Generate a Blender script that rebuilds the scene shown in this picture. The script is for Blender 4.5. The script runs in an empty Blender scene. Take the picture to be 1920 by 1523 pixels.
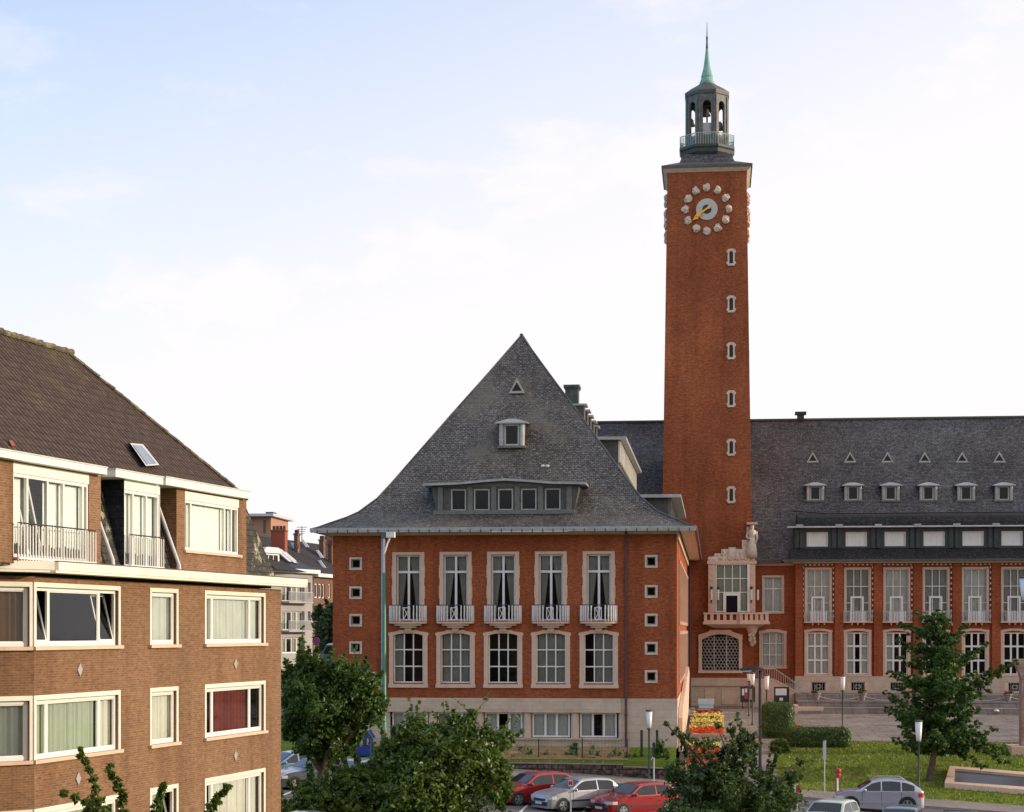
import bpy, math, random
import numpy as np
from math import sin, cos, tan, atan, radians, pi, sqrt
from mathutils import Vector, Matrix
random.seed(7)
rng = np.random.default_rng(11)
SC = bpy.context.scene
COL = SC.collection

# ------------------------------------------------------------------ camera, world, sun, exposure
CZ = 9.0                       # eye height above the datum
FPX = 3400.0                   # focal length in pixels of the 1920 px wide photograph
TH = atan(375 / FPX)
cd = bpy.data.cameras.new('camera'); cam = bpy.data.objects.new('camera', cd); COL.objects.link(cam)
cam.location = (0, 0, CZ); cam.rotation_euler = (pi/2, 0, TH)
cd.sensor_width = 36; cd.lens = 36 * FPX / 1920
cd.shift_y = (1182 - 761.5) / 1920
cd.clip_start = 0.5; cd.clip_end = 5000
SC.camera = cam
SUN_EL, SUN_AZ = radians(13), radians(83)      # azimuth from +Y towards +X
w = bpy.data.worlds.new("World"); SC.world = w; w.use_nodes = True
nt = w.node_tree; N = nt.nodes; L = nt.links; N.clear()
sky = N.new('ShaderNodeTexSky'); sky.sky_type = 'NISHITA'; sky.sun_disc = False
sky.sun_elevation = SUN_EL; sky.sun_rotation = SUN_AZ; sky.air_density = 1.0; sky.dust_density = 1.5; sky.ozone_density = 1.6
bgn = N.new('ShaderNodeBackground'); bgn.inputs['Strength'].default_value = 0.138
bgc = N.new('ShaderNodeBackground'); bgc.inputs['Color'].default_value = (1.0, 0.958, 0.972, 1); bgc.inputs['Strength'].default_value = 0.56
mixw = N.new('ShaderNodeMixShader'); out = N.new('ShaderNodeOutputWorld')
tc = N.new('ShaderNodeTexCoord'); mp = N.new('ShaderNodeMapping'); mp.inputs['Scale'].default_value = (5.0, 5.0, 11.0); mp.inputs['Location'].default_value = (2.9, .9, 1.3)
nz = N.new('ShaderNodeTexNoise'); nz.inputs['Scale'].default_value = 1.6; nz.inputs['Detail'].default_value = 9; nz.inputs['Roughness'].default_value = .58
L.new(tc.outputs['Generated'], mp.inputs['Vector']); L.new(mp.outputs[0], nz.inputs['Vector'])
sep = N.new('ShaderNodeSeparateXYZ'); L.new(tc.outputs['Generated'], sep.inputs[0])
# veil of thin cloud: dense low down, thinning with height and towards the left
mr = N.new('ShaderNodeMapRange'); mr.inputs['From Min'].default_value = .10; mr.inputs['From Max'].default_value = .36
mr.inputs['To Min'].default_value = 1.20; mr.inputs['To Max'].default_value = .46; L.new(sep.outputs['Z'], mr.inputs['Value'])
mx = N.new('ShaderNodeMath'); mx.operation = 'MULTIPLY_ADD'; mx.inputs[1].default_value = .9; mx.inputs[2].default_value = .10
L.new(sep.outputs['X'], mx.inputs[0])
ad = N.new('ShaderNodeMath'); ad.operation = 'ADD'; L.new(mr.outputs[0], ad.inputs[0]); L.new(mx.outputs[0], ad.inputs[1])
n2 = N.new('ShaderNodeMapRange'); n2.inputs['From Min'].default_value = .55; n2.inputs['From Max'].default_value = .70
n2.inputs['To Min'].default_value = 0; n2.inputs['To Max'].default_value = .24; L.new(nz.outputs['Fac'], n2.inputs['Value'])
ad2 = N.new('ShaderNodeMath'); ad2.operation = 'ADD'; ad2.use_clamp = True
L.new(ad.outputs[0], ad2.inputs[0]); L.new(n2.outputs[0], ad2.inputs[1])
tn = N.new('ShaderNodeMix'); tn.data_type = 'RGBA'; tn.blend_type = 'MULTIPLY'; tn.inputs[0].default_value = 1; tn.inputs[7].default_value = (1.06, 1.20, 1.44, 1)
L.new(sky.outputs[0], tn.inputs[6]); L.new(tn.outputs[2], bgn.inputs['Color']); L.new(ad2.outputs[0], mixw.inputs[0])
L.new(bgn.outputs[0], mixw.inputs[1]); L.new(bgc.outputs[0], mixw.inputs[2]); L.new(mixw.outputs[0], out.inputs['Surface'])
sd = bpy.data.lights.new('sun', 'SUN'); sun = bpy.data.objects.new('sun', sd); COL.objects.link(sun)
sd.energy = 2.1; sd.angle = radians(0.6); sd.color = (1.0, 0.83, 0.63)
sdir = Vector((sin(SUN_AZ)*cos(SUN_EL), cos(SUN_AZ)*cos(SUN_EL), sin(SUN_EL)))
sun.rotation_euler = sdir.to_track_quat('Z', 'Y').to_euler()
SC.view_settings.view_transform = 'Standard'; SC.view_settings.look = 'None'
SC.view_settings.exposure = 0.88; SC.view_settings.gamma = 1.0

# ------------------------------------------------------------------ pixel -> world
def ray(px, py):
    u = (px - 960) / FPX; v = (1182 - py) / FPX
    return Vector((cos(TH)*u - sin(TH), sin(TH)*u + cos(TH), v))
CAMP = Vector((0, 0, CZ))
def hitp(px, py, P0, n):
    r = ray(px, py); return CAMP + r * ((P0 - CAMP).dot(n) / r.dot(n))
def W(px, py, Y): return hitp(px, py, Vector((0, Y, 0)), Vector((0, 1, 0)))

class Frame:                                   # a = to the right, b = out of the wall, z = up
    def __init__(s, O, u, n=None):
        s.O = Vector(O); s.u = Vector(u).normalized(); s.n = s.u.cross(Vector((0, 0, 1))) if n is None else Vector(n)
    def pt(s, a, b, z): return s.O + s.u*a + s.n*b + Vector((0, 0, z))
    def hit(s, px, py, off=0.0):
        P = hitp(px, py, s.O + s.n*off, s.n); d = P - s.O
        return d.dot(s.u), P.z
WORLD = Frame((0, 0, 0), (1, 0, 0), (0, 1, 0))  # a=x, b=y

# ------------------------------------------------------------------ mesh builder
class MB:
    def __init__(s, fr=None): s.v = []; s.f = []; s.fr = fr or WORLD
    def P(s, a, b, z): s.v.append(s.fr.pt(a, b, z)); return len(s.v)-1
    def poly(s, pts): s.f.append([s.P(*p) for p in pts]); return s
    def box(s, a0, a1, b0, b1, z0, z1):
        i = [s.P(a, b, z) for z in (z0, z1) for b in (b0, b1) for a in (a0, a1)]
        for q in ((0,1,3,2),(4,6,7,5),(0,4,5,1),(2,3,7,6),(0,2,6,4),(1,5,7,3)): s.f.append([i[k] for k in q])
        return s
    def hexa(s, p):                             # 8 arbitrary corners, same order as box
        i = [s.P(*q) for q in p]
        for q in ((0,1,3,2),(4,6,7,5),(0,4,5,1),(2,3,7,6),(0,2,6,4),(1,5,7,3)): s.f.append([i[k] for k in q])
        return s
    def prism(s, poly, b0, b1):                 # polygon in (a,z) pushed from b0 to b1
        n = len(poly); A = [s.P(a, b0, z) for a, z in poly]; B = [s.P(a, b1, z) for a, z in poly]
        s.f.append(A[::-1]); s.f.append(B)
        for k in range(n): s.f.append([A[k], A[(k+1) % n], B[(k+1) % n], B[k]])
        return s
    def prismz(s, poly, z0, z1, sc=1.0):        # polygon in (a,b) pushed up
        n = len(poly); ca = sum(p[0] for p in poly)/n; cb = sum(p[1] for p in poly)/n
        A = [s.P(a, b, z0) for a, b in poly]; B = [s.P(ca+(a-ca)*sc, cb+(b-cb)*sc, z1) for a, b in poly]
        s.f.append(A[::-1]); s.f.append(B)
        for k in range(n): s.f.append([A[k], A[(k+1) % n], B[(k+1) % n], B[k]])
        return s
    def prisma(s, poly, a0, a1):                # polygon in (b,z) pushed along a
        n = len(poly); A = [s.P(a0, b, z) for b, z in poly]; B = [s.P(a1, b, z) for b, z in poly]
        s.f.append(A[::-1]); s.f.append(B)
        for k in range(n): s.f.append([A[k], A[(k+1) % n], B[(k+1) % n], B[k]])
        return s
    def wall(s, a0, a1, z0, z1, b, holes=(), rev=.25):
        A = sorted({a0, a1, *[round(h[i], 4) for h in holes for i in (0, 1)]}); Z = sorted({z0, z1, *[round(h[i], 4) for h in holes for i in (2, 3)]})
        for i in range(len(A)-1):
            for j in range(len(Z)-1):
                ca = (A[i]+A[i+1])/2; cz = (Z[j]+Z[j+1])/2
                if any(h[0] < ca < h[1] and h[2] < cz < h[3] for h in holes): continue
                s.poly([(A[i],b,Z[j]),(A[i+1],b,Z[j]),(A[i+1],b,Z[j+1]),(A[i],b,Z[j+1])])
        for h in holes:
            a, c, z, y = h; r = b-rev
            s.poly([(a,b,z),(a,r,z),(c,r,z),(c,b,z)]); s.poly([(a,b,y),(c,b,y),(c,r,y),(a,r,y)])
            s.poly([(a,b,z),(a,b,y),(a,r,y),(a,r,z)]); s.poly([(c,b,z),(c,r,z),(c,r,y),(c,b,y)])
        return s
    def ring(s, a0, a1, z0, z1, t, b0, b1, tb=None, tt=None):   # rectangular frame, members butt-jointed
        tb = t if tb is None else tb; tt = t if tt is None else tt
        s.box(a0, a0+t, b0, b1, z0, z1); s.box(a1-t, a1, b0, b1, z0, z1)
        if tb: s.box(a0+t, a1-t, b0, b1, z0, z0+tb)
        if tt: s.box(a0+t, a1-t, b0, b1, z1-tt, z1)
        return s
    def tube(s, pts, r, n=8, cap=True):         # points in frame coords, radius or list
        P = [s.fr.pt(*p) for p in pts]; rr = r if isinstance(r, (list, tuple)) else [r]*len(P); R = []
        for k, p in enumerate(P):
            d = (P[min(k+1, len(P)-1)] - P[max(k-1, 0)])
            if d.length < 1e-7: d = Vector((0, 0, 1))
            d.normalize(); x = d.cross(Vector((0, 0, 1)) if abs(d.z) < .9 else Vector((1, 0, 0))).normalized(); y = d.cross(x)
            base = len(s.v)
            for q in range(n):
                t = 2*pi*q/n; s.v.append(p + x*(rr[k]*cos(t)) + y*(rr[k]*sin(t)))
            R.append(base)
        for k in range(len(P)-1):
            for q in range(n):
                s.f.append([R[k]+q, R[k]+(q+1) % n, R[k+1]+(q+1) % n, R[k+1]+q])
        if cap: s.f.append([R[0]+q for q in range(n)][::-1]); s.f.append([R[-1]+q for q in range(n)])
        return s
    def lathe(s, a, b, prof, n=16, rot=0.0):    # prof (r,z)
        R = []
        for r, z in prof:
            base = len(s.v)
            for q in range(n):
                t = 2*pi*q/n+rot; s.P(a+r*cos(t), b+r*sin(t), z)
            R.append(base)
        for k in range(len(prof)-1):
            for q in range(n): s.f.append([R[k]+q, R[k]+(q+1) % n, R[k+1]+(q+1) % n, R[k+1]+q])
        s.f.append([R[0]+q for q in range(n)][::-1]); s.f.append([R[-1]+q for q in range(n)])
        return s
    def ell(s, c, r, n=10, m=6, jit=0.0):       # lumpy ellipsoid at frame coords
        prof = []
        R = []
        for k in range(m+1):
            t = pi*k/m; base = len(s.v)
            for q in range(n):
                p = 2*pi*q/n; j = 1+random.uniform(-jit, jit)
                s.P(c[0]+r[0]*sin(t)*cos(p)*j, c[1]+r[1]*sin(t)*sin(p)*j, c[2]-r[2]*cos(t)*j)
            R.append(base)
        for k in range(m):
            for q in range(n): s.f.append([R[k]+q, R[k]+(q+1) % n, R[k+1]+(q+1) % n, R[k+1]+q])
        return s
    def sheet(s, fn, us, vs):                   # grid surface fn(u,v)->(a,b,z)
        base = len(s.v); nv = len(vs)
        for u in us:
            for v in vs: s.P(*fn(u, v))
        for i in range(len(us)-1):
            for j in range(nv-1): s.f.append([base+i*nv+j, base+(i+1)*nv+j, base+(i+1)*nv+j+1, base+i*nv+j+1])
        return s
    def build(s, name, mat, parent=None, smooth=False, label=None):
        o = Vector((0, 0, 0))
        if parent is not None:
            q = parent
            while q is not None: o = o + q.location; q = q.parent
        V = np.array([tuple(p - o) for p in s.v], dtype=float)
        return mk(name, V, s.f, mat, parent, smooth, label, off=np.array(o))
def mk(name, V, F, mat, parent=None, smooth=False, label=None, off=np.zeros(3)):
    me = bpy.data.meshes.new(name); me.from_pydata(V.tolist(), [], F); me.validate(); me.update()
    uv = me.uv_layers.new(name='UVMap')
    nf = len(me.polygons); nrm = np.empty(nf*3); me.polygons.foreach_get('normal', nrm); nrm = nrm.reshape(-1, 3)
    tot = np.empty(nf, int); me.polygons.foreach_get('loop_total', tot)
    li = np.empty(len(me.loops), int); me.loops.foreach_get('vertex_index', li)
    co = np.empty(len(me.vertices)*3); me.vertices.foreach_get('co', co); co = co.reshape(-1, 3) + off
    ln = np.repeat(nrm, tot, axis=0); p = co[li]
    t = np.stack([-ln[:, 1], ln[:, 0], np.zeros(len(ln))], 1); tl = np.linalg.norm(t, axis=1); flat = tl < .05
    t[flat] = (1, 0, 0); tl[flat] = 1; t /= tl[:, None]; b = np.cross(ln, t)
    uvs = np.stack([(p*t).sum(1), (p*b).sum(1)], 1); uv.data.foreach_set('uv', uvs.ravel())
    if mat: me.materials.append(mat)
    if smooth: me.polygons.foreach_set('use_smooth', [True]*nf)
    ob = bpy.data.objects.new(name, me); COL.objects.link(ob)
    if parent is not None: ob.parent = parent
    if label: ob['label'] = label
    return ob
def thing(name, label, cat, loc=(0, 0, 0), group=None):
    o = bpy.data.objects.new(name, None); COL.objects.link(o); o.location = loc; o.empty_display_size = .3
    o['label'] = label; o['category'] = cat
    if group: o['group'] = group
    bpy.context.view_layer.update(); return o
def tag(o, label, cat, group=None):
    o['label'] = label; o['category'] = cat
    if group: o['group'] = group
    return o
def struct(o, kind='structure'): o['kind'] = kind; return o
def copy_tree(o, parent=None, loc=None):
    c = o.copy(); COL.objects.link(c); c.parent = parent
    if loc is not None: c.location = loc
    for ch in list(o.children): copy_tree(ch, c)
    return c

# ------------------------------------------------------------------ materials
def newmat(name):
    m = bpy.data.materials.new(name); m.use_nodes = True; t = m.node_tree
    return m, t, t.nodes['Principled BSDF']
def ramp(t, fac, stops):
    r = t.nodes.new('ShaderNodeValToRGB'); e = r.color_ramp.elements
    while len(e) < len(stops): e.new(.5)
    for k, (p, c) in enumerate(stops): e[k].position = p; e[k].color = (*c, 1)
    t.links.new(fac, r.inputs[0]); return r.outputs[0]
def mixc(t, a, b, fac, mode='MIX'):
    m = t.nodes.new('ShaderNodeMix'); m.data_type = 'RGBA'; m.blend_type = mode
    for s, v in ((6, a), (7, b)):
        if isinstance(v, (tuple, list)): m.inputs[s].default_value = (*v[:3], 1)
        else: t.links.new(v, m.inputs[s])
    if isinstance(fac, (int, float)): m.inputs[0].default_value = fac
    else: t.links.new(fac, m.inputs[0])
    return m.outputs[2]
def noise(t, scale, detail=4, rough=.6, vec=None, sc=None):
    n = t.nodes.new('ShaderNodeTexNoise'); n.inputs['Scale'].default_value = scale; n.inputs['Detail'].default_value = detail; n.inputs['Roughness'].default_value = rough
    if vec is None: vec = t.nodes.new('ShaderNodeTexCoord').outputs['Object']
    if sc:
        m = t.nodes.new('ShaderNodeMapping'); m.inputs['Scale'].default_value = sc; t.links.new(vec, m.inputs[0]); vec = m.outputs[0]
    t.links.new(vec, n.inputs['Vector']); return n.outputs['Fac']
def bump(t, b, h, strength=.3, dist=.01):
    n = t.nodes.new('ShaderNodeBump'); n.inputs['Strength'].default_value = strength; n.inputs['Distance'].default_value = dist
    t.links.new(h, n.inputs['Height']); t.links.new(n.outputs[0], b.inputs['Normal'])
def plain(name, c, rough=.6, metal=0, var=.25, nscale=1.5, spec=.5, fine=True, coat=0):
    m, t, b = newmat(name); b.inputs['Roughness'].default_value = rough; b.inputs['Metallic'].default_value = metal
    b.inputs['Specular IOR Level'].default_value = spec; b.inputs['Coat Weight'].default_value = coat
    if var:
        f = noise(t, nscale, 6, .65)
        col = ramp(t, f, [(.3, tuple(x*(1-var) for x in c)), (.7, tuple(min(1, x*(1+var*.6)) for x in c))])
        t.links.new(col, b.inputs['Base Color'])
        if fine: bump(t, b, noise(t, 25, 3), .12, .01)
    else: b.inputs['Base Color'].default_value = (*c, 1)
    return m
def bricks(name, c1, c2, mortar, w=.22, h=.075, ms=.010, big=.25, rough=.85, offset=.5, patch=None, bstr=.4, wnoise=.35, spk=None):
    m, t, b = newmat(name); b.inputs['Roughness'].default_value = rough; b.inputs['Specular IOR Level'].default_value = .25
    uv = t.nodes.new('ShaderNodeUVMap'); uv.uv_map = 'UVMap'
    bt = t.nodes.new('ShaderNodeTexBrick'); bt.offset = offset
    for k, v in (('Scale', 1), ('Brick Width', w), ('Row Height', h), ('Mortar Size', ms), ('Mortar Smooth', .2), ('Bias', 0)): bt.inputs[k].default_value = v
    bt.inputs['Color1'].default_value = (*c1, 1); bt.inputs['Color2'].default_value = (*c2, 1); bt.inputs['Mortar'].default_value = (*mortar, 1)
    t.links.new(uv.outputs[0], bt.inputs['Vector'])
    col = bt.outputs['Color']
    # individual bricks vary: cell-sized noise
    f1 = noise(t, 1, 2, .8, uv.outputs[0], (1/w*.9, 1/h*.6, 1))
    col = mixc(t, col, ramp(t, f1, [(.3, (1-wnoise,)*3), (.7, (1+wnoise*.5,)*3)]), 1.0, 'MULTIPLY')
    f2 = noise(t, .35, 7, .7)
    col = mixc(t, col, ramp(t, f2, [(.3, (1-big, 1-big, 1-big)), (.72, (1+big*.4,)*3)]), 1.0, 'MULTIPLY')
    if w <= .27 and h < .16:
        tco = t.nodes.new('ShaderNodeTexCoord').outputs['Object']
        col = mixc(t, col, ramp(t, noise(t, 1, 5, .7, tco, (1.1, 1.1, .10)), [(.34, (.70, .66, .64)), (.52, (1, 1, 1)), (.75, (1.10, 1.12, 1.14))]), .75, 'MULTIPLY')
        col = mixc(t, col, ramp(t, noise(t, .12, 3, .5), [(.35, (.86, .80, .76)), (.65, (1.10, 1.14, 1.16))]), 1.0, 'MULTIPLY')
    if spk:
        f4 = noise(t, 1, 1, .5, uv.outputs[0], (1/w*1.3, 1/h*1.3, 1))
        col = mixc(t, col, spk, ramp(t, f4, [(.60, (0,)*3), (.70, (.8,)*3)]))
    if patch:
        f3 = noise(t, patch[1], 8, .75)
        col = mixc(t, col, patch[0], ramp(t, f3, [(patch[2], (0,)*3), (patch[2]+.12, (patch[3],)*3)]))
    t.links.new(col, b.inputs['Base Color'])
    inv = t.nodes.new('ShaderNodeMath'); inv.operation = 'SUBTRACT'; inv.inputs[0].default_value = 1; t.links.new(bt.outputs['Fac'], inv.inputs[1])
    bump(t, b, inv.outputs[0], bstr, .012)
    return m
def glassmat(name, tint=(.9, .95, .93), refl=1.0):
    m = bpy.data.materials.new(name); m.use_nodes = True; t = m.node_tree; t.nodes.clear()
    tr = t.nodes.new('ShaderNodeBsdfTransparent'); tr.inputs[0].default_value = (*tint, 1)
    gl = t.nodes.new('ShaderNodeBsdfGlossy'); gl.inputs['Roughness'].default_value = .03; gl.inputs[0].default_value = (refl, refl, refl, 1)
    fr = t.nodes.new('ShaderNodeFresnel'); fr.inputs[0].default_value = 1.52
    k = t.nodes.new('ShaderNodeMath'); k.operation = 'MULTIPLY_ADD'; k.inputs[1].default_value = .85; k.inputs[2].default_value = .0; k.use_clamp = True
    bp = t.nodes.new('ShaderNodeBump'); bp.inputs['Strength'].default_value = .05; bp.inputs['Distance'].default_value = .02
    t.links.new(noise(t, 1.3, 2), bp.inputs['Height']); t.links.new(bp.outputs[0], gl.inputs['Normal'])
    mx = t.nodes.new('ShaderNodeMixShader'); o = t.nodes.new('ShaderNodeOutputMaterial')
    t.links.new(fr.outputs[0], k.inputs[0]); t.links.new(k.outputs[0], mx.inputs[0]); t.links.new(tr.outputs[0], mx.inputs[1]); t.links.new(gl.outputs[0], mx.inputs[2]); t.links.new(mx.outputs[0], o.inputs[0])
    return m
def leafmat(name, dark, mid, light):
    m = bpy.data.materials.new(name); m.use_nodes = True; t = m.node_tree; t.nodes.clear()
    g = t.nodes.new('ShaderNodeNewGeometry')
    f = noise(t, .9, 3)
    a = t.nodes.new('ShaderNodeMath'); a.operation = 'MULTIPLY_ADD'; a.inputs[1].default_value = .55; t.links.new(g.outputs['Random Per Island'], a.inputs[0])
    b = t.nodes.new('ShaderNodeMath'); b.operation = 'MULTIPLY'; b.inputs[1].default_value = .55; t.links.new(f, b.inputs[0]); t.links.new(b.outputs[0], a.inputs[2])
    c = ramp(t, a.outputs[0], [(.2, dark), (.55, mid), (.95, light)])
    d = t.nodes.new('ShaderNodeBsdfDiffuse'); tl = t.nodes.new('ShaderNodeBsdfTranslucent'); gl = t.nodes.new('ShaderNodeBsdfGlossy'); gl.inputs['Roughness'].default_value = .45
    gl.inputs[0].default_value = (.8, .8, .8, 1)
    t.links.new(c, d.inputs[0]); t.links.new(mixc(t, c, (.10, .16, .02), .4), tl.inputs[0])
    m1 = t.nodes.new('ShaderNodeMixShader'); m1.inputs[0].default_value = .42; m2 = t.nodes.new('ShaderNodeMixShader'); m2.inputs[0].default_value = .04
    t.links.new(d.outputs[0], m1.inputs[1]); t.links.new(tl.outputs[0], m1.inputs[2]); t.links.new(m1.outputs[0], m2.inputs[1]); t.links.new(gl.outputs[0], m2.inputs[2])
    o = t.nodes.new('ShaderNodeOutputMaterial'); t.links.new(m2.outputs[0], o.inputs[0]); return m
M = {}
M['red_brick'] = bricks('red_brick', (.39, .080, .021), (.52, .130, .038), (.30, .14, .080), w=.21, h=.07, ms=.009, big=.22, spk=(.22, .05, .022))
M['tower_brick'] = bricks('tower_brick', (.36, .076, .020), (.49, .125, .037), (.30, .15, .085), w=.24, h=.085, ms=.011, big=.25, spk=(.20, .045, .02))
M['buff_brick'] = bricks('buff_brick', (.245, .110, .050), (.33, .165, .078), (.31, .225, .155), w=.21, h=.062, ms=.010, big=.22, wnoise=.28, spk=(.25, .12, .06))
M['far_brick'] = bricks('far_brick', (.22, .10, .06), (.28, .14, .09), (.25, .2, .16), w=.22, h=.08, ms=.01)
M['slate'] = bricks('slate', (.158, .142, .126), (.250, .225, .198), (.055, .050, .045), w=.23, h=.135, ms=.018, big=.42, rough=.6, wnoise=.55, bstr=.6, spk=(.33, .31, .285), patch=((.20, .165, .13), .25, .52, .6))
M['slate_wing'] = bricks('slate_wing', (.125, .118, .120), (.215, .203, .202), (.034, .032, .034), w=.26, h=.15, ms=.018, big=.45, rough=.55, wnoise=.6, bstr=.6, spk=(.21, .20, .20), patch=((.15, .13, .12), .2, .58, .4))
M['slate_blue'] = bricks('slate_blue', (.018, .024, .038), (.030, .038, .056), (.008, .010, .015), w=.3, h=.2, ms=.012, big=.25, rough=.45, wnoise=.5, spk=(.05, .055, .075))
M['slate_dark'] = bricks('slate_dark', (.030, .029, .031), (.052, .049, .050), (.012, .011, .012), w=.26, h=.15, ms=.018, big=.35, rough=.55, wnoise=.5, spk=(.10, .095, .09))
M['stone'] = plain('stone', (.66, .50, .37), .8, var=.16, nscale=1.2)
M['stone_block'] = bricks('stone_block', (.62, .48, .355), (.68, .53, .40), (.42, .33, .25), w=.9, h=.42, ms=.008, big=.20, wnoise=.12, bstr=.2)
M['stone_trim'] = plain('stone_trim', (.70, .49, .36), .75, var=.12, nscale=2.5)
M['stone_pale'] = plain('stone_pale', (.68, .56, .44), .8, var=.25, nscale=4)
M['stone_pink'] = bricks('stone_pink', (.42, .27, .22), (.50, .33, .27), (.30, .20, .17), w=.45, h=.22, ms=.008, big=.2, wnoise=.3)
M['white_paint'] = plain('white_paint', (.80, .78, .74), .45, var=.07, nscale=2)
M['cream_paint'] = plain('cream_paint', (.80, .75, .63), .55, var=.14, nscale=1.0)
M['grey_paint'] = plain('grey_paint', (.46, .45, .41), .6, var=.25, nscale=3)
M['dormer_grey'] = plain('dormer_grey', (.175, .17, .145), .6, var=.3, nscale=3)
M['lead'] = plain('lead', (.085, .087, .08), .55, var=.35, nscale=3)
M['lead_dark'] = plain('lead_dark', (.045, .055, .05), .6, var=.35, nscale=3)
M['zinc'] = plain('zinc', (.42, .42, .42), .45, metal=.3, var=.25, nscale=2)
M['zinc_pale'] = plain('zinc_pale', (.60, .60, .60), .5, metal=.1, var=.2, nscale=2)
M['copper'] = plain('copper', (.22, .42, .34), .6, var=.25, nscale=3)
M['copper_dark'] = plain('copper_dark', (.075, .105, .095), .6, var=.5, nscale=2.5)
M['lantern_metal'] = plain('lantern_metal', (.13, .135, .12), .6, var=.5, nscale=2.5)
M['iron'] = plain('iron', (.03, .03, .032), .5, var=.2)
M['iron_dark_red'] = plain('iron_dark_red', (.10, .045, .05), .5, var=.2)
M['bronze'] = plain('bronze', (.16, .15, .13), .45, metal=.6, var=.3)
M['gold'] = plain('gold', (.85, .42, .04), .35, metal=.35, var=.1)
M['dial'] = plain('dial', (.55, .53, .50), .6, var=.2, nscale=4)
M['glass'] = glassmat('glass')
M['glass_dark'] = plain('glass_dark', (.012, .014, .015), .08, var=0, spec=.22)
M['glass_car'] = plain('glass_car', (.02, .023, .026), .03, var=.5, nscale=1.5, spec=.7, fine=False)
M['room'] = plain('room', (.03, .026, .023), .95, var=.3)  # near-black colour stands in for the shade inside the rooms
M['curtain_white'] = plain('curtain_white', (.70, .66, .60), .9, var=.12)
M['curtain_grey'] = plain('curtain_grey', (.40, .365, .32), .9, var=.15)
M['curtain_cream'] = plain('curtain_cream', (.56, .555, .50), .9, var=.12)
M['curtain_green'] = plain('curtain_green', (.44, .46, .385), .9, var=.10)
M['curtain_red'] = plain('curtain_red', (.17, .018, .012), .9, var=.3)
M['curtain_brown'] = plain('curtain_brown', (.34, .17, .07), .8, var=.15)
M['blind_white'] = plain('blind_white', (.80, .80, .76), .8, var=.05)
M['asphalt'] = plain('asphalt', (.13, .115, .105), .9, var=.22, nscale=.9)
M['paint_line'] = plain('paint_line', (.7, .7, .66), .8, var=.15)
M['kerb_stone'] = plain('kerb_stone', (.30, .26, .23), .85, var=.25)
M['paving'] = bricks('paving', (.27, .228, .20), (.33, .28, .245), (.16, .135, .12), w=1.2, h=1.2, ms=.03, big=.35, wnoise=.25, bstr=.2)
M['pavement'] = bricks('pavement', (.30, .25, .215), (.35, .29, .25), (.2, .17, .15), w=.3, h=.3, ms=.01, big=.25, wnoise=.2, bstr=.15)
M['rubble'] = bricks('rubble', (.11, .065, .05), (.20, .12, .09), (.045, .035, .03), w=.38, h=.26, ms=.03, big=.4, wnoise=.6, bstr=.8, spk=(.28, .19, .15))
M['soil'] = plain('soil', (.20, .13, .07), .95, var=.4, nscale=2)
M['ground_mix'] = plain('ground_mix', (.11, .12, .06), .95, var=.45, nscale=.08)
M['bark'] = plain('bark', (.14, .095, .06), .95, var=.5, nscale=5)
M['leaf_main'] = leafmat('leaf_main', (.045, .085, .016), (.12, .195, .030), (.27, .34, .065))
M['leaf_dark'] = leafmat('leaf_dark', (.022, .050, .014), (.060, .110, .028), (.15, .21, .05))
M['leaf_ginkgo'] = leafmat('leaf_ginkgo', (.028, .070, .014), (.068, .150, .026), (.16, .27, .045))
M['leaf_bush'] = leafmat('leaf_bush', (.030, .070, .012), (.080, .150, .024), (.20, .28, .05))
M['flower_yellow'] = plain('flower_yellow', (.85, .68, .12), .8, var=.3, nscale=8, fine=False)
M['flower_cream'] = plain('flower_cream', (.80, .72, .32), .8, var=.3, nscale=8, fine=False)
M['flower_orange'] = plain('flower_orange', (.80, .12, .015), .8, var=.3, nscale=8, fine=False)
M['flower_red'] = plain('flower_red', (.40, .03, .02), .8, var=.3, nscale=8, fine=False)
M['lamp_glass'] = plain('lamp_glass', (.85, .83, .80), .3, var=.04)
M['green_paint'] = plain('green_paint', (.055, .23, .155), .45, var=.12)
M['rubber'] = plain('rubber', (.02, .02, .02), .8, var=.1)
M['alloy'] = plain('alloy', (.5, .5, .5), .3, metal=.8, var=.05)
M['black_plastic'] = plain('black_plastic', (.03, .03, .03), .5, var=.05)
M['lamp_clear'] = plain('lamp_clear', (.75, .76, .75), .12, var=0, spec=.8)
M['lamp_red'] = plain('lamp_red', (.5, .02, .01), .2, var=0, spec=.8)
M['sign_red'] = plain('sign_red', (.55, .04, .03), .5, var=.1)
M['sign_white'] = plain('sign_white', (.8, .79, .76), .5, var=.05)
M['sign_blue'] = plain('sign_blue', (.05, .06, .35), .5, var=.05)
M['blue_plastic'] = plain('blue_plastic', (.015, .05, .24), .4, var=.1)
M['teal_plastic'] = plain('teal_plastic', (.08, .38, .36), .4, var=.1)
M['terracotta'] = plain('terracotta', (.30, .075, .035), .8, var=.2)
M['render_grey'] = plain('render_grey', (.38, .355, .34), .9, var=.12, nscale=.5)
M['render_orange'] = plain('render_orange', (.46, .25, .16), .9, var=.08)
M['water_dark'] = plain('water_dark', (.055, .06, .07), .35, var=.4, nscale=3)
def grassmat():
    m, t, b = newmat('lawn_grass'); b.inputs['Roughness'].default_value = .95; b.inputs['Specular IOR Level'].default_value = .1
    f = noise(t, .38, 9, .75); g = noise(t, 11, 5, .75)
    c = ramp(t, f, [(.28, (.10, .155, .018)), (.45, (.175, .24, .028)), (.58, (.24, .275, .042)), (.70, (.36, .27, .085))])
    c = mixc(t, c, ramp(t, g, [(.3, (.6,)*3), (.7, (1.25,)*3)]), 1, 'MULTIPLY')
    t.links.new(c, b.inputs['Base Color']); bump(t, b, g, .6, .05); return m
M['grass'] = grassmat()
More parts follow.
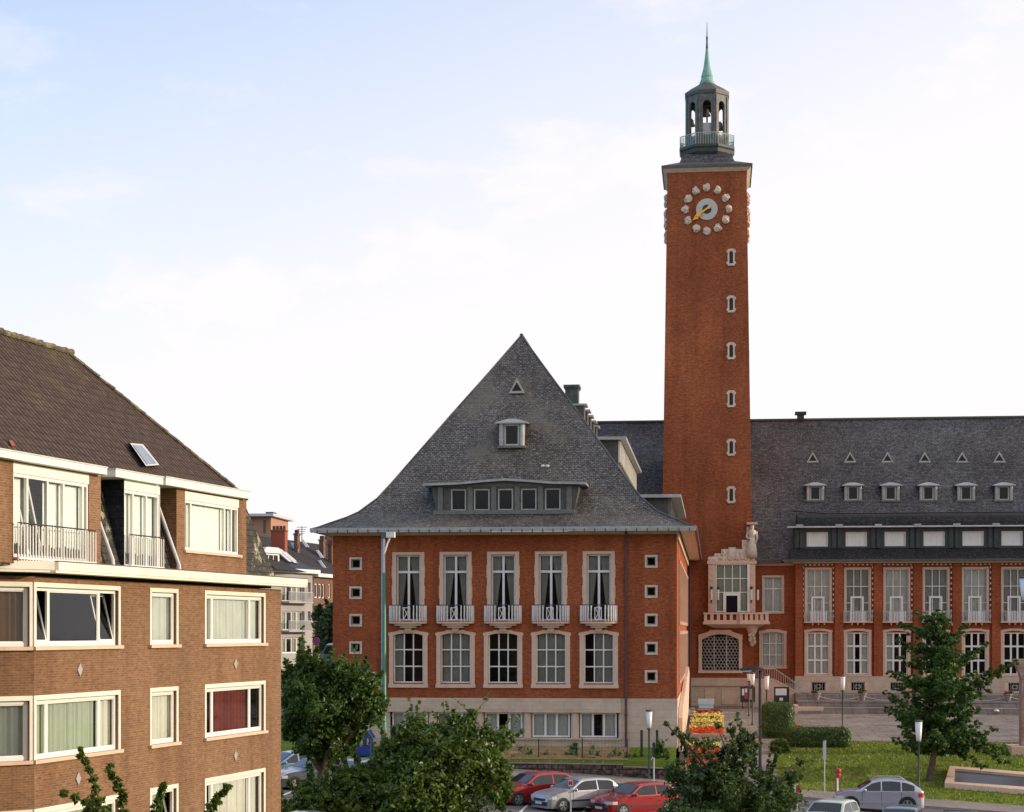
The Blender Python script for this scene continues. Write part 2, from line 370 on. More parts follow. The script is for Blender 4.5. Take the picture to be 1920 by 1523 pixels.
def tilemat():
    m, t, b = newmat('clay_tiles'); b.inputs['Roughness'].default_value = .85; b.inputs['Specular IOR Level'].default_value = .2
    uv = t.nodes.new('ShaderNodeUVMap'); sp = t.nodes.new('ShaderNodeSeparateXYZ'); t.links.new(uv.outputs[0], sp.inputs[0])
    def saw(sock, period):
        d = t.nodes.new('ShaderNodeMath'); d.operation = 'DIVIDE'; d.inputs[1].default_value = period; t.links.new(sock, d.inputs[0])
        f = t.nodes.new('ShaderNodeMath'); f.operation = 'FRACT'; t.links.new(d.outputs[0], f.inputs[0]); return f.outputs[0]
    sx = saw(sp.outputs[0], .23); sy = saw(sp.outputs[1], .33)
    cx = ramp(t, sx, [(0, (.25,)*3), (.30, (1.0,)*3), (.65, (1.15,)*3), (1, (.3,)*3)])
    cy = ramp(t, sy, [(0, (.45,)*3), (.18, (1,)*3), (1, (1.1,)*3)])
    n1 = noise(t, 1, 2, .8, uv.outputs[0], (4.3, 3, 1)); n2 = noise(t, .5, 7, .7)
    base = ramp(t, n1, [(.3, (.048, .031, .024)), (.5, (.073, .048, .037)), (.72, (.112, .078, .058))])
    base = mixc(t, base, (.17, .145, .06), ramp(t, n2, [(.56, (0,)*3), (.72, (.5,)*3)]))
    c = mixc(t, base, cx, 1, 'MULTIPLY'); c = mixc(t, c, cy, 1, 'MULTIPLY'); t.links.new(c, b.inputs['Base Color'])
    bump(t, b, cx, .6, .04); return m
M['tiles'] = tilemat()
M['mossy_slate'] = bricks('mossy_slate', (.055, .05, .04), (.085, .075, .055), (.02, .02, .018), w=.3, h=.2, ms=.015, patch=((.55, .50, .36), 2.2, .55, .95), big=.3)
def carpaint(name, c, metal=.2):
    m, t, b = newmat(name); b.inputs['Base Color'].default_value = (*c, 1); b.inputs['Metallic'].default_value = metal
    b.inputs['Roughness'].default_value = .32; b.inputs['Coat Weight'].default_value = .8; b.inputs['Coat Roughness'].default_value = .05
    f = noise(t, 3, 5); r = t.nodes.new('ShaderNodeMapRange'); r.inputs['To Min'].default_value = .26; r.inputs['To Max'].default_value = .45
    t.links.new(f, r.inputs['Value']); t.links.new(r.outputs[0], b.inputs['Roughness']); return m

# ------------------------------------------------------------------ ground heights
def zs(X): X = max(-25, min(22, X)); return CZ - 8.24 - .064*X
def zplaza(Y): return CZ - 6.6 + .0206*(Y - 109.5)
def sm(x, a, b): t = max(0, min(1, (x-a)/(b-a))); return t*t*(3-2*t)
def ground_z(X, Y):
    s = zs(X)
    up = CZ - 6.5 if X < -2 else zplaza(min(Y, 134))
    t = max(0, min(1, (Y-97.7)/11.8)) if X > -2.2 else max(0, min(1, (Y-97.3)/2.0))
    z = s*(1-t) + up*t
    if Y > 115: z += (2.4*sm(Y, 115, 200) if X < -18 else 0)
    return z
g = MB()
xs = sorted(set([-700, -400, -200, -120] + list(range(-80, -30, 5)) + [x*1.0 for x in range(-30, 34, 1)] + list(range(35, 90, 6)) + [120, 200, 400, 700]))
ys = sorted(set([-300, -150, -60] + list(range(-20, 90, 5)) + [91, 93, 95, 96.5, 97.3, 98.3, 99.3, 100.5, 102, 104, 106, 108, 109.5, 112, 115, 120, 130, 140, 150, 165, 180, 200, 240, 300, 500, 900, 1600]))
g.sheet(lambda x, y: (x, y, ground_z(x, y) - .35), xs, ys)
struct(g.build('ground', M['ground_mix'], smooth=True))
def strip(name, mat, xa, xb, ya, yb, zf, dx=1.0, dy=1.0, thick=.4):
    b = MB(); nx = max(2, int((xb-xa)/dx)+1); ny = max(2, int((yb-ya)/dy)+1)
    us = list(np.linspace(xa, xb, nx)); vs = list(np.linspace(ya, yb, ny))
    b.sheet(lambda x, y: (x, y, zf(x, y)), us, vs)
    for x0 in (us[0], us[-1]): b.sheet(lambda y, k: (x0, y, zf(x0, y)-k), vs, [0, thick])
    for y0 in (vs[0], vs[-1]): b.sheet(lambda x, k: (x, y0, zf(x, y0)-k), us, [0, thick])
    return b.build(name, mat)
struct(strip('street', M['asphalt'], -60, 90, 74, 92.6, lambda x, y: zs(x), 2, 6))
struct(strip('kerb', M['kerb_stone'], -60, 90, 92.604, 92.85, lambda x, y: zs(x)+.13, 2, 1))
struct(strip('pavement', M['pavement'], -60, 90, 92.854, 96.9, lambda x, y: zs(x)+.125, 2, 2))
struct(strip('kerb', M['kerb_stone'], -60, 90, 73.75, 73.996, lambda x, y: zs(x)+.13, 2, 1))
struct(strip('grass_verge', M['grass'], -60, 90, 30, 73.746, lambda x, y: zs(x)+.10 + .25*sin(x*.4)*sm(70-y, 0, 20), 2, 3))
ln = MB()
for xx in np.arange(-26, 30, 2.55): ln.box(xx, xx+.1, 76.2, 80.8, zs(xx)-.2, zs(xx)+.006)
struct(ln.build('parking_lines', M['paint_line']))
ln = MB()
for xx in np.arange(-30, 36, 3.0): ln.hexa([(xx, 88.0, zs(xx)-.2), (xx+3, 88.0, zs(xx+3)-.2), (xx, 88.1, zs(xx)-.2), (xx+3, 88.1, zs(xx+3)-.2), (xx, 88.0, zs(xx)+.007), (xx+3, 88.0, zs(xx+3)+.007), (xx, 88.1, zs(xx)+.007), (xx+3, 88.1, zs(xx+3)+.007)])
struct(ln.build('bay_line', M['paint_line']))
def lawn_z(x, y):
    t = max(0, min(1, (y-96.95)/12.4)); zb = zs(x)+.12; zt = zplaza(109.5)-.02
    return zb + (zt-zb)*(t**.92)
LX0 = W(1457, 1440, 100).x
struct(strip('lawn', M['grass'], LX0, 80, 96.95, 109.4, lawn_z, 1, .8))
struct(strip('plaza', M['paving'], -1.85, 80, 109.45, 134.0, lambda x, y: zplaza(y), 4, 4))
struct(strip('path', M['pavement'], -1.85, LX0-.004, 96.95, 109.4, lambda x, y: lawn_z(x, y)+.005, 1, 1))
struct(strip('garden_ground', M['grass'], -45, -1.95, 97.35, 99.9, lambda x, y: CZ-7.0 + .55*(y-97.35)/2.5, 2, .5))
struct(strip('garden_ground', M['grass'], -60, -21.3, 99.95, 150, lambda x, y: ground_z(x, y)+.02, 3, 4))
struct(strip('plaza', M['paving'], -1.85, 6.296, 134.004, 144.1, lambda x, y: zplaza(y), 4, 4))
# terrace steps in front of the long wing
st = MB(); zb = zplaza(134); nst = 6; top = CZ - 4.86
edges = [134.0, 134.45, 136.2, 136.6, 138.6, 139.0, 143.2]
for k in range(nst): st.box(6.3, 60, edges[k], edges[k+1], zb-.8, zb + (top-zb)*(k+1)/nst)
struct(st.build('terrace_steps', M['paving']))

# ------------------------------------------------------------------ town hall
TH_ = thing('town_hall', 'red brick town hall with tall clock tower, steep slate pyramid roof and long right wing', 'building', (-11, 100, CZ-6.45))
PF = Frame((0, 100, 0), (1, 0, 0), (0, -1, 0))     # pavilion front
def window(fr, a0, a1, z0, z1, cols, rows, parent, back=-.18, bar=.045, fw=.07, mat='white_paint', glass='glass', curtain=None, arch=0, colpos=None, name='window', cmat='curtain_grey', depth=.10, label=None):
    """frame + bars = window; children pane and curtain. rows: list of z for horizontal bars, cols count or positions"""
    m = MB(fr); b0, b1 = back-.03, back+.03
    m.ring(a0, a1, z0, z1, fw, b0, b1)
    cp = colpos if colpos is not None else [a0+fw+(a1-a0-2*fw)*(k+1)/cols for k in range(cols-1)]
    for c in cp: m.box(c-bar/2, c+bar/2, b0+.004, b1-.004, z0+fw, z1-fw)
    ed = [a0+fw] + [x for c in cp for x in (c-bar/2, c+bar/2)] + [a1-fw]
    for r in rows:
        for k in range(0, len(ed), 2): m.box(ed[k], ed[k+1], b0+.008, b1-.008, r-bar/2, r+bar/2)
    wo = m.build(name, M[mat], parent, label=label)
    MB(fr).poly([(a0+.02, back, z0+.02), (a1-.02, back, z0+.02), (a1-.02, back, z1-.02), (a0+.02, back, z1-.02)]).build('pane', M[glass], wo)
    if curtain: curtains(fr, a0+fw, a1-fw, z0, z1, back-.16, curtain, wo, cmat)
    return wo
def fold(fr, a0, a1, z0, z1, b, parent, mat, shape=None, n=None, amp=.035):
    m = MB(fr); n = n or max(8, int((a1-a0)/.045)); us = list(np.linspace(a0, a1, n)); ph = random.random()*6
    def f(u, v):
        k = (u-a0)/(a1-a0); uu = u
        if shape == 'L': uu = a0 + (u-a0)*(.22+.78*(v-z0)/(z1-z0)**1.0)
        if shape == 'R': uu = a1 - (a1-u)*(.22+.78*(v-z0)/(z1-z0))
        return (uu, b + amp*sin(k*n*1.9+ph) + amp*.5*sin(k*n*.7), v)
    m.sheet(f, us, list(np.linspace(z0, z1, 6)))
    return m.build('curtain', mat, parent, smooth=True)
def curtains(fr, a0, a1, z0, z1, b, mode, parent, cmat):
    w_ = a1-a0; m = M[cmat]
    if mode == 'full': fold(fr, a0, a1, z0, z1, b, parent, m)
    elif mode == 'drape':
        fold(fr, a0, a0+w_*.47, z0, z1, b, parent, m, 'L'); fold(fr, a1-w_*.47, a1, z0, z1, b-.05, parent, m, 'R')
    elif mode == 'left': fold(fr, a0, a0+w_*.3, z0, z1, b, parent, m)
    elif mode == 'right': fold(fr, a0+w_*.38, a1, z0, z1, b, parent, m)
    elif mode == 'both': fold(fr, a0, a0+w_*.33, z0, z1, b, parent, m); fold(fr, a0+w_*.6, a1, z0, z1, b, parent, m)
    elif mode == 'blind':
        MB(fr).box(a0, a1, b-.01, b+.01, z0, z1).build('blind', m, parent)
def arch_surround(fr, a0, a1, z0, z1, so, si, rise, parent, b=.06, back=-.18, mat='stone_trim', ears=.08, sill=.12, key=False):
    """stone surround: outer a0..a1 z0..z1 ; inner inset si, segmental head of given rise"""
    m = MB(fr); i0, i1 = a0+si, a1-si; zt = z1-so; zi = zt-rise; cx = (a0+a1)/2; hw = (i1-i0)/2
    m.box(a0, i0, back+.03, b, z0+sill, zi); m.box(i1, a1, back+.03, b, z0+sill, zi)
    m.box(a0-.04, a1+.04, back+.031, b+.05, z0, z0+sill)
    n = 12; xs_ = [i0+(i1-i0)*k/n for k in range(n+1)]
    up = [(x, zi+rise*(1-((x-cx)/hw)**2)) for x in xs_]
    oh = rise*.9 if rise else 0
    outer = [(a1, zi), (a1+ears, zi), (a1+ears, z1-oh-.05), (a1, z1-oh)] + [(cx+hw*.8, z1-oh*.55), (cx+hw*.62, z1-oh*.3), (cx+hw*.6, z1), (cx-hw*.6, z1), (cx-hw*.62, z1-oh*.3), (cx-hw*.8, z1-oh*.55)] + [(a0, z1-oh), (a0-ears, z1-oh-.05), (a0-ears, zi), (a0, zi)]
    if rise:
        poly = outer + up
    else: poly = [(a1, zi), (a1, z1), (a0, z1), (a0, zi)] + up[:1] + up[-1:]
    m.prism(poly, back+.032, b+.002)
    return m.build('window_surround', M[mat], parent)
# --- pavilion front
ax = lambda px: PF.hit(px, 1182)[0]
az = lambda py: PF.hit(946, py)[1]
XL, XR = ax(624), ax(1269); ZG = CZ-6.5; ZB = az(1309); ZT = az(1003)
holes = []; sections = []
cents = [765.8, 854.4, 943.5, 1033, 1122.8]
for i, c in enumerate(cents):
    holes.append((ax(c-22.5), ax(c+22.5), az(1164), az(1040))); holes.append((ax(c-28), ax(c+28), az(1281), az(1186)))
smalls = [(667, y) for y in (1056, 1111, 1163, 1215, 1267)] + [(1221, y) for y in (1054, 1110, 1163, 1215.5, 1268)]
for c, y in smalls: holes.append((ax(c-8.2), ax(c+8.2), az(y+8.2), az(y-8.2)))
m = MB(PF); m.wall(XL, XR, ZB, ZT, 0, holes, .3)
SF = Frame((XR, 100, 0), (0, 1, 0), (1, 0, 0))       # pavilion right side, a = depth behind the front
sideH = []
sideW = [(6.5+4.6*k) for k in range(8)]
for a in sideW: sideH += [(a, a+1.7, az(1164), az(1050)), (a, a+1.7, az(1281), az(1190))]
m2 = MB(SF); m2.wall(0, 43, ZB, ZT, 0, sideH, .25)
LF = Frame((XL, 143, 0), (0, -1, 0), (-1, 0, 0)); m3 = MB(LF); m3.wall(0, 43, ZG, ZT, 0)
m.v += []; 
def merge(a, b_):
    k = len(a.v); a.v += b_.v; a.f += [[i+k for i in f] for f in b_.f]; return a
merge(m, m2); merge(m, m3)
m.build('wall', M['red_brick'], TH_)
# stone base of pavilion
b0_ = MB(PF); bx0, bx1 = ax(728), ax(1164); zbt = az(1332); zbb = az(1383)
bh = []
bcols = [(733, 803), (818, 891.6), (906.8, 980.7), (996, 1069.8), (1085.5, 1158)]
for p0, p1 in bcols: bh.append((ax(p0), ax(p1), zbb, az(1335)))
b0_.wall(XL-.03, XR+.03, ZG, ZB, .03, [(ax(731), ax(1160), zbb, az(1335))], .35)
b0_.box(bx0, bx1, .031, .14, zbt, ZB-.005); b0_.box(bx0-.05, bx1+.05, .031, .20, zbt-.10, zbt-.004)
b0_.box(bx0, bx1, .031, .16, zbb-.12, zbb)
mS = MB(SF); mS.wall(-.03, 43, ZG, ZB, .03); merge(b0_, mS); b0_.build('stone_base', M['stone_block'], TH_)
for p in ((803, 818), (891.6, 906.8), (980.7, 996), (1069.8, 1085.5)):
    c = (ax(p[0])+ax(p[1]))/2; r = (ax(p[1])-ax(p[0]))/2
    MB(PF).lathe(c, -.19, [(r, zbb+.002), (r, az(1335)-.004)], 20).build('pillar', M['stone'], TH_)
for k, (p0, p1) in enumerate(bcols):
    window(PF, ax(p0)+.05, ax(p1)-.05, zbb+.03, az(1335)-.03, 3, [], TH_, back=-.20, fw=.09, bar=.12, curtain='full' if k in (0, 3) else 'both', cmat='curtain_white' if k != 1 else 'curtain_grey', name='basement_window')
modes = ['left', 'full', None, 'full', 'right']
for i, c in enumerate(cents):
    # upper french window
    a0, a1, z0, z1 = ax(c-22.5), ax(c+22.5), az(1164), az(1040)
    w_ = window(PF, a0, a1, z0, z1, 2, [az(1072)], TH_, bar=.13, fw=.09, curtain='drape', cmat='curtain_grey', name='french_window')
    s = MB(PF); o0, o1 = ax(c-30), ax(c+30); t = a0-o0
    s.box(o0, a0-.0, -.15, .06, z0, z1); s.box(a1, o1, -.15, .06, z0, z1); s.box(o0, o1, -.15, .062, z1+.002, z1+.16)
    for zz in (az(1098), az(1060)): s.box(o0-.035, o0-.002, .002, .05, zz-.7, zz); s.box(o1+.002, o1+.035, .002, .05, zz-.7, zz)
    s.build('window_surround', M['stone_trim'], w_)
    # balcony: curved slab, bars, corbel
    bz0, bz1 = az(1166), az(1135); bw = (ax(c+35)-ax(c-35))/2; cx = ax(c)
    bal = MB(PF); pts = [(cx-bw, .01)] + [(cx-bw*cos(t_), .01+.20+.42*sin(t_)) for t_ in np.linspace(0.0, pi, 15)] + [(cx+bw, .01)]
    bal.prismz(pts, bz0-.10, bz0)
    bal.prismz([(cx+(p[0]-cx)*.72, .01+(p[1]-.01)*.8) for p in pts], bz0-.22, bz0-.102, 1.0)
    bal.prismz([(cx+(p[0]-cx)*.45, .01+(p[1]-.01)*.6) for p in pts], bz0-.34, bz0-.222, 1.0)
    bo = bal.build('balcony', M['stone_trim'], TH_)
    rl = MB(PF)
    for k in range(17):
        t_ = pi*k/16; x = cx-bw*.97*cos(t_); y = .03+.19+.42*sin(t_)
        if 7 <= k <= 9: continue
        belly = .05
        rl.tube([(x, y, bz0+.02), (x, y+belly, bz0+.30), (x, y, bz1-.02)], .036, 5)
    for sx in (-1, 1):
        for yy in (.06, .14): rl.tube([(cx+sx*bw*.97, yy, bz0+.02), (cx+sx*bw*.97, yy, bz1-.02)], .036, 5)
    yf = .03+.19+.42
    rl.ring(cx-.20, cx+.20, bz0+.10, bz1-.12, .045, yf-.02, yf+.02)
    rl.tube([(cx-.15, yf, bz0+.15), (cx+.15, yf, bz1-.17)], .02, 5); rl.tube([(cx+.15, yf, bz0+.15), (cx-.15, yf, bz1-.17)], .02, 5)
    rl.build('balusters', M['white_paint'], bo)
    hr = MB(PF); hp = [(cx-bw*.97, .02, bz1)] + [(cx-bw*.97*cos(t_), .03+.19+.42*sin(t_), bz1) for t_ in np.linspace(0, pi, 15)] + [(cx+bw*.97, .02, bz1)]
    hr.tube(hp, .028, 5).build('handrail', M['iron'], bo)
    MB(PF).prism([(cx-.17, az(1184)), (cx+.17, az(1184)), (cx+.19, bz0-.342), (cx-.19, bz0-.342)], .07, .2).build('keystone', M['stone_trim'], bo)
    # ground floor arched window
    a0, a1, z0, z1 = ax(c-28), ax(c+28), az(1281), az(1186)
    w_ = window(PF, a0, a1, z0, z1, 3, [az(1218.6), az(1250)], TH_, bar=.07, fw=.07, curtain=modes[i], cmat='curtain_grey')
    arch_surround(PF, ax(c-36), ax(c+36), az(1290), az(1181.5), .16, .24, .15, w_, b=.07, ears=.05, sill=.20)
for k, (c, y) in enumerate(smalls):
    a0, a1, z0, z1 = ax(c-8.2), ax(c+8.2), az(y+8.2), az(y-8.2)
    w_ = window(PF, a0, a1, z0, z1, 1, [], TH_, bar=.04, fw=.05, name='small_window', mat='grey_paint')
    MB(PF).ring(a0-.11, a1+.11, z0-.11, z1+.11, .11, -.14, .05).build('window_surround', M['stone_pale'], w_)
# cornice under the eave, side windows, downpipes
c_ = MB(PF); c_.box(XL-.12, XR+.12, .002, .13, ZT-.002, ZT+.16); c_.build('cornice', M['stone'], TH_)
MB(SF).box(-.12, 43, .002, .12, ZT-.3, ZT+.16).build('cornice', M['stone'], TH_)
for k, a in enumerate(sideW):
    for (z0, z1) in ((az(1164), az(1050)), (az(1281), az(1190))):
        w_ = window(SF, a, a+1.7, z0, z1, 2, [(z0+z1)/2], TH_, bar=.1, curtain=None)
        MB(SF).ring(a-.22, a+1.92, z0-.2, z1+.2, .2, .001, .10).build('window_surround', M['stone_trim'], w_)
for px in (717.5, 1174):
    d = MB(PF); x = ax(px); d.tube([(x, .14, ZG+1.5 if px < 1000 else ZG), (x, .14, ZT+.05), (x, .6, ZT+.35)], .065, 8)
    for z in np.arange(ZG+1.8, ZT, 2.0): d.tube([(x, .14, z), (x, .14, z+.08)], .09, 8)
    d.build('downpipe', M['iron_dark_red' if px > 1000 else 'zinc'], TH_)
MB(SF).tube([(41.8, .2, ZG), (41.8, .2, ZT)], .09, 8).build('downpipe', M['iron_dark_red'], TH_)
# --- pavilion roof (bell-cast pyramid hip with ridge running back)
PR = [(0, 5.62), (.25, 5.70), (.83, 5.98), (1.6, 6.33), (2.2, 6.68), (3.09, 7.5), (3.79, 8.42), (4.82, 9.87), (6.9, 12.78), (8.7, 15.25), (10.571, 17.88)]
EX0, EX1, EY0 = -22.06, -.92, 98.8; YB = 150.0
def roof_h(s):
    for (s0, h0), (s1, h1) in zip(PR, PR[1:]):
        if s <= s1: return CZ + h0+(h1-h0)*(s-s0)/(s1-s0)
    return CZ + PR[-1][1]
def roof_s(z):
    z -= CZ
    for (s0, h0), (s1, h1) in zip(PR, PR[1:]):
        if z <= h1: return s0+(s1-s0)*(z-h0)/(h1-h0)
    return PR[-1][0]
r = MB()
for (s0, h0), (s1, h1) in zip(PR, PR[1:]):
    z0, z1 = CZ+h0, CZ+h1
    A0, A1 = (EX0+s0, EY0+s0, z0), (EX1-s0, EY0+s0, z0); B0, B1 = (EX0+s1, EY0+s1, z1), (EX1-s1, EY0+s1, z1)
    r.poly([A0, A1, B1, B0]); r.poly([A1, (EX1-s0, YB, z0), (EX1-s1, YB, z1), B1]); r.poly([(EX0+s0, YB, z0), A0, B0, (EX0+s1, YB, z1)])
r.build('roof', M['slate'], TH_)
e = MB()   # soffit slab, gutter
e.box(EX0+.02, EX1-.02, EY0+.02, 99.86, ZT+.17, CZ+5.52)
e.box(EX1-1.0+.18, EX1-.02, 99.862, 142.5, ZT+.17, CZ+5.52); e.box(EX0+.02, XL-.14, 99.862, 142.5, ZT+.17, CZ+5.52)
e.build('soffit', M['stone'], TH_)
gt = MB()
gt.box(EX0-.10, EX1+.10, EY0-.14, EY0+.018, CZ+5.50, CZ+5.655); gt.box(EX0-.13, EX0+.018, EY0+.02, 142.5, CZ+5.46, CZ+5.655)
go = gt.build('gutter', M['zinc'], TH_); MB().box(EX1-.018, EX1+.13, EY0+.02, 142.5, CZ+5.42, CZ+5.655).build('gutter', M['iron_dark_red'], TH_)
br = MB()
for k in range(37): x = EX0+.3+k*.57; MB().prisma([(EY0-.16, CZ+5.36), (EY0+.01, CZ+5.36), (EY0+.01, CZ+5.40), (EY0-.142, CZ+5.405), (EY0-.142, CZ+5.56), (EY0-.16, CZ+5.56)], x, x+.05).build('gutter_bracket', M['lead'], go)
MB().box(EX0-.08, EX1+.08, EY0-.12, EY0+.016, CZ+5.41, CZ+5.496).build('eave_board', M['grey_paint'], go)
# hip ridge capping
hp = MB()
for sx in (0, 1):
    pts = [((EX0+s, EX1-s)[sx], EY0+s, CZ+h+.02) for s, h in PR]; hp.tube(pts, .045, 6)
hp.tube([(EX0+10.571, EY0+10.57, CZ+17.9), (EX0+10.571, YB, CZ+17.9)], .12, 6)
hp.build('ridge_capping', M['lead'], TH_)
# --- front dormers
def pz(px, py, Y): p = W(px, py, Y); return p.x, p.z
def dormer_Y(py, px=946):
    z = None
    for Y in np.arange(98.9, 109, .02):
        z = W(px, py, Y).z
        if roof_h(Y-EY0) >= z: return Y
    return 105
Yd = dormer_Y(961)-.05
q = lambda px, py, Y=Yd: pz(px, py, Y)
dm = MB(); xl, z_b = q(818, 958); xr, _ = q(1077, 958); _, z_t = q(946, 912); xl2 = q(808, 912)[0]; xr2 = q(1086, 912)[0]
# cheeks (tapering outward to the top), back boards between windows
wins = [(846, 874), (889, 918), (934, 962), (977, 1006), (1022, 1051)]
wz0, wz1 = q(946, 957)[1], q(946, 917)[1]
FD = Frame((0, Yd, 0), (1, 0, 0), (0, -1, 0))
dh = [(q(a, 940)[0], q(b, 940)[0], wz0, wz1) for a, b in wins]
d = MB(FD); d.wall(xl, xr, z_b, z_t, 0, dh, .2)
d.poly([(xl, 0, z_b), (xl, 0, z_t), (xl2, 0, z_t)]); d.poly([(xr, 0, z_b), (xr2, 0, z_t), (xr, 0, z_t)])
for (x0, x1) in ((xl, xl2), (xr, xr2)):
    d.poly([(x0, 0, z_b), (x1, 0, z_t), (x1, -4.5, z_t), (x0, -4.5, z_b)])
dw = d.build('ribbon_dormer', M['lead'], TH_, label='wide flat ribbon dormer with five windows and peaked zinc edge')
for a, b in wins:
    a0, a1 = q(a, 940)[0], q(b, 940)[0]
    p = MB(FD); p.ring(a0, a1, wz0, wz1, .07, -.12, .03); p.build('dormer_frame', M['grey_paint'], dw)
    MB(FD).poly([(a0, -.08, wz0), (a1, -.08, wz0), (a1, -.08, wz1), (a0, -.08, wz1)]).build('pane', M['glass_dark'], dw)
for px in (826, 882, 926, 970, 1014, 1067): 
    x = q(px, 940)[0]; MB(FD).box(x-.14, x+.14, .002, .10, wz0, z_t-.02).build('dormer_post', M['dormer_grey'], dw)
xa, xb, xm = q(796, 905)[0], q(1100, 905)[0], q(948, 900)[0]; ze = q(946, 907)[1]; zp = q(946, 900)[1]
s = MB(FD)
def slab(mb, pts, b0, b1, t):
    for (x0, z0), (x1, z1) in zip(pts, pts[1:]): mb.hexa([(x0, b1, z0-t), (x1, b1, z1-t), (x0, b0, z0-t), (x1, b0, z1-t), (x0, b1, z0), (x1, b1, z1), (x0, b0, z0), (x1, b0, z1)])
pk = [(xa, ze), (q(860, 905)[0], ze+.05), (q(910, 900)[0], zp-.03), (xm, zp+.04), (q(985, 900)[0], zp-.03), (q(1035, 905)[0], ze+.05), (xb, ze)]
slab(s, pk, .55, -5.5, .12)
s.build('dormer_roof', M['zinc'], dw)
MB(FD).box(q(813, 960)[0], q(1078, 960)[0], -.3, .22, q(946, 964.5)[1], z_b+.01).build('dormer_sill', M['dormer_grey'], dw)
fs = MB(FD); fs.prism([(xl2, z_t-.004), (xr2, z_t-.004), (q(1035, 905)[0], ze-.08), (xm, zp-.09), (q(860, 905)[0], ze-.08)], -.1, .004); fs.build('dormer_fascia', M['dormer_grey'], dw)
def small_dormer(fr, cx, z0, z1, w_, parent, dback, lab=None, glass='glass_dark'):
    d = MB(fr); h = w_/2
    d.box(cx-h, cx+h, -dback, -.12, z0-.1, z1)
    o = d.build('dormer', M['lead'], parent, label=lab)
    MB(fr).ring(cx-h*.62, cx+h*.62, z0, z1, w_*.075, -.118, -.03).build('dormer_frame', M['grey_paint'], o)
    MB(fr).poly([(cx-h*.55, -.07, z0), (cx+h*.55, -.07, z0), (cx+h*.55, -.07, z1), (cx-h*.55, -.07, z1)]).build('pane', M[glass], o)
    for sx in (-1, 1): MB(fr).tube([(cx+sx*h*.84, -.02, z0), (cx+sx*h*.84, -.02, z1)], w_*.095, 10).build('dormer_post', M['grey_paint'], o)
    MB(fr).box(cx-h*1.12, cx+h*1.12, -.2, .16, z0-.13, z0-.002).build('dormer_sill', M['dormer_grey'], o)
    r_ = MB(fr); e_ = h*1.32; zt = z1+.002; zr = z1+.28*w_*.6
    r_.box(cx-e_, cx+e_, -.25, .26, zt, zt+.07)
    i = [r_.P(*p) for p in ((cx-e_, .26, zt+.072), (cx+e_, .26, zt+.072), (cx+e_, -dback, zt+.12), (cx-e_, -dback, zt+.12), (cx-.25*h, -.1, zr+.07), (cx+.25*h, -.1, zr+.07), (cx+.25*h, -dback, zr+.08), (cx-.25*h, -dback, zr+.08))]
    for f in ((0,1,5,4),(1,2,6,5),(3,0,4,7),(4,5,6,7),(2,3,7,6)): r_.f.append([i[k] for k in f])
    r_.build('dormer_roof', M['zinc'], o); return o
Y2 = dormer_Y(838, 960)-.15; F2 = Frame((0, Y2, 0), (1, 0, 0), (0, -1, 0))
x0, zz0 = pz(959.5, 836, Y2); _, zz1 = pz(959.5, 795, Y2); wd = pz(984, 836, Y2)[0]-pz(935, 836, Y2)[0]
small_dormer(F2, x0, zz0, zz1, wd*.95, TH_, 2.6, 'single hooded dormer high on the pyramid roof')
def tri_dormer(fr, cx, z0, w_, h_, parent, back=.9):
    m = MB(fr); m.prism([(cx-w_/2, z0), (cx+w_/2, z0), (cx, z0+h_)], -back, -.05); o = m.build('triangle_dormer', M['copper_dark'], parent)
    f = MB(fr); k = .52; t = .10*w_
    zi = z0+h_*.14
    O = [(cx-w_*.56, z0-.02), (cx, z0+h_*1.1), (cx+w_*.56, z0-.02)]; I = [(cx-w_*.36, zi), (cx, z0+h_*.80), (cx+w_*.36, zi)]
    for (p, q_, a, b) in ((O[0], O[1], I[1], I[0]), (O[1], O[2], I[2], I[1]), (O[2], O[0], I[0], I[2])):
        f.prism([p, q_, a, b], -.048, .02)
    f.build('dormer_frame', M['grey_paint'], o)
    MB(fr).prism([(cx-w_*.40, zi-.02), (cx+w_*.40, zi-.02), (cx, z0+h_*.85)], -.046, -.02).build('pane', M['glass_dark'], o); return o
Y3 = dormer_Y(737, 969)-.2; F3 = Frame((0, Y3, 0), (1, 0, 0), (0, -1, 0)); x0, zz = pz(969, 737, Y3)
tri_dormer(F3, x0, zz, .85, .80, TH_)
bd = MB(); 
Yv = dormer_Y(876, 1025)-.1
for px in (1018, 1026): x0, zz = pz(px, 874, Yv); bd.ell((x0, Yv, zz), (.13, .1, .09))
bd.build('roof_vent', M['zinc_pale'], TH_)
# --- dormers on the pavilion's right slope (seen edge-on)
def rs(z): return EX1 - roof_s(z)                      # X of right slope at height z
FRt = Frame((0, 0, 0), (0, 1, 0), (1, 0, 0))           # a=Y, b=X
def rpt(px, py, X): return hitp(px, py, Vector((X, 0, 0)), Vector((1, 0, 0)))
Xd = -5.5; ya, yb = 110.0, 133.0; zt = CZ+11.6; zb_ = CZ+10.2
sdm = MB(FRt); sdm.box(ya, yb, rs(zt)-.5, Xd-.15, zb_-.5, zt-.1); sd_ = sdm.build('side_dormer', M['lead'], TH_, label='long side dormer with sunlit white mullions')
for k in range(15): y = ya + (yb-ya-.5)*k/14; MB(FRt).box(y, y+.5, Xd-.148, Xd, zb_, zt-.12).build('dormer_post', M['cream_paint'], sd_)
gg = MB(FRt); gg.poly([(ya, Xd-.1, zb_), (yb, Xd-.1, zb_), (yb, Xd-.1, zt-.12), (ya, Xd-.1, zt-.12)]); gg.build('pane', M['glass_dark'], sd_)
rr = MB(FRt); rr.box(ya-.5, yb+.3, rs(zt)-.8, Xd+.35, zt-.08, zt+.10); rr.build('dormer_roof', M['zinc'], sd_)
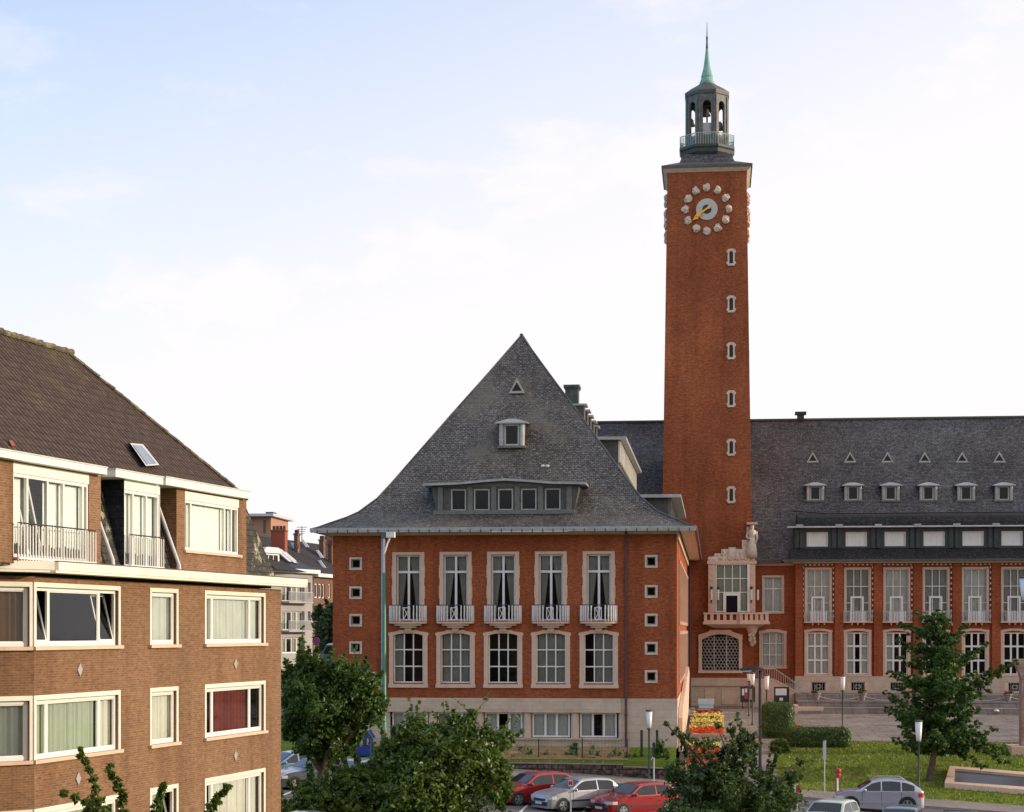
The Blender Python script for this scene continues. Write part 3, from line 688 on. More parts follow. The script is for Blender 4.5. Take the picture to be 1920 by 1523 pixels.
# lower side dormer box
Xe = -2.2; zt = CZ+7.65; ya = 104.2; yb = ya+19
sdm = MB(FRt); sdm.box(ya, yb, rs(zt)-.6, Xe-.3, CZ+5.8, zt-.1); sd_ = sdm.build('side_dormer', M['lead'], TH_, label='low box dormer beside the eave near the tower')
rr = MB(FRt); rr.box(ya-.6, yb, rs(zt)-1.2, Xe+.45, zt-.08, zt+.10); rr.build('dormer_roof', M['zinc'], sd_)
for k in range(10): y = ya + (yb-ya-.4)*k/9; MB(FRt).box(y, y+.35, Xe-.298, Xe-.1, CZ+6.0, zt-.12).build('dormer_post', M['dormer_grey'], sd_)
# small hooded dormers high on the right slope, giving the stepped outline, and the copper vent
for k in range(5):
    X = EX1 - roof_s(CZ+13.6) + .55; Y = 112 + k*3.0; zt = CZ+13.9
    o = MB(FRt).box(Y, Y+1.1, X-1.5, X, zt-1.4, zt).build('hooded_dormer', M['lead'], TH_)
    MB(FRt).box(Y-.12, Y+1.22, X-1.8, X+.18, zt+.002, zt+.12).build('dormer_roof', M['zinc'], o)
cx, cz_ = pz(1073, 780, 118.0); _, ct = pz(1073, 724, 118.0)
ch = MB(); ch.box(cx-.42, cx+.42, 117.4, 118.6, cz_-2.2, ct-.30); ch.hexa([(cx-.42, 117.4, ct-.298), (cx+.42, 117.4, ct-.298), (cx-.42, 118.6, ct-.298), (cx+.42, 118.6, ct-.298), (cx-.50, 117.3, ct-.18), (cx+.50, 117.3, ct-.18), (cx-.5, 118.7, ct-.18), (cx+.5, 118.7, ct-.18)])
ch.box(cx-.52, cx+.52, 117.28, 118.72, ct-.178, ct)
ch.build('chimney', M['copper_dark'], TH_, label='green copper vent stack behind the pyramid roof')
# --- right wing, link and their roof
YW = 143.0; YL = 144.2
WF = Frame((0, YW, 0), (1, 0, 0), (0, -1, 0)); LK = Frame((0, YL, 0), (1, 0, 0), (0, -1, 0))
wx = lambda px: WF.hit(px, 1182)[0]; wz = lambda py: WF.hit(1650, py)[1]
zWt, zWb = wz(1056), wz(1268.5)
wc = [1534.5 + 73.7*k for k in range(9)]
XW0, XW1 = wx(1491.5), wx(1534.5+73.7*8.6)
H = []
for c in wc: H += [(wx(c-22), wx(c+22), wz(1166), wz(1067)), (wx(c-21), wx(c+21), wz(1265), wz(1186))]
m = MB(WF); m.wall(XW0, XW1, zWb, zWt, -.25, H, .25)
m.poly([(XW0, -.25, zWb), (XW0, -1.4, zWb), (XW0, -1.4, zWt), (XW0, -.25, zWt)])
m.poly([(XW1, -.25, zWb), (XW1, -18, zWb), (XW1, -18, zWt), (XW1, -.25, zWt)])
m.build('wall', M['red_brick'], TH_)
pil = [(1491.5, 1506)] + [(1535+73.7*k+30, 1535+73.7*k+46.3) for k in range(9)]
for p0, p1 in pil: MB(WF).box(wx(p0), wx(p1), -.248, .05, zWb+.002, zWt-.003).build('pilaster', M['red_brick'], TH_)
m = MB(WF); hb = [(wx(c-20), wx(c+20), wz(1296), wz(1279.5)) for c in wc]; m.wall(XW0-.04, XW1, CZ-4.95, zWb, .10, hb, .3)
m.poly([(XW0-.04, .10, zWb), (XW1, .10, zWb), (XW1, -.3, zWb), (XW0-.04, -.3, zWb)]); m.poly([(XW0-.04, .10, CZ-4.95), (XW0-.04, .10, zWb), (XW0-.04, -1.4, zWb), (XW0-.04, -1.4, CZ-4.95)])
m.build('stone_base', M['stone_block'], TH_)
for h in hb:
    g_ = MB(WF); a0, a1, z0, z1 = h; g_.ring(a0+.3, a1-.3, z0, z1, .05, -.06, -.02)
    for k in range(1, 5): x = a0+.3+(a1-a0-.6)*k/5; g_.tube([(x, -.04, z0), (x, -.04, z1)], .02, 5)
    g_.ring((a0+a1)/2-.22, (a0+a1)/2+.22, (z0+z1)/2-.15, (z0+z1)/2+.15, .05, -.05, 0)
    o = g_.build('basement_grille', M['grey_paint'], TH_)
    s = MB(WF); s.box(a0, a0+.28, -.15, .11, z0, z1); s.box(a1-.28, a1, -.15, .11, z0, z1); s.build('window_surround', M['stone_trim'], o)
wm = ['full', 'both', 'left', None, None, None, 'full', 'full', None]
for i, c in enumerate(wc):
    a0, a1, z0, z1 = wx(c-22), wx(c+22), wz(1166), wz(1067)
    dx0, dx1 = wx(c-13), wx(c+12); zd = wz(1118)
    w_ = window(WF, a0, a1, z0, z1, 3, [wz(1099.5)], TH_, back=-.36, bar=.06, fw=.07, curtain='full', cmat='curtain_grey' if i % 2 else 'curtain_white', name='tall_window')
    f = MB(WF); f.ring(dx0, dx1, z0, zd, .15, -.33, -.26, tb=0); f.box(a0+.07, dx0-.01, -.40, -.31, wz(1130.5)-.03, wz(1130.5)+.03); f.box(dx1+.01, a1-.07, -.40, -.31, wz(1130.5)-.03, wz(1130.5)+.03)
    f.build('door_frame', M['white_paint'], w_)
    s = MB(WF); o0, o1 = wx(c-25.5), wx(c+25.5); s.box(o0, a0, -.4, -.14, z0, z1); s.box(a1, o1, -.4, -.14, z0, z1); s.box(o0, o1, -.4, -.138, z1+.002, z1+.13)
    s.build('window_surround', M['stone_trim'], w_)
    # toothed stone quoins up the pilaster edges
    t = MB(WF); zz = z0+.35
    while zz < zWt-.4:
        for x0, x1 in ((wx(c-29.5), wx(c-27.0)), (wx(c+27.0), wx(c+29.5))): t.box(x0, x1, -.247, -.04, zz, zz+.17)
        zz += .42
    x = o0
    while x < o1: t.box(x, x+.16, -.247, -.10, zWt-.16, zWt-.06); x += .34
    t.build('stone_teeth', M['stone_pale'], w_)
    # balconette
    bz0, bz1 = wz(1166), wz(1146.5); cx = wx(c); bw = wx(c+28)-cx
    b = MB(WF); b.box(cx-bw, cx+bw, -.24, .42, bz0-.08, bz0)
    for dx in (-.45, 0, .45): b.prism([(cx+dx-.07, bz0-.082), (cx+dx+.07, bz0-.082), (cx+dx+.03, bz0-.26), (cx+dx-.03, bz0-.26)], -.2, .25)
    bo = b.build('balcony', M['stone_trim'], TH_)
    rl = MB(WF)
    for k in range(11): x = cx-bw*.52+bw*1.04*k/10; rl.box(x-.028, x+.028, .36, .40, bz0, bz1)
    rl.build('balusters', M['white_paint'], bo)
    rl = MB(WF)
    for sx in (-1, 1):
        a, b2 = sorted((cx+sx*bw*.60, cx+sx*bw*.97)); rl.ring(a, b2, bz0+.03, bz1, .035, .36, .40)
        mx_, mz = (a+b2)/2, (bz0+bz1)/2
        rl.tube([(mx_+.13*cos(t_), .38, mz+.28*sin(t_)) for t_ in np.linspace(0, 2*pi, 13)], .022, 5)
        rl.tube([(mx_-.12, .38, bz0+.08), (mx_+.12, .38, bz1-.06)], .018, 5)
        rl.tube([(cx+sx*bw*.97, .38, bz1), (cx+sx*bw*.97, -.2, bz1)], .025, 5)
    rl.box(cx-bw, cx+bw, .355, .405, bz1+.002, bz1+.035); rl.build('handrail', M['grey_paint'], bo)
    a0, a1, z0, z1 = wx(c-21), wx(c+21), wz(1265), wz(1186)
    w_ = window(WF, a0, a1, z0, z1, 3, [wz(1212), wz(1238.5)], TH_, back=-.36, bar=.14, fw=.10, curtain=wm[i], cmat='curtain_white')
    arch_surround(WF, wx(c-26), wx(c+26), wz(1268), wz(1178.8), .17, .22, .12, w_, b=-.12, back=-.40, ears=.03, sill=.10)
# wing eave, cornice and roof
c_ = MB(WF); c_.box(XW0-.2, XW1, -.3, .30, zWt+.002, zWt+.18); c_.build('cornice', M['stone'], TH_)
ze = CZ+5.45
g_ = MB(WF); g_.box(wx(1466), XW1, .35, .95, ze-.10, ze+.05); g_.build('gutter', M['lead'], TH_)
e = MB(WF); e.box(wx(1470), XW1, -.1, .348, ze-.17, ze-.02); e.build('soffit', M['grey_paint'], TH_)
MB(LK).box(wx(1412), wx(1466), .0, .55, ze-.18, ze+.0).build('gutter', M['iron_dark_red'], TH_)
MB(LK).box(wx(1410), XW0-.05, .002, .12, zWt-.12, zWt+.05).build('cornice', M['stone_trim'], TH_)
YR, ZR = 152.5, CZ+17.5
XRa = -11.5
slope = (ZR-ze)/(YR-(YL-.5))
def wr_y(z): return YL-.5 + (z-ze)/slope
r = MB(); nn = 60
xs_ = list(np.linspace(XRa, XW1+2, 80))
r.sheet(lambda x, z: (x, wr_y(z), z + .0), xs_, [ze, ZR]); r.sheet(lambda x, z: (x, 2*YR-wr_y(z), z), xs_, [ze, ZR])
r.poly([(XW1+2, wr_y(ze), ze), (XW1+2, 2*YR-wr_y(ze), ze), (XW1+2, YR, ZR)])
r.build('roof', M['slate_wing'], TH_)
rd = MB(); rd.box(XRa, XW1+2, YR-.16, YR+.16, ZR-.05, ZR+.10)
rd.build('ridge_capping', M['lead'], TH_)
v = MB(); a = W(1501, 786, YR); b_ = W(1501, 773, YR); v.box(a.x-.28, a.x+.28, YR-.3, YR+.3, ZR, b_.z-.22); v.box(a.x-.46, a.x+.46, YR-.45, YR+.45, b_.z-.22, b_.z); v.build('roof_vent', M['iron'], TH_, label='black capped vent on the wing ridge')
# gable end of pavilion wing where roofs meet is hidden; small hooded dormers
def wfr(z): return Frame((0, wr_y(z), 0), (1, 0, 0), (0, -1, 0))
for k in range(9):
    c = 1528.7+70.7*k; Yx = 148.6
    x, zz0 = pz(c, 938, Yx); _, zz1 = pz(c, 911.5, Yx); F = Frame((0, wr_y(zz0)-.1, 0), (1, 0, 0), (0, -1, 0))
    x, zz0 = pz(c, 938, F.O.y); _, zz1 = pz(c, 911.5, F.O.y)
    small_dormer(F, x, zz0, zz1, 1.36, TH_, 2.2, glass='glass_dark')
    c = 1524+70.0*k; x, zz = pz(c, 867, 151); F = Frame((0, wr_y(zz)-.1, 0), (1, 0, 0), (0, -1, 0)); x, zz = pz(c, 867, F.O.y)
    tri_dormer(F, x, zz, .90, .80, TH_, .8)
# ribbon dormer over the wing
rx0 = wx(1489); zr0, zr1 = wz(1028), wz(989)
FB = Frame((0, YW+.35, 0), (1, 0, 0), (0, -1, 0))
H = [(wx(1533+73.2*k-20), wx(1533+73.2*k+20), wz(1024), wz(997)) for k in range(9)]
d = MB(FB); d.wall(rx0, XW1, zr0, zr1, 0, H, .2); d.poly([(rx0, 0, zr0), (rx0, -4, zr0), (rx0, -4, zr1), (rx0, 0, zr1)])
dw = d.build('ribbon_dormer', M['lead_dark'], TH_, label='continuous dark dormer band above the wing windows')
for k, h in enumerate(H):
    f = MB(FB); f.ring(h[0], h[1], h[2], h[3], .06, -.12, -.04); f.build('dormer_frame', M['white_paint'], dw)
    fold(FB, h[0]+.03, h[1]-.03, h[2], h[3], -.17, dw, M['blind_white'], n=26, amp=.02)
    cxk = (h[0]+h[1])/2; xp = cxk+ (wx(1533+36.6)-wx(1533))
    for s_ in (-.22, .22): MB(FB).box(xp+s_-.15, xp+s_+.15, .002, .16, zr0+.02, zr1-.03).build('dormer_post', M['lead_dark'], dw)
for s_ in (.1, .45): MB(FB).box(rx0+s_, rx0+s_+.28, .002, .16, zr0+.02, zr1-.03).build('dormer_post', M['lead_dark'], dw)
MB(FB).box(wx(1476), XW1, -.3, .75, zr1, zr1+.10).build('dormer_gutter', M['zinc_pale'], dw)
hd = MB(FB)                                              # curved slate hood above
prof = [(.55, zr1+.102), (.50, zr1+.45), (.30, zr1+.80), (-.2, zr1+1.0), (-2.2, zr1+1.25), (-2.2, zr1+.102)]
hd.prisma(prof, rx0+.25, XW1); hd.build('dormer_roof', M['slate_dark'], dw)
nm = MB(FB)
nm.tube([(rx0, -1.8, zr1+1.45), (rx0+2.5, .05, zr1+1.12), (XW1, .05, zr1+1.16)], .05, 5); nm.build('dormer_flashing', M['iron'], dw)
for k in range(10):
    x = wx(1497+73.4*k); MB(FB).box(x-.18, x+.36, .56, .80, zr1+.102, zr1+.24).build('dormer_block', M['zinc'], dw)
ap = MB(FB); ap.prisma([(.02, zr0-.004), (.34, zr0-.10), (1.05, ze+.06), (1.05, ze-.02), (-.5, ze-.02), (-.5, zr0-.004)], rx0-.35, XW1); ap.build('slate_apron', M['slate_dark'], dw)
# --- link between tower and wing
l0, l1 = wx(1409), XW0
H = [(wx(1433), wx(1468), wz(1147), wz(1081)), (wx(1430), wx(1470), wz(1251), wz(1186))]
m = MB(LK); m.wall(l0, l1, wz(1283), zWt, 0, H, .2); m.build('wall', M['red_brick'], TH_)
h = H[0]; w_ = window(LK, *h, 2, [wz(1103)], TH_, bar=.09, curtain='full', cmat='curtain_white'); MB(LK).ring(h[0]-.14, h[1]+.14, h[2]-.14, h[3]+.14, .14, -.1, .06).build('window_surround', M['stone_trim'], w_)
h = H[1]; w_ = window(LK, *h, 3, [wz(1207), wz(1229)], TH_, bar=.07, curtain='full', cmat='curtain_white'); arch_surround(LK, h[0]-.24, h[1]+.24, h[2]-.16, h[3]+.24, .2, .22, .14, w_, b=.07, ears=.03, sill=.14)
m = MB(LK); m.wall(l0, l1, CZ-6.2, wz(1283), .05); m.build('stone_base', M['stone_block'], TH_)
# stair beside the link: sloping parapet, landing and railing
sp = MB(Frame((0, 141.6, 0), (1, 0, 0), (0, -1, 0)))
zl = wz(1276); xA, xB, xC = wx(1412), wx(1452), wx(1502)
sp.prism([(xA, CZ-6.2), (xC+.6, CZ-6.2), (xC+.6, wz(1312)), (xB, zl), (xA, zl)], -.35, 0)
sp.prism([(xB-.05, zl+.002), (xC+.65, wz(1312)+.0), (xC+.65, wz(1312)+.14), (xB-.05, zl+.14)], -.40, .05); sp.box(xA, xB-.06, -.4, .05, zl+.002, zl+.14)
sp.box(6.0, 6.28, 5.2, 7.5, CZ-6.5, CZ-5.5)
sp.box(6.29, 8.1, 6.6, 7.3, CZ-6.5, CZ-5.62)
so = sp.build('entrance_stair', M['stone_trim'], TH_)
rl = MB(Frame((0, 141.8, 0), (1, 0, 0), (0, -1, 0)))
for k in range(20):
    x = xA+.2+(xC-xA-.4)*k/19; zz = zl+.14 if x < xB else zl+.14+(wz(1312)-zl)*(x-xB)/(xC+.6-xB)
    rl.tube([(x, 0, zz), (x, 0, zz+.75)], .02, 5)
rl.tube([(xA, 0, zl+.9), (xB, 0, zl+.9), (xC, 0, wz(1312)+.95)], .035, 6)
rl.build('stair_railing', M['grey_paint'], so)

# --- clock tower
TC = (-.40, 146.5)
def tw(z): return 3.47 - (z-(CZ+9.7))*(3.47-3.11)/25.1     # half width at height z
zt0, zt1 = CZ-5.0, W(1324, 322, 143.3).z
def tring(z): h = tw(z); return [(TC[0]-h, TC[1]-h, z), (TC[0]+h, TC[1]-h, z), (TC[0]+h, TC[1]+h, z), (TC[0]-h, TC[1]+h, z)]
ztb = W(1340, 1271, 143).z
t = MB(); zz = np.linspace(ztb, zt1, 8)
for z0, z1 in zip(zz, zz[1:]):
    A, B = tring(z0), tring(z1)
    for k in range(4): t.poly([A[k], A[(k+1) % 4], B[(k+1) % 4], B[k]])
t.build('tower_wall', M['tower_brick'], TH_, label='tall red brick clock tower shaft')
t = MB(); h = tw(ztb)+.06; t.box(TC[0]-h, TC[0]+h, TC[1]-h, TC[1]+h, CZ-6.4, ztb-.004)
t.box(TC[0]-h, TC[0]+h+.1, TC[1]-h-.14, TC[1]-h-.003, W(1340, 1286, 143).z, ztb-.1)
t.box(XR+.05, TC[0]-h-.003, TC[1]-h+.05, TC[1]-h+.6, CZ-6.4, ztb-.004)
t.build('stone_base', M['stone_block'], TH_)
MB().box(XR+.05, TC[0]-3.3, 143.3, 144.0, ztb, CZ+5.5).build('wall', M['tower_brick'], TH_)
for p0, p1, y0, y1 in ((1322, 1339, 1291, 1322), (1353, 1385, 1291, 1322), (1420, 1432, 1291, 1322)):
    a = W(p0, y1, 142.9); b_ = W(p1, y0, 142.9); MB().ring if 0 else None
    f = MB(Frame((0, TC[1]-h-.003, 0), (1, 0, 0), (0, -1, 0))); f.ring(a.x, b_.x, a.z+.05, b_.z, .08, 0, .05); f.box(a.x+.08, b_.x-.08, 0, .02, a.z+.13, b_.z-.08); f.build('stone_panel', M['stone'], TH_)
# cornice, cap roof
ZC0, ZC1 = zt1, W(1324, 306, 142.6).z
hc = tw(zt1)
c_ = MB(); c_.prismz([(TC[0]-hc-.06, TC[1]-hc-.06), (TC[0]+hc+.06, TC[1]-hc-.06), (TC[0]+hc+.06, TC[1]+hc+.06), (TC[0]-hc-.06, TC[1]+hc+.06)], ZC0, ZC1-.22, 1.10)
c_.build('cornice', M['stone_pale'], TH_)
hh = hc+.46; c_ = MB(); c_.box(TC[0]-hh, TC[0]+hh, TC[1]-hh, TC[1]+hh, ZC1-.218, ZC1); c_.build('gutter', M['lead'], TH_)
def octo(r): return [(TC[0]+r*cos(pi/8+k*pi/4), TC[1]+r*sin(pi/8+k*pi/4)) for k in range(8)]
zW = lambda py: W(1324, py, 146.5).z
c_ = MB(); sq = [(TC[0]-hh+.05, TC[1]-hh+.05), (TC[0]+hh-.05, TC[1]-hh+.05), (TC[0]+hh-.05, TC[1]+hh-.05), (TC[0]-hh+.05, TC[1]+hh-.05)]
c_.prismz(sq, ZC1+.002, ZC1+.55, .62); c_.prismz([(TC[0]+(a-TC[0])*.62, TC[1]+(b-TC[1])*.62) for a, b in sq], ZC1+.552, zW(300), .85); c_.build('tower_roof', M['slate_wing'], TH_)
LR = 40*146.5/3400*1.04          # lantern radius
PR_ = 54*146.5/3400*1.02
lt = MB(); lt.lathe(TC[0], TC[1], [(PR_*.86, zW(301)), (PR_*.94, zW(296)), (PR_*.96, zW(290)), (PR_, zW(287)), (PR_, zW(283))], 8, pi/8)
lt.build('gallery_floor', M['lead_dark'], TH_)
rl = MB(); zr0_, zr1_ = zW(283), zW(262); R = PR_*.97
for k in range(8):
    a = Vector((TC[0]+R*cos(pi/8+k*pi/4), TC[1]+R*sin(pi/8+k*pi/4))); b_ = Vector((TC[0]+R*cos(pi/8+(k+1)*pi/4), TC[1]+R*sin(pi/8+(k+1)*pi/4)))
    for j in range(9): p = a.lerp(b_, j/9); rl.tube([(p.x, p.y, zr0_), (p.x, p.y, zr1_)], .024 if j else .04, 5)
    rl.tube([(a.x, a.y, zr1_), (b_.x, b_.y, zr1_)], .04, 5)
rl.build('gallery_railing', M['grey_paint'], TH_)
gl = MB()
for k in range(8):
    a = (TC[0]+(R-.05)*cos(pi/8+k*pi/4), TC[1]+(R-.05)*sin(pi/8+k*pi/4)); b_ = (TC[0]+(R-.05)*cos(pi/8+(k+1)*pi/4), TC[1]+(R-.05)*sin(pi/8+(k+1)*pi/4))
    gl.poly([(a[0], a[1], zr0_+.05), (b_[0], b_[1], zr0_+.05), (b_[0], b_[1], zr1_-.08), (a[0], a[1], zr1_-.08)])
gl.build('gallery_panel', glassmat('panel_glass', (.62, .80, .74)), TH_)
# lantern: eight piers with arched openings
bz0, bz1 = zW(283)+.002, zW(186)
lan = MB(); side = 2*LR*sin(pi/8)
for k in range(8):
    a0 = pi/8+k*pi/4; P0 = Vector((TC[0]+LR*cos(a0), TC[1]+LR*sin(a0), 0)); P1 = Vector((TC[0]+LR*cos(a0+pi/4), TC[1]+LR*sin(a0+pi/4), 0))
    F = Frame(P0, (P1-P0), (P1-P0).normalized().cross(Vector((0, 0, 1)))); lan.fr = F
    ow = side*.235; zs_ = zW(206); zs0 = zW(250); n = 8
    lan.box(0, side/2-ow, -.22, 0, bz0, bz1); lan.box(side/2+ow, side, -.22, 0, bz0, bz1)
    arc = [(side/2+ow*cos(t_), zs_+ow*sin(t_)) for t_ in np.linspace(0, pi, n)]
    lan.prism([(side/2-ow, bz1), (side/2+ow, bz1)] + arc, -.218, -.002)
    lan.box(side/2-ow, side/2+ow, -.2, -.04, bz0, bz0+.9)
    for s_ in (.04, side-.16): lan.box(s_, s_+.12, .002, .06, bz0, bz1-.1)
lan.fr = WORLD
lo = lan.build('bell_lantern', M['lantern_metal'], TH_, label='octagonal bell lantern with arched openings')
bl = MB(); 
for px, py, rr_ in ((1323, 208, .42), (1350, 238, .34), (1297, 232, .30)):
    p = W(px, py, 146.5); bl.lathe(p.x, 146.5 + (0 if px == 1323 else -.3), [(rr_, p.z-rr_), (rr_*.85, p.z-rr_*.7), (rr_*.6, p.z), (rr_*.5, p.z+rr_*.6), (.08, p.z+rr_*.8), (.06, p.z+rr_)], 14)
bl.tube([(TC[0]-1.3, 146.5, zW(198)), (TC[0]+1.3, 146.5, zW(198))], .09, 6); bl.tube([(TC[0], 145.4, zW(222)), (TC[0], 147.6, zW(222))], .07, 6)
bl.build('bell', M['bronze'], lo)
hm = MB(); hm.box(TC[0]-.35, TC[0]+.35, 145.3, 145.36, bz0, zW(238)); hm.build('access_hatch', M['zinc_pale'], lo)
c_ = MB(); Rr = 43*146.5/3400*1.03
c_.lathe(TC[0], TC[1], [(LR*.95, bz1-.02), (Rr*.98, zW(186)), (Rr, zW(181)), (Rr, zW(179)), (Rr*.72, zW(170)), (Rr*.45, zW(163)), (Rr*.30, zW(158))], 8, pi/8); c_.build('lantern_roof', M['lead'], TH_)
sc = 146.5/3400
c_ = MB(); c_.lathe(TC[0], TC[1], [(13.5*sc, zW(160)), (13.8*sc, zW(155)), (12.2*sc, zW(152)), (10.5*sc, zW(147)), (11.2*sc, zW(144)), (10.0*sc, zW(141)), (6.8*sc, zW(128)), (4.2*sc, zW(110)), (2.4*sc, zW(92))], 16)
c_.build('spire', M['copper'], TH_, smooth=False, label='green copper spire on top of the tower')
c_ = MB(); c_.lathe(TC[0], TC[1], [(2.4*sc, zW(92)), (1.6*sc, zW(80)), (1.9*sc, zW(70)), (1.0*sc, zW(68)), (.8*sc, zW(60)), (.35*sc, zW(42))], 8); c_.build('finial', M['lead'], TH_)
# clocks on three sides
for nm_, F in (('front', Frame((TC[0], TC[1]-tw(W(1324, 392, 143.3).z)-.02, 0), (1, 0, 0), (0, -1, 0))), ('left', Frame((TC[0]-tw(CZ+34)-.02, TC[1], 0), (0, -1, 0), (-1, 0, 0))), ('right', Frame((TC[0]+tw(CZ+34)+.02, TC[1], 0), (0, 1, 0), (1, 0, 0)))):
    zc = W(1324, 392, 143.2).z; s_ = 143.2/3400
    ck = MB(F); ck.prism([(20*s_*cos(t_), zc+20*s_*sin(t_)) for t_ in np.linspace(0, 2*pi, 33)[:-1]], 0, .08)
    co = ck.build('clock', M['dial'], TH_, label='tower clock, pale disc inside a ring of carved stones' if nm_ == 'front' else None)
    MB(F).prism([(8.5*s_*cos(t_), zc+8.5*s_*sin(t_)) for t_ in np.linspace(0, 2*pi, 17)[:-1]], .082, .12).build('clock_hub', M['iron'], co)
    for k in range(12):
        t_ = k*pi/6; cx, cz2 = 40.5*s_*sin(t_), zc+40.5*s_*cos(t_)
        if nm_ == 'right' and k in (9,): pass
        MB(F).ell((cx, .10, cz2), (7.0*s_, .20, 7.0*s_), 9, 6, .26).build('numeral_stone', M['stone_pale'], co)
    def hand(ang, l, wd_, b, name='clock_hand'):
        d_ = (sin(ang), cos(ang)); n_ = (cos(ang), -sin(ang))
        pts = [(-.25*l, 0), (-.22*l, wd_), (0, wd_*.5), (.55*l, wd_*.55), (.72*l, wd_*1.6), (.86*l, wd_*.7), (l, 0)]
        poly = [(d_[0]*a+n_[0]*w_, zc+d_[1]*a+n_[1]*w_) for a, w_ in pts] + [(d_[0]*a-n_[0]*w_, zc+d_[1]*a-n_[1]*w_) for a, w_ in pts[-2:0:-1]]
        MB(F).prism(poly, b, b+.05).build(name, M['gold'], co)
    hand(radians(232), 34*s_, 2.6*s_, .16); hand(radians(237), 26*s_, 3.0*s_, .24)
# tower slit windows
for y in (482, 570, 658, 748, 839, 928):
    p = W(1371, y, 143.2); z = p.z; F = Frame((p.x, TC[1]-tw(z), 0), (1, 0, 0), (0, -1, 0)); s_ = 143/3400
    o = MB(F).box(-3.2*s_, 3.2*s_, -.02, .04, z-11*s_, z+9*s_).build('slit_window', M['glass_dark'], TH_)
    f = MB(F); w1, w0 = 6.6*s_, 3.4*s_
    arc = [(w0*cos(t_), z+8*s_+w0*sin(t_)) for t_ in np.linspace(0, pi, 8)]
    f.box(-w1, -w0, -.05, .10, z-12*s_, z+8*s_); f.box(w0, w1, -.05, .10, z-12*s_, z+8*s_); f.prism([(w1, z+8*s_), (w1, z+14*s_), (w1*.6, z+15.5*s_), (-w1*.6, z+15.5*s_), (-w1, z+14*s_), (-w1, z+8*s_)][::-1] + arc[:: 1], -.05, .102)
    for sx in (-1, 1):
        for zz in (z-13*s_, z+8*s_): f.box(sx*7.2*s_-1.4*s_, sx*7.2*s_+1.4*s_, -.05, .11, zz, zz+4.5*s_)
    f.box(-w1, w1, -.05, .13, z-16*s_, z-12*s_-.002); f.build('window_surround', M['stone_pale'], o)
    F = Frame((TC[0]+tw(z), 147.8, 0), (0, 1, 0), (1, 0, 0)); MB(F).ring(-w1, w1, z-15*s_, z+15*s_, .12, -.05, .10).build('side_window_surround', M['stone_pale'], o)
# corner oriel with relief, statue, balcony and corbel
TF = Frame((0, 142.82, 0), (1, 0, 0), (0, -1, 0)); tx = lambda px: TF.hit(px, 1182)[0]; tz = lambda py: TF.hit(1370, py)[1]
ob = MB(TF)
ob.box(tx(1328), tx(1341), -.3, .45, tz(1148), tz(1058)); ob.box(tx(1405), tx(1416), -.5, .45, tz(1148), tz(1058))
for k in range(8):
    zz = tz(1062+10.5*k)
    for px in (1334.5, 1410.5): ob.box(tx(px-3), tx(px+3), .452, .50, zz-.28, zz-.05)
ob.box(tx(1326), tx(1418.5), -.5, .55, tz(1058)+.002, tz(1052))
oo = ob.build('oriel', M['stone_trim'], TH_, label='white stone corner oriel with carved crest and statue')
window(TF, tx(1341.5), tx(1404.5), tz(1148), tz(1058), 4, [tz(1085), tz(1111)], oo.parent, back=.35, bar=.07, fw=.09, curtain='blind', cmat='curtain_green', name='oriel_window')
f = MB(TF); f.ring(tx(1356), tx(1388), tz(1148), tz(1112), .22, .40, .47, tb=0); f.build('door_frame', M['white_paint'], oo)
MB(TF).box(tx(1361.5), tx(1382.5), .385, .41, tz(1148), tz(1117)).build('glazed_door', M['glass_dark'], oo)
MB(TF).box(tx(1401), tx(1405.5), .38, .50, tz(1148), tz(1058)).build('corner_post', M['white_paint'], oo)
rlf = MB(TF)
steps_ = [(1330, 1341, 1046), (1341, 1352, 1038), (1352, 1366, 1030), (1366, 1380, 1027), (1380, 1391, 1030), (1391, 1402, 1013), (1402, 1416, 1035)]
for a, b_, y in steps_: rlf.box(tx(a), tx(b_)-.004, -.3, .36, tz(1052)+.002, tz(y))
rlf.box(tx(1400), tx(1413), -.3, .2, tz(1035), tz(988))
random.seed(5)
for k in range(46):
    px = random.uniform(1331, 1415); lim = [y for a, b_, y in steps_ if a <= px <= b_][0]; py = random.uniform(lim+3, 1050)
    rr_ = random.uniform(.08, .22); rlf.ell((tx(px), .36, tz(py)), (rr_, .14, rr_*random.uniform(.8, 1.6)), 8, 5, .15)
for cx_, cy_ in ((1372, 1040),): rlf.ell((tx(cx_), .40, tz(cy_)), (.30, .12, .42), 12, 7, .02)
rlf.build('carved_relief', M['stone_pale'], oo, smooth=False)
sx_ = tx(1409.5); sta = MB(TF)
ZZ = lambda py: tz(py)
sta.lathe(sx_, .45, [(.42, ZZ(1046)), (.40, ZZ(1036)), (.33, ZZ(1022)), (.25, ZZ(1012)), (.24, ZZ(1007)), (.33, ZZ(1000)), (.30, ZZ(996)), (.12, ZZ(993.5)), (.11, ZZ(992))], 14)
sta.ell((sx_, .47, ZZ(989)), (.17, .19, .22), 12, 8); sta.tube([(sx_-.32, .45, ZZ(998)), (sx_-.42, .6, ZZ(1008)), (sx_-.1, .78, ZZ(1012))], [.11, .09, .07], 8)
sta.tube([(sx_+.32, .45, ZZ(998)), (sx_+.40, .5, ZZ(1009)), (sx_+.30, .62, ZZ(1020))], [.11, .09, .06], 8)
for k in range(7): t_ = -2.6+k*.35; sta.tube([(sx_+.25*cos(t_), .45-.25*sin(t_), ZZ(1012)), (sx_+.42*cos(t_), .45-.42*sin(t_), ZZ(1045))], [.03, .06], 6)
sta.build('statue', M['stone_pale'], oo, smooth=True, label='robed stone figure under a small canopy slab')
MB(TF).box(tx(1400), tx(1420), -.2, .85, ZZ(984.5), ZZ(981)).build('statue_canopy', M['stone_trim'], oo)
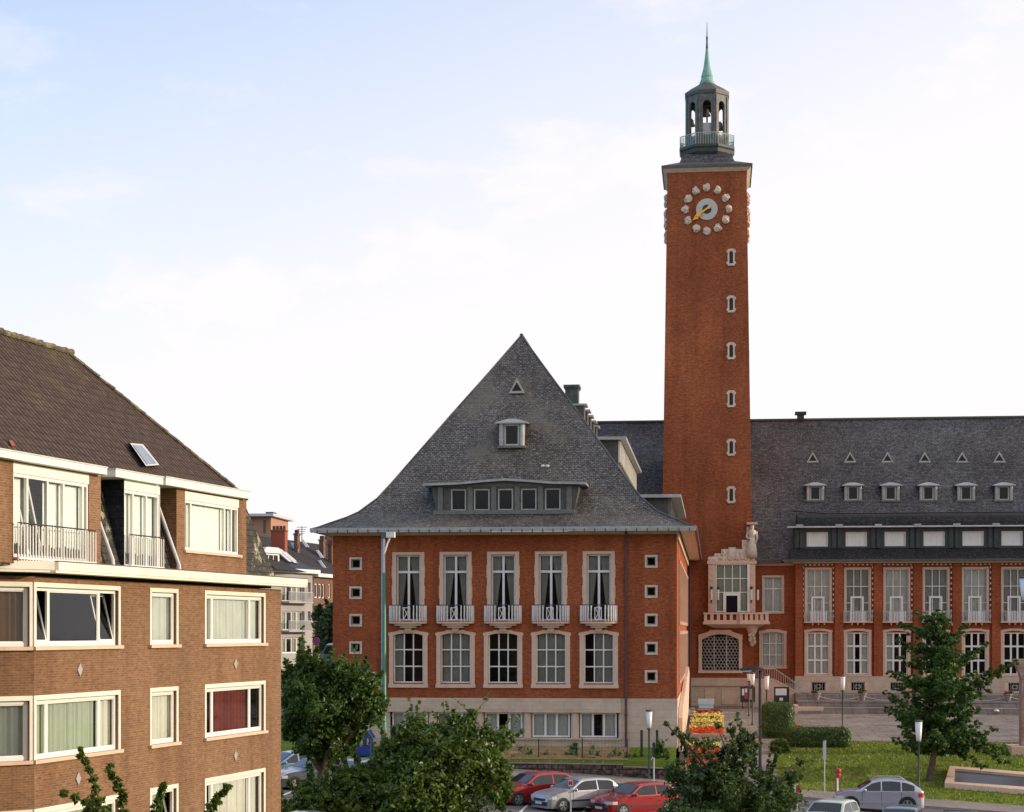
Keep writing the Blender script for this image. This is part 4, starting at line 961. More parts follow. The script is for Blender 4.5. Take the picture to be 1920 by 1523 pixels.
for px in (1334, 1346.5, 1408.5, 1421):
    l = MB(TF); x = tx(px); b_ = .75 if px < 1420 else .2
    l.tube([(x, b_-.25, tz(1128)), (x, b_, tz(1131)), (x, b_, tz(1126))], .03, 6); l.lathe(x, b_, [(.03, tz(1106)), (.13, tz(1104)), (.10, tz(1101)), (.03, tz(1100))], 8)
    l.lathe(x, b_, [(.05, tz(1128)), (.08, tz(1126.5)), (.08, tz(1126)), (.03, tz(1125))], 8); lo_ = l.build('wall_lantern', M['iron'], oo)
    MB(TF).lathe(x, b_, [(.075, tz(1125.5)), (.085, tz(1107)), (.05, tz(1106))], 10).build('lamp_glass', M['cream_paint'], lo_)
bc = MB(TF); x0, x1, xm = tx(1320), tx(1440), tx(1386); z0, z1 = tz(1166), tz(1149)
def balus(mb, a0, a1, b1, n):
    mb.box(a0, a1, b1-.16, b1, z0, z0+.12); mb.box(a0-.04, a1+.04, b1-.2, b1+.04, z1-.13, z1)
    for k in range(n+1):
        x = a0+(a1-a0-.24)*k/n; mb.box(x, x+.24, b1-.14, b1-.02, z0+.122, z1-.132)
balus(bc, x0, xm, 1.1, 5); balus(bc, xm+.01, x1, 1.45, 5)
bc.box(x0-.08, xm, .0, 1.25, z0-.2, z0-.003); bc.box(xm+.003, x1+.1, -.4, 1.6, z0-.2, z0-.003)
bc.hexa([(tx(1340), 0, tz(1178)), (tx(1420), 0, tz(1178)), (tx(1340), .1, tz(1178)), (tx(1420), .1, tz(1178)), (x0, 0, z0-.203), (x1-.2, 0, z0-.203), (x0, 1.1, z0-.203), (x1-.2, 1.1, z0-.203)])
bo = bc.build('corner_balcony', M['stone_trim'], oo.parent)
for xx, bb in ((x0, 1.0), (x1-.2, 1.35)): MB(TF).box(xx, xx+.14, -.2, bb-.06, z0, z1-.02).build('balcony_side', M['stone_trim'], bo)
cb = MB(TF); xk = tx(1410); cb.lathe(xk, .12, [(.10, tz(1212)), (.20, tz(1208)), (.16, tz(1204)), (.26, tz(1198)), (.22, tz(1192)), (.34, tz(1186)), (.42, tz(1180)), (.62, tz(1174)), (.60, tz(1173))], 12)
for k in range(18): cb.ell((xk+random.uniform(-.25, .25), .35+random.uniform(-.05, .1), tz(random.uniform(1178, 1205))), (.10, .12, .14), 7, 5, .2)
cb.build('carved_corbel', M['stone_pale'], bo)
# arched grille window in tower base
gx0, gx1, gz0, gz1 = tx(1316.5), tx(1385), tz(1256), tz(1200); gc = (gx0+gx1)/2; gh = (gx1-gx0)/2; rise = .42
o = MB(TF); n = 12; arc = [(gc+gh*(1-2*k/n), gz1-.02+ (rise*(1-(1-2*k/n)**2))) for k in range(n+1)]
o.prism([(gx0, gz0), (gx1, gz0)] + arc, .003, .02); go_ = o.build('grille_window', M['glass_dark'], TH_, label='wide arched window behind a diamond iron grille')
arch_surround(TF, gx0-.28, gx1+.28, gz0-.26, gz1+rise+.36, .34, .27, rise, go_, b=.16, back=.0, ears=.02, sill=.2)
gr = MB(TF); s1 = .27; k = 0; zz = gz0+.1; row = 0
while zz < gz1+rise-.15:
    x = gx0+.12+(row % 2)*s1/2*1.0
    while x < gx1-.1:
        lim = gz1+rise*(1-((x-gc)/gh)**2)-.08
        if zz < lim:
            gr.tube([(x+s1*.5*cos(t_), .08, zz+s1*.5*sin(t_)) for t_ in np.linspace(0, 2*pi, 7)], .022, 4, cap=False)
        x += s1
    zz += s1*.86; row += 1
for x in (gx0+gh*.66, gx1-gh*.66): gr.box(x-.03, x+.03, .06, .10, gz0, gz1+rise*.8)
gr.build('iron_grille', M['grey_paint'], go_)
# room backs so windows look into dark rooms
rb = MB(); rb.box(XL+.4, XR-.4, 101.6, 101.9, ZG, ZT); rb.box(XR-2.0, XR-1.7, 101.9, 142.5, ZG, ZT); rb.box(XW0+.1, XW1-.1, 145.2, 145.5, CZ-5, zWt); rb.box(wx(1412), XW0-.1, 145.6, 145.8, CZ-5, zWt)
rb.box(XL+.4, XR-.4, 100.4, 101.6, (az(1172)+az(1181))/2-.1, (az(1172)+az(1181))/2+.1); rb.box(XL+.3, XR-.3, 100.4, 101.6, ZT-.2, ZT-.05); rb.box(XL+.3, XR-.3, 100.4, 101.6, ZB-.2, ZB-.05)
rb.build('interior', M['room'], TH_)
# side stair wall, sunlit
sw = MB(SF); sw.prism([(2.0, ZG-.3), (26, ZG-.1), (34, CZ-3.2), (30, CZ-2.6), (3.5, CZ-4.4), (2.0, CZ-4.9)], .06, .28)
sw.build('stair_parapet', M['stone_trim'], TH_)

# ------------------------------------------------------------------ apartment building at the left
PHI = radians(9.63)
AC = Vector((-13.94, 57.82, 0)); ad_ = Vector((sin(PHI), cos(PHI), 0)); an = Vector((cos(PHI), -sin(PHI), 0))
AF = Frame(AC, ad_, an)                       # a grows away from the camera, corner at a=0
AB = thing('apartment_building', 'buff brick apartment block with brown tiled roof and white framed windows', 'building', (AC.x, AC.y, CZ-7.0))
ZA0 = CZ-7.3; ZGUT = CZ+1.42
Acut = -15.2
rows = [(CZ-.40, CZ+1.06), (CZ-3.18, CZ-1.72), (CZ-5.98, CZ-4.50)]
def aa(px, off=0): return AF.hit(px, 1182, off)[0]
colsA = [(aa(67), aa(221)), (aa(283.5), aa(330)), (aa(386), aa(494))]
H = [(c[0], c[1], r[0], r[1]) for c in colsA for r in rows]
m = MB(AF); m.wall(Acut, 0, ZA0, ZGUT-.1, 0, H, .22)
# canted bay side facing the camera
cu = Vector((.69, .724, 0)).normalized(); CO = AF.pt(Acut, 0, 0); CF = Frame(CO, cu)
HC = [(-1.42, -.14, r[0], r[1]) for r in rows]
m2 = MB(CF); m2.wall(-1.6, 0, ZA0, ZGUT-.1, 0, HC, .22); merge(m, m2)
P1 = CF.pt(-1.6, 0, 0); EF = Frame(P1, ad_, an); m3 = MB(EF); m3.wall(-9, 0, ZA0, ZGUT-.1, 0); merge(m, m3)
m4 = MB(AF); 
m4.poly([(0, 0, ZA0), (0, -9.8, ZA0), (0, -9.8, ZGUT-.1), (0, 0, ZGUT-.1)]); m4.poly([(0, -9.8, ZA0), (-26, -9.8, ZA0), (-26, -9.8, ZGUT), (0, -9.8, ZGUT)])
m4.poly([(-26, -9.8, ZA0), (-26, -1.4, ZA0), (-26, -1.4, ZGUT), (-26, -9.8, ZGUT)])
merge(m, m4); m.build('wall', M['buff_brick'], AB)
def apt_window(fr, a0, a1, z0, z1, posts, tilt, parent, cur, sillw=.12, top=.14, name='window', dark=()):
    b = -.10
    m = MB(fr); m.ring(a0, a1, z0, z1, .085, b-.04, b+.03, tb=.10)
    for p in posts: m.box(p-.055, p+.055, b-.035, b+.025, z0+.10, z1-.085)
    w_ = m.build(name, M['white_paint'], parent)
    ed = [a0+.085]+[x for p in posts for x in (p-.055, p+.055)]+[a1-.085]
    for k in range(0, len(ed), 2):
        x0, x1 = ed[k], ed[k+1]
        if k//2 in tilt:                          # casement tilted inwards at the top
            pts = []
            lf = MB(fr); tt = .05; y0, y1 = z0+.10, z1-.10; bt = b-.30
            for (u0, u1, v0, v1) in ((x0, x0+tt, 0, 1), (x1-tt, x1, 0, 1), (x0+tt, x1-tt, 0, .05), (x0+tt, x1-tt, .95, 1)):
                f = lambda v: b+.01+(bt-b)*v
                zz_ = lambda v: y0+(y1-y0)*v
                lf.hexa([(u0, f(v0)-.02, zz_(v0)), (u1, f(v0)-.02, zz_(v0)), (u0, f(v0)+.02, zz_(v0)), (u1, f(v0)+.02, zz_(v0)), (u0, f(v1)-.02, zz_(v1)), (u1, f(v1)-.02, zz_(v1)), (u0, f(v1)+.02, zz_(v1)), (u1, f(v1)+.02, zz_(v1))])
            lo_ = lf.build('tilted_casement', M['white_paint'], w_)
            MB(fr).poly([(x0+tt, b+.01, y0+.05), (x1-tt, b+.01, y0+.05), (x1-tt, bt+.01, y1-.05), (x0+tt, bt+.01, y1-.05)]).build('pane', M['glass'], w_)
        else:
            MB(fr).ring(x0, x1, z0+.10, z1-.085, .03, b-.02, b+.012).build('sash', M['white_paint'], w_)
            MB(fr).poly([(x0, b-.01, z0+.10), (x1, b-.01, z0+.10), (x1, b-.01, z1-.08), (x0, b-.01, z1-.08)]).build('pane', M['glass'], w_)
        c = cur[k//2] if isinstance(cur, (list, tuple)) else cur
        if c: fold(fr, x0-.02, x1+.02, z0+.05, z1-.05, b-(.42 if tilt else .13), w_, M[c], amp=.045)
    s = MB(fr); s.box(a0-.11, a0-.003, -.14, .025, z0+.0, z1+.12); s.box(a1+.003, a1+.11, -.14, .025, z0+.0, z1+.12); s.box(a0-.003, a1+.003, -.14, .024, z1+.003, z1+.12)
    s.build('window_surround', M['cream_paint'], w_)
    MB(fr).box(a0-.16, a1+.16, -.16, .10, z0-.09, z0-.003).build('window_sill', M['stone_trim'], w_)
    return w_
pB1 = [aa(92), aa(190.5)]; 
for i, (z0, z1) in enumerate(rows):
    a0, a1 = colsA[0]
    if i == 0: apt_window(AF, a0, a1, z0, z1, [aa(95.5), aa(190)], (0, 2), AB, [None, None, None], name='window')
    else: apt_window(AF, a0, a1, z0, z1, [aa(92), aa(190)], (), AB, ['curtain_green', 'curtain_green', 'curtain_white'])
    a0, a1 = colsA[1]
    apt_window(AF, a0, a1, z0, z1, [], () if i < 2 else (0,), AB, ['curtain_cream', 'curtain_white', 'curtain_cream'][i])
    a0, a1 = colsA[2]
    apt_window(AF, a0, a1, z0, z1, [aa(402), aa(472)], (), AB, [['curtain_cream']*3, ['curtain_red', 'curtain_red', None], ['curtain_white']*3][i])
    h = HC[i]; apt_window(CF, h[0], h[1], z0, z1, [], (), AB, ['curtain_brown', 'curtain_white', 'curtain_white'][i])
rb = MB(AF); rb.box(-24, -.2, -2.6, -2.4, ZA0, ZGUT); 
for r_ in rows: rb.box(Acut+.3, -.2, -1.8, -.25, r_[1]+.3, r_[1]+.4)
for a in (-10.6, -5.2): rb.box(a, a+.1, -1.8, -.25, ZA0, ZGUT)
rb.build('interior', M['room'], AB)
# diamond anchor plates in the brickwork
for px, py in ((150, 1256), (442, 1245), (147, 1460), (442, 1417)):
    a, z = AF.hit(px, py, .02); MB(AF).prism([(a-.13, z), (a, z-.17), (a+.13, z), (a, z+.17)], .002, .03).build('anchor_plate', M['render_grey'], AB)
# gutter fascia following bay
g_ = MB(AF); zf0, zf1 = CZ+1.47, CZ+1.68
g_.box(Acut+.15, .95, .002, .50, zf0-.06, zf0-.004)
g_.box(Acut+.25, 1.0, .40, .52, zf0, zf1); g_.box(Acut+.15, .98, -.5, .398, zf0, zf1-.02)
g2 = MB(CF); g2.box(-1.9, .18, .002, .50, zf0-.061, zf0-.005); g2.box(-2.0, .28, .40, .521, zf0+.001, zf1+.001); g2.box(-2, .2, -.5, .398, zf0, zf1-.021); merge(g_, g2)
g3 = MB(EF); g3.box(-9, -.3, -.4, .52, zf0, zf1-.022); merge(g_, g3)
g_.build('gutter', M['cream_paint'], AB)
MB(AF).box(Acut+.25, 1.0, .38, .525, zf1+.002, zf1+.03).build('gutter_edge', M['lead'], AB)
# mansard + dormers
zd0, zd1 = CZ+1.66, CZ+4.06
ms = MB(AF); ms.poly([(-24, -.05, zd0-.1), (-.1, -.05, zd0-.1), (-1.2, -.75, zd1), (-24, -.75, zd1)]); ms.poly([(-.1, -.05, zd0-.1), (-.1, -9.7, zd0-.1), (-1.2, -9.0, zd1), (-1.2, -.75, zd1)])
ms.build('mansard_slope', M['mossy_slate'], AB)
d1a, d1b = -24.0, aa(189, .0); d2a, d2b = aa(233, 0), aa(300, 0); d3a, d3b = aa(331, 0), aa(462, 0)
zfa = CZ+4.25; zfb = CZ+4.50
def dormer_block(a0, a1, mat, win, cheekmat, label, wmat='white_paint'):
    m = MB(AF); m.wall(a0, a1, zd0-.05, zd1, 0, [win] if win else [], .2)
    o = m.build('dormer', M[mat], AB, label=label)
    for a in (a0, a1): MB(AF).poly([(a, 0, zd0-.05), (a, -.9, zd0-.05), (a, -.9, zd1), (a, 0, zd1)]).build('dormer_cheek', M[cheekmat], o)
    return o
w1 = (aa(25), aa(167), CZ+1.76, CZ+4.03); w2 = (d2a+.02, d2b-.02, CZ+1.70, CZ+4.04); w3 = (aa(347), aa(448), CZ+2.32, CZ+4.02)
D1 = dormer_block(d1a, d1b, 'buff_brick', w1, 'buff_brick', 'wide brick dormer with balcony railing and open casement')
D2 = dormer_block(d2a, d2b, 'white_paint', w2, 'slate_blue', 'narrow white dormer with slate cheeks')
D3 = dormer_block(d3a, d3b, 'buff_brick', w3, 'buff_brick', 'brick dormer nearest the roof corner')
def dwin(o, w_, posts, tilt=()):
    a0, a1, z0, z1 = w_; z1b = z1-.25
    m = MB(AF); m.ring(a0, a1, z0, z1b, .08, -.12, -.03)
    for p in posts: m.box(p-.04, p+.04, -.115, -.035, z0+.08, z1b-.08)
    m.box(a0, a1, -.10, -.0, z1b+.002, z1)
    f = m.build('window_frame', M['white_paint'], o)
    ed = [a0+.08]+[x for p in posts for x in (p-.04, p+.04)]+[a1-.08]
    for k in range(0, len(ed), 2):
        MB(AF).poly([(ed[k], -.08, z0+.08), (ed[k+1], -.08, z0+.08), (ed[k+1], -.08, z1b-.08), (ed[k], -.08, z1b-.08)]).build('pane', M['glass'], o)
        if k//2 not in tilt: fold(AF, ed[k], ed[k+1], z0+.08, z1b-.1, -.20, o, M['blind_white'], amp=.012)  # white folds added so the panes look as bright as mirrored sky
dwin(D1, w1, [aa(54), aa(92), aa(122), aa(158)], (1,)); dwin(D2, w2, [aa(252), aa(277)]); dwin(D3, w3, [aa(360), aa(423), aa(436)])
lf = MB(AF); x0, x1 = aa(56), aa(84)
for (u0, u1) in ((x0, x0+.07), (x1-.07, x1)): lf.hexa([(u0, -.09, w1[2]+.1), (u1, -.09, w1[2]+.1), (u0, -.05, w1[2]+.1), (u1, -.05, w1[2]+.1), (u0, -.5, w1[3]-.35), (u1, -.5, w1[3]-.35), (u0, -.46, w1[3]-.35), (u1, -.46, w1[3]-.35)])
lf.build('tilted_casement', M['white_paint'], D1)
rb = MB(AF); rb.box(w1[0], w1[1], -1.2, -1.1, w1[2], w1[3]); rb.build('interior', M['room'], D1)
MB(AF).box(w3[0]-.1, w3[1]+.1, -.15, .08, w3[2]-.08, w3[2]-.003).build('window_sill', M['stone_trim'], D3)
for (a0, a1, o) in ((w1[0], w1[1]+.1, D1), (d2a+.05, d2b-.05, D2)):
    rl = MB(AF); zt = zd0+.92
    n = int((a1-a0)/.13)
    for k in range(n+1): x = a0+(a1-a0)*k/n; rl.box(x-.014, x+.014, .12, .145, zd0+.02, zt if k % 12 == 0 else zt-.04)
    rl.box(a0, a1, .145, .165, zd0+.05, zd0+.10)
    r_ = rl.build('railing', M['white_paint'], o); MB(AF).tube([(a0, .13, zt), (a1, .13, zt)], .02, 6).build('handrail', M['iron'], r_ if False else o)
# fascias (flat roofs over the dormers)
def fascia(a0, a1, b, z0, z1, lab=None):
    m = MB(AF); m.box(a0, a1, -1.3, b, z0, z1); o = m.build('dormer_fascia', M['white_paint'], AB, label=lab); MB(AF).box(a0-.02, a1+.02, -1.2, b+.02, z1+.002, z1+.035).build('roof_edge', M['zinc_pale'], o)
fascia(-24, aa(201, .25), .25, CZ+4.062, CZ+4.235)
fascia(aa(213, .12), aa(306, .18), .18, CZ+4.064, CZ+4.255); 
fascia(aa(310, .2), aa(469, .22), .22, CZ+4.066, CZ+4.275)
sf = MB(AF); sf.box(aa(201, .25)+.02, aa(213, .12)-.02, -1.3, -.2, CZ+4.07, CZ+4.22); sf.box(aa(306, .18)+.02, aa(310, .2)-.02, -1.3, -.2, CZ+4.07, CZ+4.22); sf.build('dormer_fascia', M['zinc_pale'], AB)
for a in (aa(196), aa(322)):
    MB(AF).tube([(a-.0, -.55, zd1+.02), (a+.05, -.50, zd1-.4), (a+.25, .10, zd0+.2), (a+.25, .12, zd0)], .055, 8).build('downpipe', M['zinc_pale'], AB)
# main tiled roof
b0r, z0r = -.62, CZ+4.20; 
def ra(b): return z0r + (-b+b0r)*1.0
bR = -4.92; zR = ra(bR); aE = -1.25; aR = -5.0
R0 = [(-26, b0r, z0r), (aE, b0r, z0r), (aR, bR, zR), (-26, bR, zR)]
rf = MB(AF); rf.poly(R0); rf.poly([(aE, b0r, z0r), (aE, 2*bR-b0r, z0r), (aR, bR, zR)]); rf.poly([(aE, 2*bR-b0r, z0r), (-26, 2*bR-b0r, z0r), (-26, bR, zR), (aR, bR, zR)]); rf.poly([(-26, b0r, z0r), (-26, bR, zR), (-26, 2*bR-b0r, z0r)])
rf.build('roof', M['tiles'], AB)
rg = MB(AF); random.seed(3)
a = -26
while a < aR: rg.tube([(a, bR, zR+.02+random.uniform(-.02, .03)), (a+.40, bR, zR+.05+random.uniform(-.02, .03))], [.085, .105], 8); a += .36
n = 24
for k in range(n):
    p = [(aR+(aE-aR)*t_, bR+(b0r-bR)*t_, zR+(z0r-zR)*t_+.01+random.uniform(-.02, .02)) for t_ in (k/n, (k+1.05)/n)]; rg.tube(p, [.075, .095], 7)
rg.build('ridge_tiles', bricks('ridge_clay', (.12, .095, .065), (.17, .135, .08), (.06, .05, .03), w=.36, h=.4, patch=((.34, .30, .14), 2.2, .52, .8)), AB)
# skylight and one odd red tile
pl0 = AF.pt(0, b0r, z0r); pn = (an + Vector((0, 0, 1))).normalized()
def rp(px, py, off): 
    P = hitp(px, py, pl0+pn*off, pn); return (P.x, P.y, P.z)
sk = MB(); A_ = [rp(*c, .02) for c in ((244, 831), (268, 833), (299, 872), (274, 874))]; B_ = [rp(*c, .16) for c in ((244, 831), (268, 833), (299, 872), (274, 874))]
sk.hexa([A_[3], A_[2], A_[0], A_[1], B_[3], B_[2], B_[0], B_[1]]); so = sk.build('skylight', M['zinc_pale'], AB)
c4 = [rp(*c, .175) for c in ((249, 834.5), (266, 836), (294, 869), (276, 870.5))]
MB().poly(c4).build('pane', plain('skylight_glass', (.22, .26, .30), .12, var=.3, nscale=3), so)
c4 = [rp(*c, .05) for c in ((17, 826), (24, 826), (29, 836), (22, 836))]; MB().poly(c4).build('odd_tile', M['terracotta'], AB)

# ------------------------------------------------------------------ houses far down the side street
HB = thing('apartment_house', 'pale rendered house with dark slate roof and white balconies down the side street', 'house', W(560, 1250, 185))
HB.location.z = CZ-4
def facing(p0, p1): F = Frame((p0.x, p0.y, 0), Vector((p1.x-p0.x, p1.y-p0.y, 0))); return F
g0, g1 = W(440, 1182, 178), W(586, 1182, 192)
GF = facing(g0, g1); gx = lambda px: GF.hit(px, 1182)[0]; gz = lambda py, px=545: GF.hit(px, py)[1]
gl_, gr_ = 0.0, (g1-g0).length
ze_ = gz(1074)
bays = [(gx(529), gx(571)), (gx(576), gx(582))]
Hh = [(gx(529), gx(571), gz(1128), gz(1090)), (gx(577), gx(582.5), gz(1120), gz(1091)), (gx(529), gx(571), gz(1182), gz(1146)), (gx(577), gx(582.5), gz(1165), gz(1146)), (gx(529), gx(571), gz(1225), gz(1196))]
m = MB(GF); m.wall(gl_, gr_, CZ-4.5, ze_, 0, Hh, .5); m.poly([(gr_, 0, CZ-4.5), (gr_, -12, CZ-4.5), (gr_, -12, ze_), (gr_, 0, ze_)]); m.build('wall', M['render_grey'], HB)
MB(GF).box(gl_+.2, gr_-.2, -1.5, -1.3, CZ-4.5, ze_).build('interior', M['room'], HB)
for h in Hh:
    n = 4 if h[1]-h[0] > 1 else 1
    window(GF, h[0], h[1], h[2], h[3], n, [], HB, back=-.3, bar=.14, fw=.12, curtain='both' if n > 1 else 'full', cmat='curtain_grey')
for h in (Hh[0], Hh[2]):
    b = MB(GF); b.box(h[0]-.2, h[1]+.2, .002, 1.0, h[2]-.18, h[2]); bo = b.build('balcony', M['render_grey'], HB)
    rl = MB(GF); n = 24
    for k in range(n+1): x = h[0]-.15+(h[1]-h[0]+.3)*k/n; rl.box(x-.03, x+.03, .92, .97, h[2], h[2]+.95)
    rl.box(h[0]-.18, h[1]+.18, .91, .98, h[2]+.95, h[2]+1.02); rl.build('railing', M['zinc'], bo)
MB(GF).box(gl_-.3, gr_+.5, -.3, .7, ze_+.0, ze_+.40).build('gutter', M['white_paint'], HB)
zr1 = gz(998, 500)
r = MB(GF); r.poly([(gl_-.3, .65, ze_+.41), (gr_+.5, .65, ze_+.41), (gx(492), -5, zr1), (gl_-.3, -5, zr1)]); r.poly([(gr_+.5, .65, ze_+.41), (gr_+.5, -12, ze_+.41), (gx(492), -5, zr1)]); r.poly([(gl_-.3, -5, zr1), (gx(492), -5, zr1), (gr_+.5, -12, ze_+.41), (gl_-.3, -12, ze_+.41)])
r.build('roof', M['slate_blue'], HB)
dm = MB(GF); a0, a1 = gx(497), gx(529); za, zb2 = gz(1061, 510), gz(1037, 510)
dm.box(a0, a1, -4, -.35, za, zb2); dm.prism([(a0-.3, zb2+.004), (a1+.3, zb2+.004), (a1-.5, zb2+.6), (a0+.5, zb2+.6)], -4.5, -.1); do = dm.build('dormer', M['white_paint'], HB)
for k in range(3): MB(GF).box(a0+.35+(a1-a0-.5)*k/3, a0+.05+(a1-a0-.5)*(k+1)/3+.15, -.345, -.33, za+.25, zb2-.2).build('pane', M['glass_dark'], do)
for (p, y) in ((548, 1050), (558, 1052), (567, 1057)):
    a, z = gx(p), gz(y, 555); MB(GF).hexa([(a-.3, -.2, z-.2), (a+.35, -.2, z-.2), (a-.3, -.4, z-.2), (a+.35, -.4, z-.2), (a-1.0, -1.8, z+1.3), (a-.35, -1.8, z+1.3), (a-1.0, -2.0, z+1.3), (a-.35, -2.0, z+1.3)]).build('skylight', M['zinc_pale'], HB)
def far_chimney(px0, px1, py0, py1, Y, parent, n=4):
    a, b_ = W(px0, py1, Y), W(px1, py0, Y); m = MB(); m.box(a.x, b_.x, Y, Y+1.2, a.z-2.5, b_.z); m.box(a.x-.1, b_.x+.1, Y-.1, Y+1.3, b_.z+.002, b_.z+.15)
    o = m.build('chimney', M['terracotta'] if parent is HB else M['far_brick'], parent)
    for k in range(n):
        x = a.x+(b_.x-a.x)*(k+.5)/n; MB().lathe(x, Y+.6, [(.18, b_.z+.152), (.16, b_.z+.6)], 8).build('chimney_pot', M['iron_dark_red'], o)
far_chimney(508, 534, 996, 1030, 190, HB)
RB = thing('row_house', 'brown brick row house with long dark roof, white eave and small chimneys', 'house', (W(605, 1200, 200).x, 200, CZ-3.5))
q0, q1 = W(587, 1182, 193), W(660, 1182, 206)
QF = facing(q0, q1); qx = lambda px: QF.hit(px, 1182)[0]; qz = lambda py, px=605: QF.hit(px, py)[1]
zq = qz(1083)
Hq = [(qx(590), qx(596), qz(1122), qz(1095)), (qx(597.5), qx(603), qz(1122), qz(1095)), (qx(604.5), qx(609), qz(1122), qz(1095)), (qx(616), qx(620), qz(1121), qz(1094)), (qx(592), qx(597), qz(1178), qz(1148)), (qx(604), qx(610), qz(1178), qz(1148))]
m = MB(QF); m.wall(.05, 40, CZ-4, zq, 0, Hq, .25); m.prisma([(-.3, CZ-4), (-.3, zq+.25), (-7, zq+4.5), (-15.7, zq-.1), (-15.7, CZ-4)], .06, 39.95); m.build('wall', M['far_brick'], RB)
for h in Hq: window(QF, *h, 1, [], RB, back=-.15, bar=.05, fw=.14, curtain='full', cmat='curtain_grey')
MB(QF).box(.05, 40, -.3, .6, zq, zq+.38).build('gutter', M['white_paint'], RB)
zz0 = qz(1001, 560); r = MB(QF); r.poly([(-12, .55, zq+.39), (40, .55, zq+.39), (40, -7, zq+4.6), (-12, -7, zq+4.6)]); r.poly([(-12, -7, zq+4.6), (40, -7, zq+4.6), (40, -16, zq), (-12, -16, zq)]); r.build('roof', bricks('far_slate', (.035, .030, .032), (.055, .047, .048), (.015, .013, .014), w=.35, h=.25, wnoise=.4), RB)
for (p0, p1, y0, y1, Y) in ((551, 558, 1003, 1025, 199), (598, 606, 1014, 1032, 206), (615, 622, 1022, 1036, 205)): far_chimney(p0, p1, y0, y1, Y, RB, 2)
for p, y in ((607, 1055), (555, 1022), (575, 1016), (603, 1036)):
    P = W(p, y, 199); MB().hexa([(P.x-.1, P.y, P.z-.6), (P.x+.25, P.y, P.z-.6), (P.x-.1, P.y+.3, P.z-.6), (P.x+.25, P.y+.3, P.z-.6), (P.x-.9, P.y+1, P.z+.3), (P.x-.6, P.y+1, P.z+.3), (P.x-.9, P.y+1.3, P.z+.3), (P.x-.6, P.y+1.3, P.z+.3)]).build('roof_flashing', M['zinc_pale'], RB)
an_ = MB(); P = W(566, 1010, 204); an_.tube([(P.x, P.y, P.z-2), (P.x, P.y, P.z+1.4)], .05, 5)
for k in range(4): an_.tube([(P.x-.6+.1*k, P.y, P.z+1.3-.25*k), (P.x+.6-.1*k, P.y, P.z+1.3-.25*k)], .03, 4)
an_.build('aerial', M['iron'], RB)
OB = thing('apartment_block', 'salmon rendered rooftop storey with thin flat roof rising behind the slate roof', 'building', (W(490, 1000, 240).x, 240, CZ-3))
a, b_ = W(440, 1003, 240), W(508, 969, 240); m = MB(); m.box(a.x, b_.x, 240, 250, CZ-4, b_.z); m.build('wall', M['render_orange'], OB)
p = W(517, 970, 240); MB().box(a.x, p.x, 238.6, 251, b_.z+.003, b_.z+.35).build('roof', M['zinc_pale'], OB)
p0, p1 = W(494, 1000, 239.9), W(498, 975, 239.9); MB().box(p0.x, p1.x, 239.9, 239.99, p0.z, p1.z).build('window', M['far_brick'], OB)
p0, p1 = W(463, 1000, 239.9), W(470, 970, 239.9); MB().box(p0.x, p1.x, 239.7, 239.99, p0.z, p1.z).build('pier', M['terracotta'], OB)
p0, p1 = W(498, 968, 243), W(512, 964, 243); MB().box(p0.x, p1.x, 243, 245, b_.z+.352, p1.z+.3).build('roof_box', M['lead'], OB)
# more roofs behind so the street does not end in nothing
FB2 = thing('far_house', 'brown gabled house at the far end of the side street', 'house', (W(640, 1182, 250).x, 250, CZ-3))
a = W(600, 1182, 250).x; m = MB(); m.box(a, a+30, 250, 262, CZ-4, CZ+9); m.build('wall', M['far_brick'], FB2)
m = MB(); zz = W(615, 1008, 254).z; m.prisma([(249, CZ+9.004), (263, CZ+9.004), (256, zz+.6)], a-.5, a+30.5); m.build('roof', bricks('far_tiles', (.14, .06, .04), (.2, .09, .06), (.06, .03, .02), w=.4, h=.4), FB2)
# side street surface
struct(strip('side_street', M['asphalt'], -46, -30, 100, 260, lambda x, y: ground_z(x, y)+.05, 4, 10))

# ------------------------------------------------------------------ vegetation
def leaves(name, mat, clusters, n, size, parent=None, seed=1, up=.35, flat=.6, label=None):
    """clusters: list of (centre, radii, weight). leaves gather in clumps near each ellipsoid's surface"""
    r = np.random.default_rng(seed); W_ = np.array([c[2] for c in clusters], float); W_ /= W_.sum(); out_c = []; out_n = []
    for (c, rad, w_), k in zip(clusters, r.multinomial(n, W_)):
        if k == 0: continue
        kc = max(5, k//36); d = r.normal(size=(kc, 3)); d /= np.linalg.norm(d, axis=1)[:, None]; rr = r.uniform(.30, 1.12, kc)**.6
        cc = d*rr[:, None]; idx = r.integers(0, kc, k)
        p = cc[idx] + r.normal(size=(k, 3))*np.where(r.random(k) < .8, .12, .26)[:, None]
        out_c.append(np.array(c)+p*np.array(rad)); out_n.append(cc[idx]*.6)
    C_ = np.concatenate(out_c); Nn = np.concatenate(out_n) + r.normal(size=C_.shape)*flat; Nn[:, 2] += up
    Nn /= np.linalg.norm(Nn, axis=1)[:, None]
    t = r.normal(size=C_.shape); t -= (t*Nn).sum(1)[:, None]*Nn; t /= np.linalg.norm(t, axis=1)[:, None]; b = np.cross(Nn, t)
    s = size*r.uniform(.45, 1.45, len(C_))[:, None]
    V = np.stack([C_-t*s*.62, C_-b*s*.32+Nn*s*.08, C_+t*s*.62-Nn*s*.05, C_+b*s*.32+Nn*s*.08], 1).reshape(-1, 3)
    F = np.arange(len(V)).reshape(-1, 4)
    return fastmesh(name, V, F, mat, parent, label)
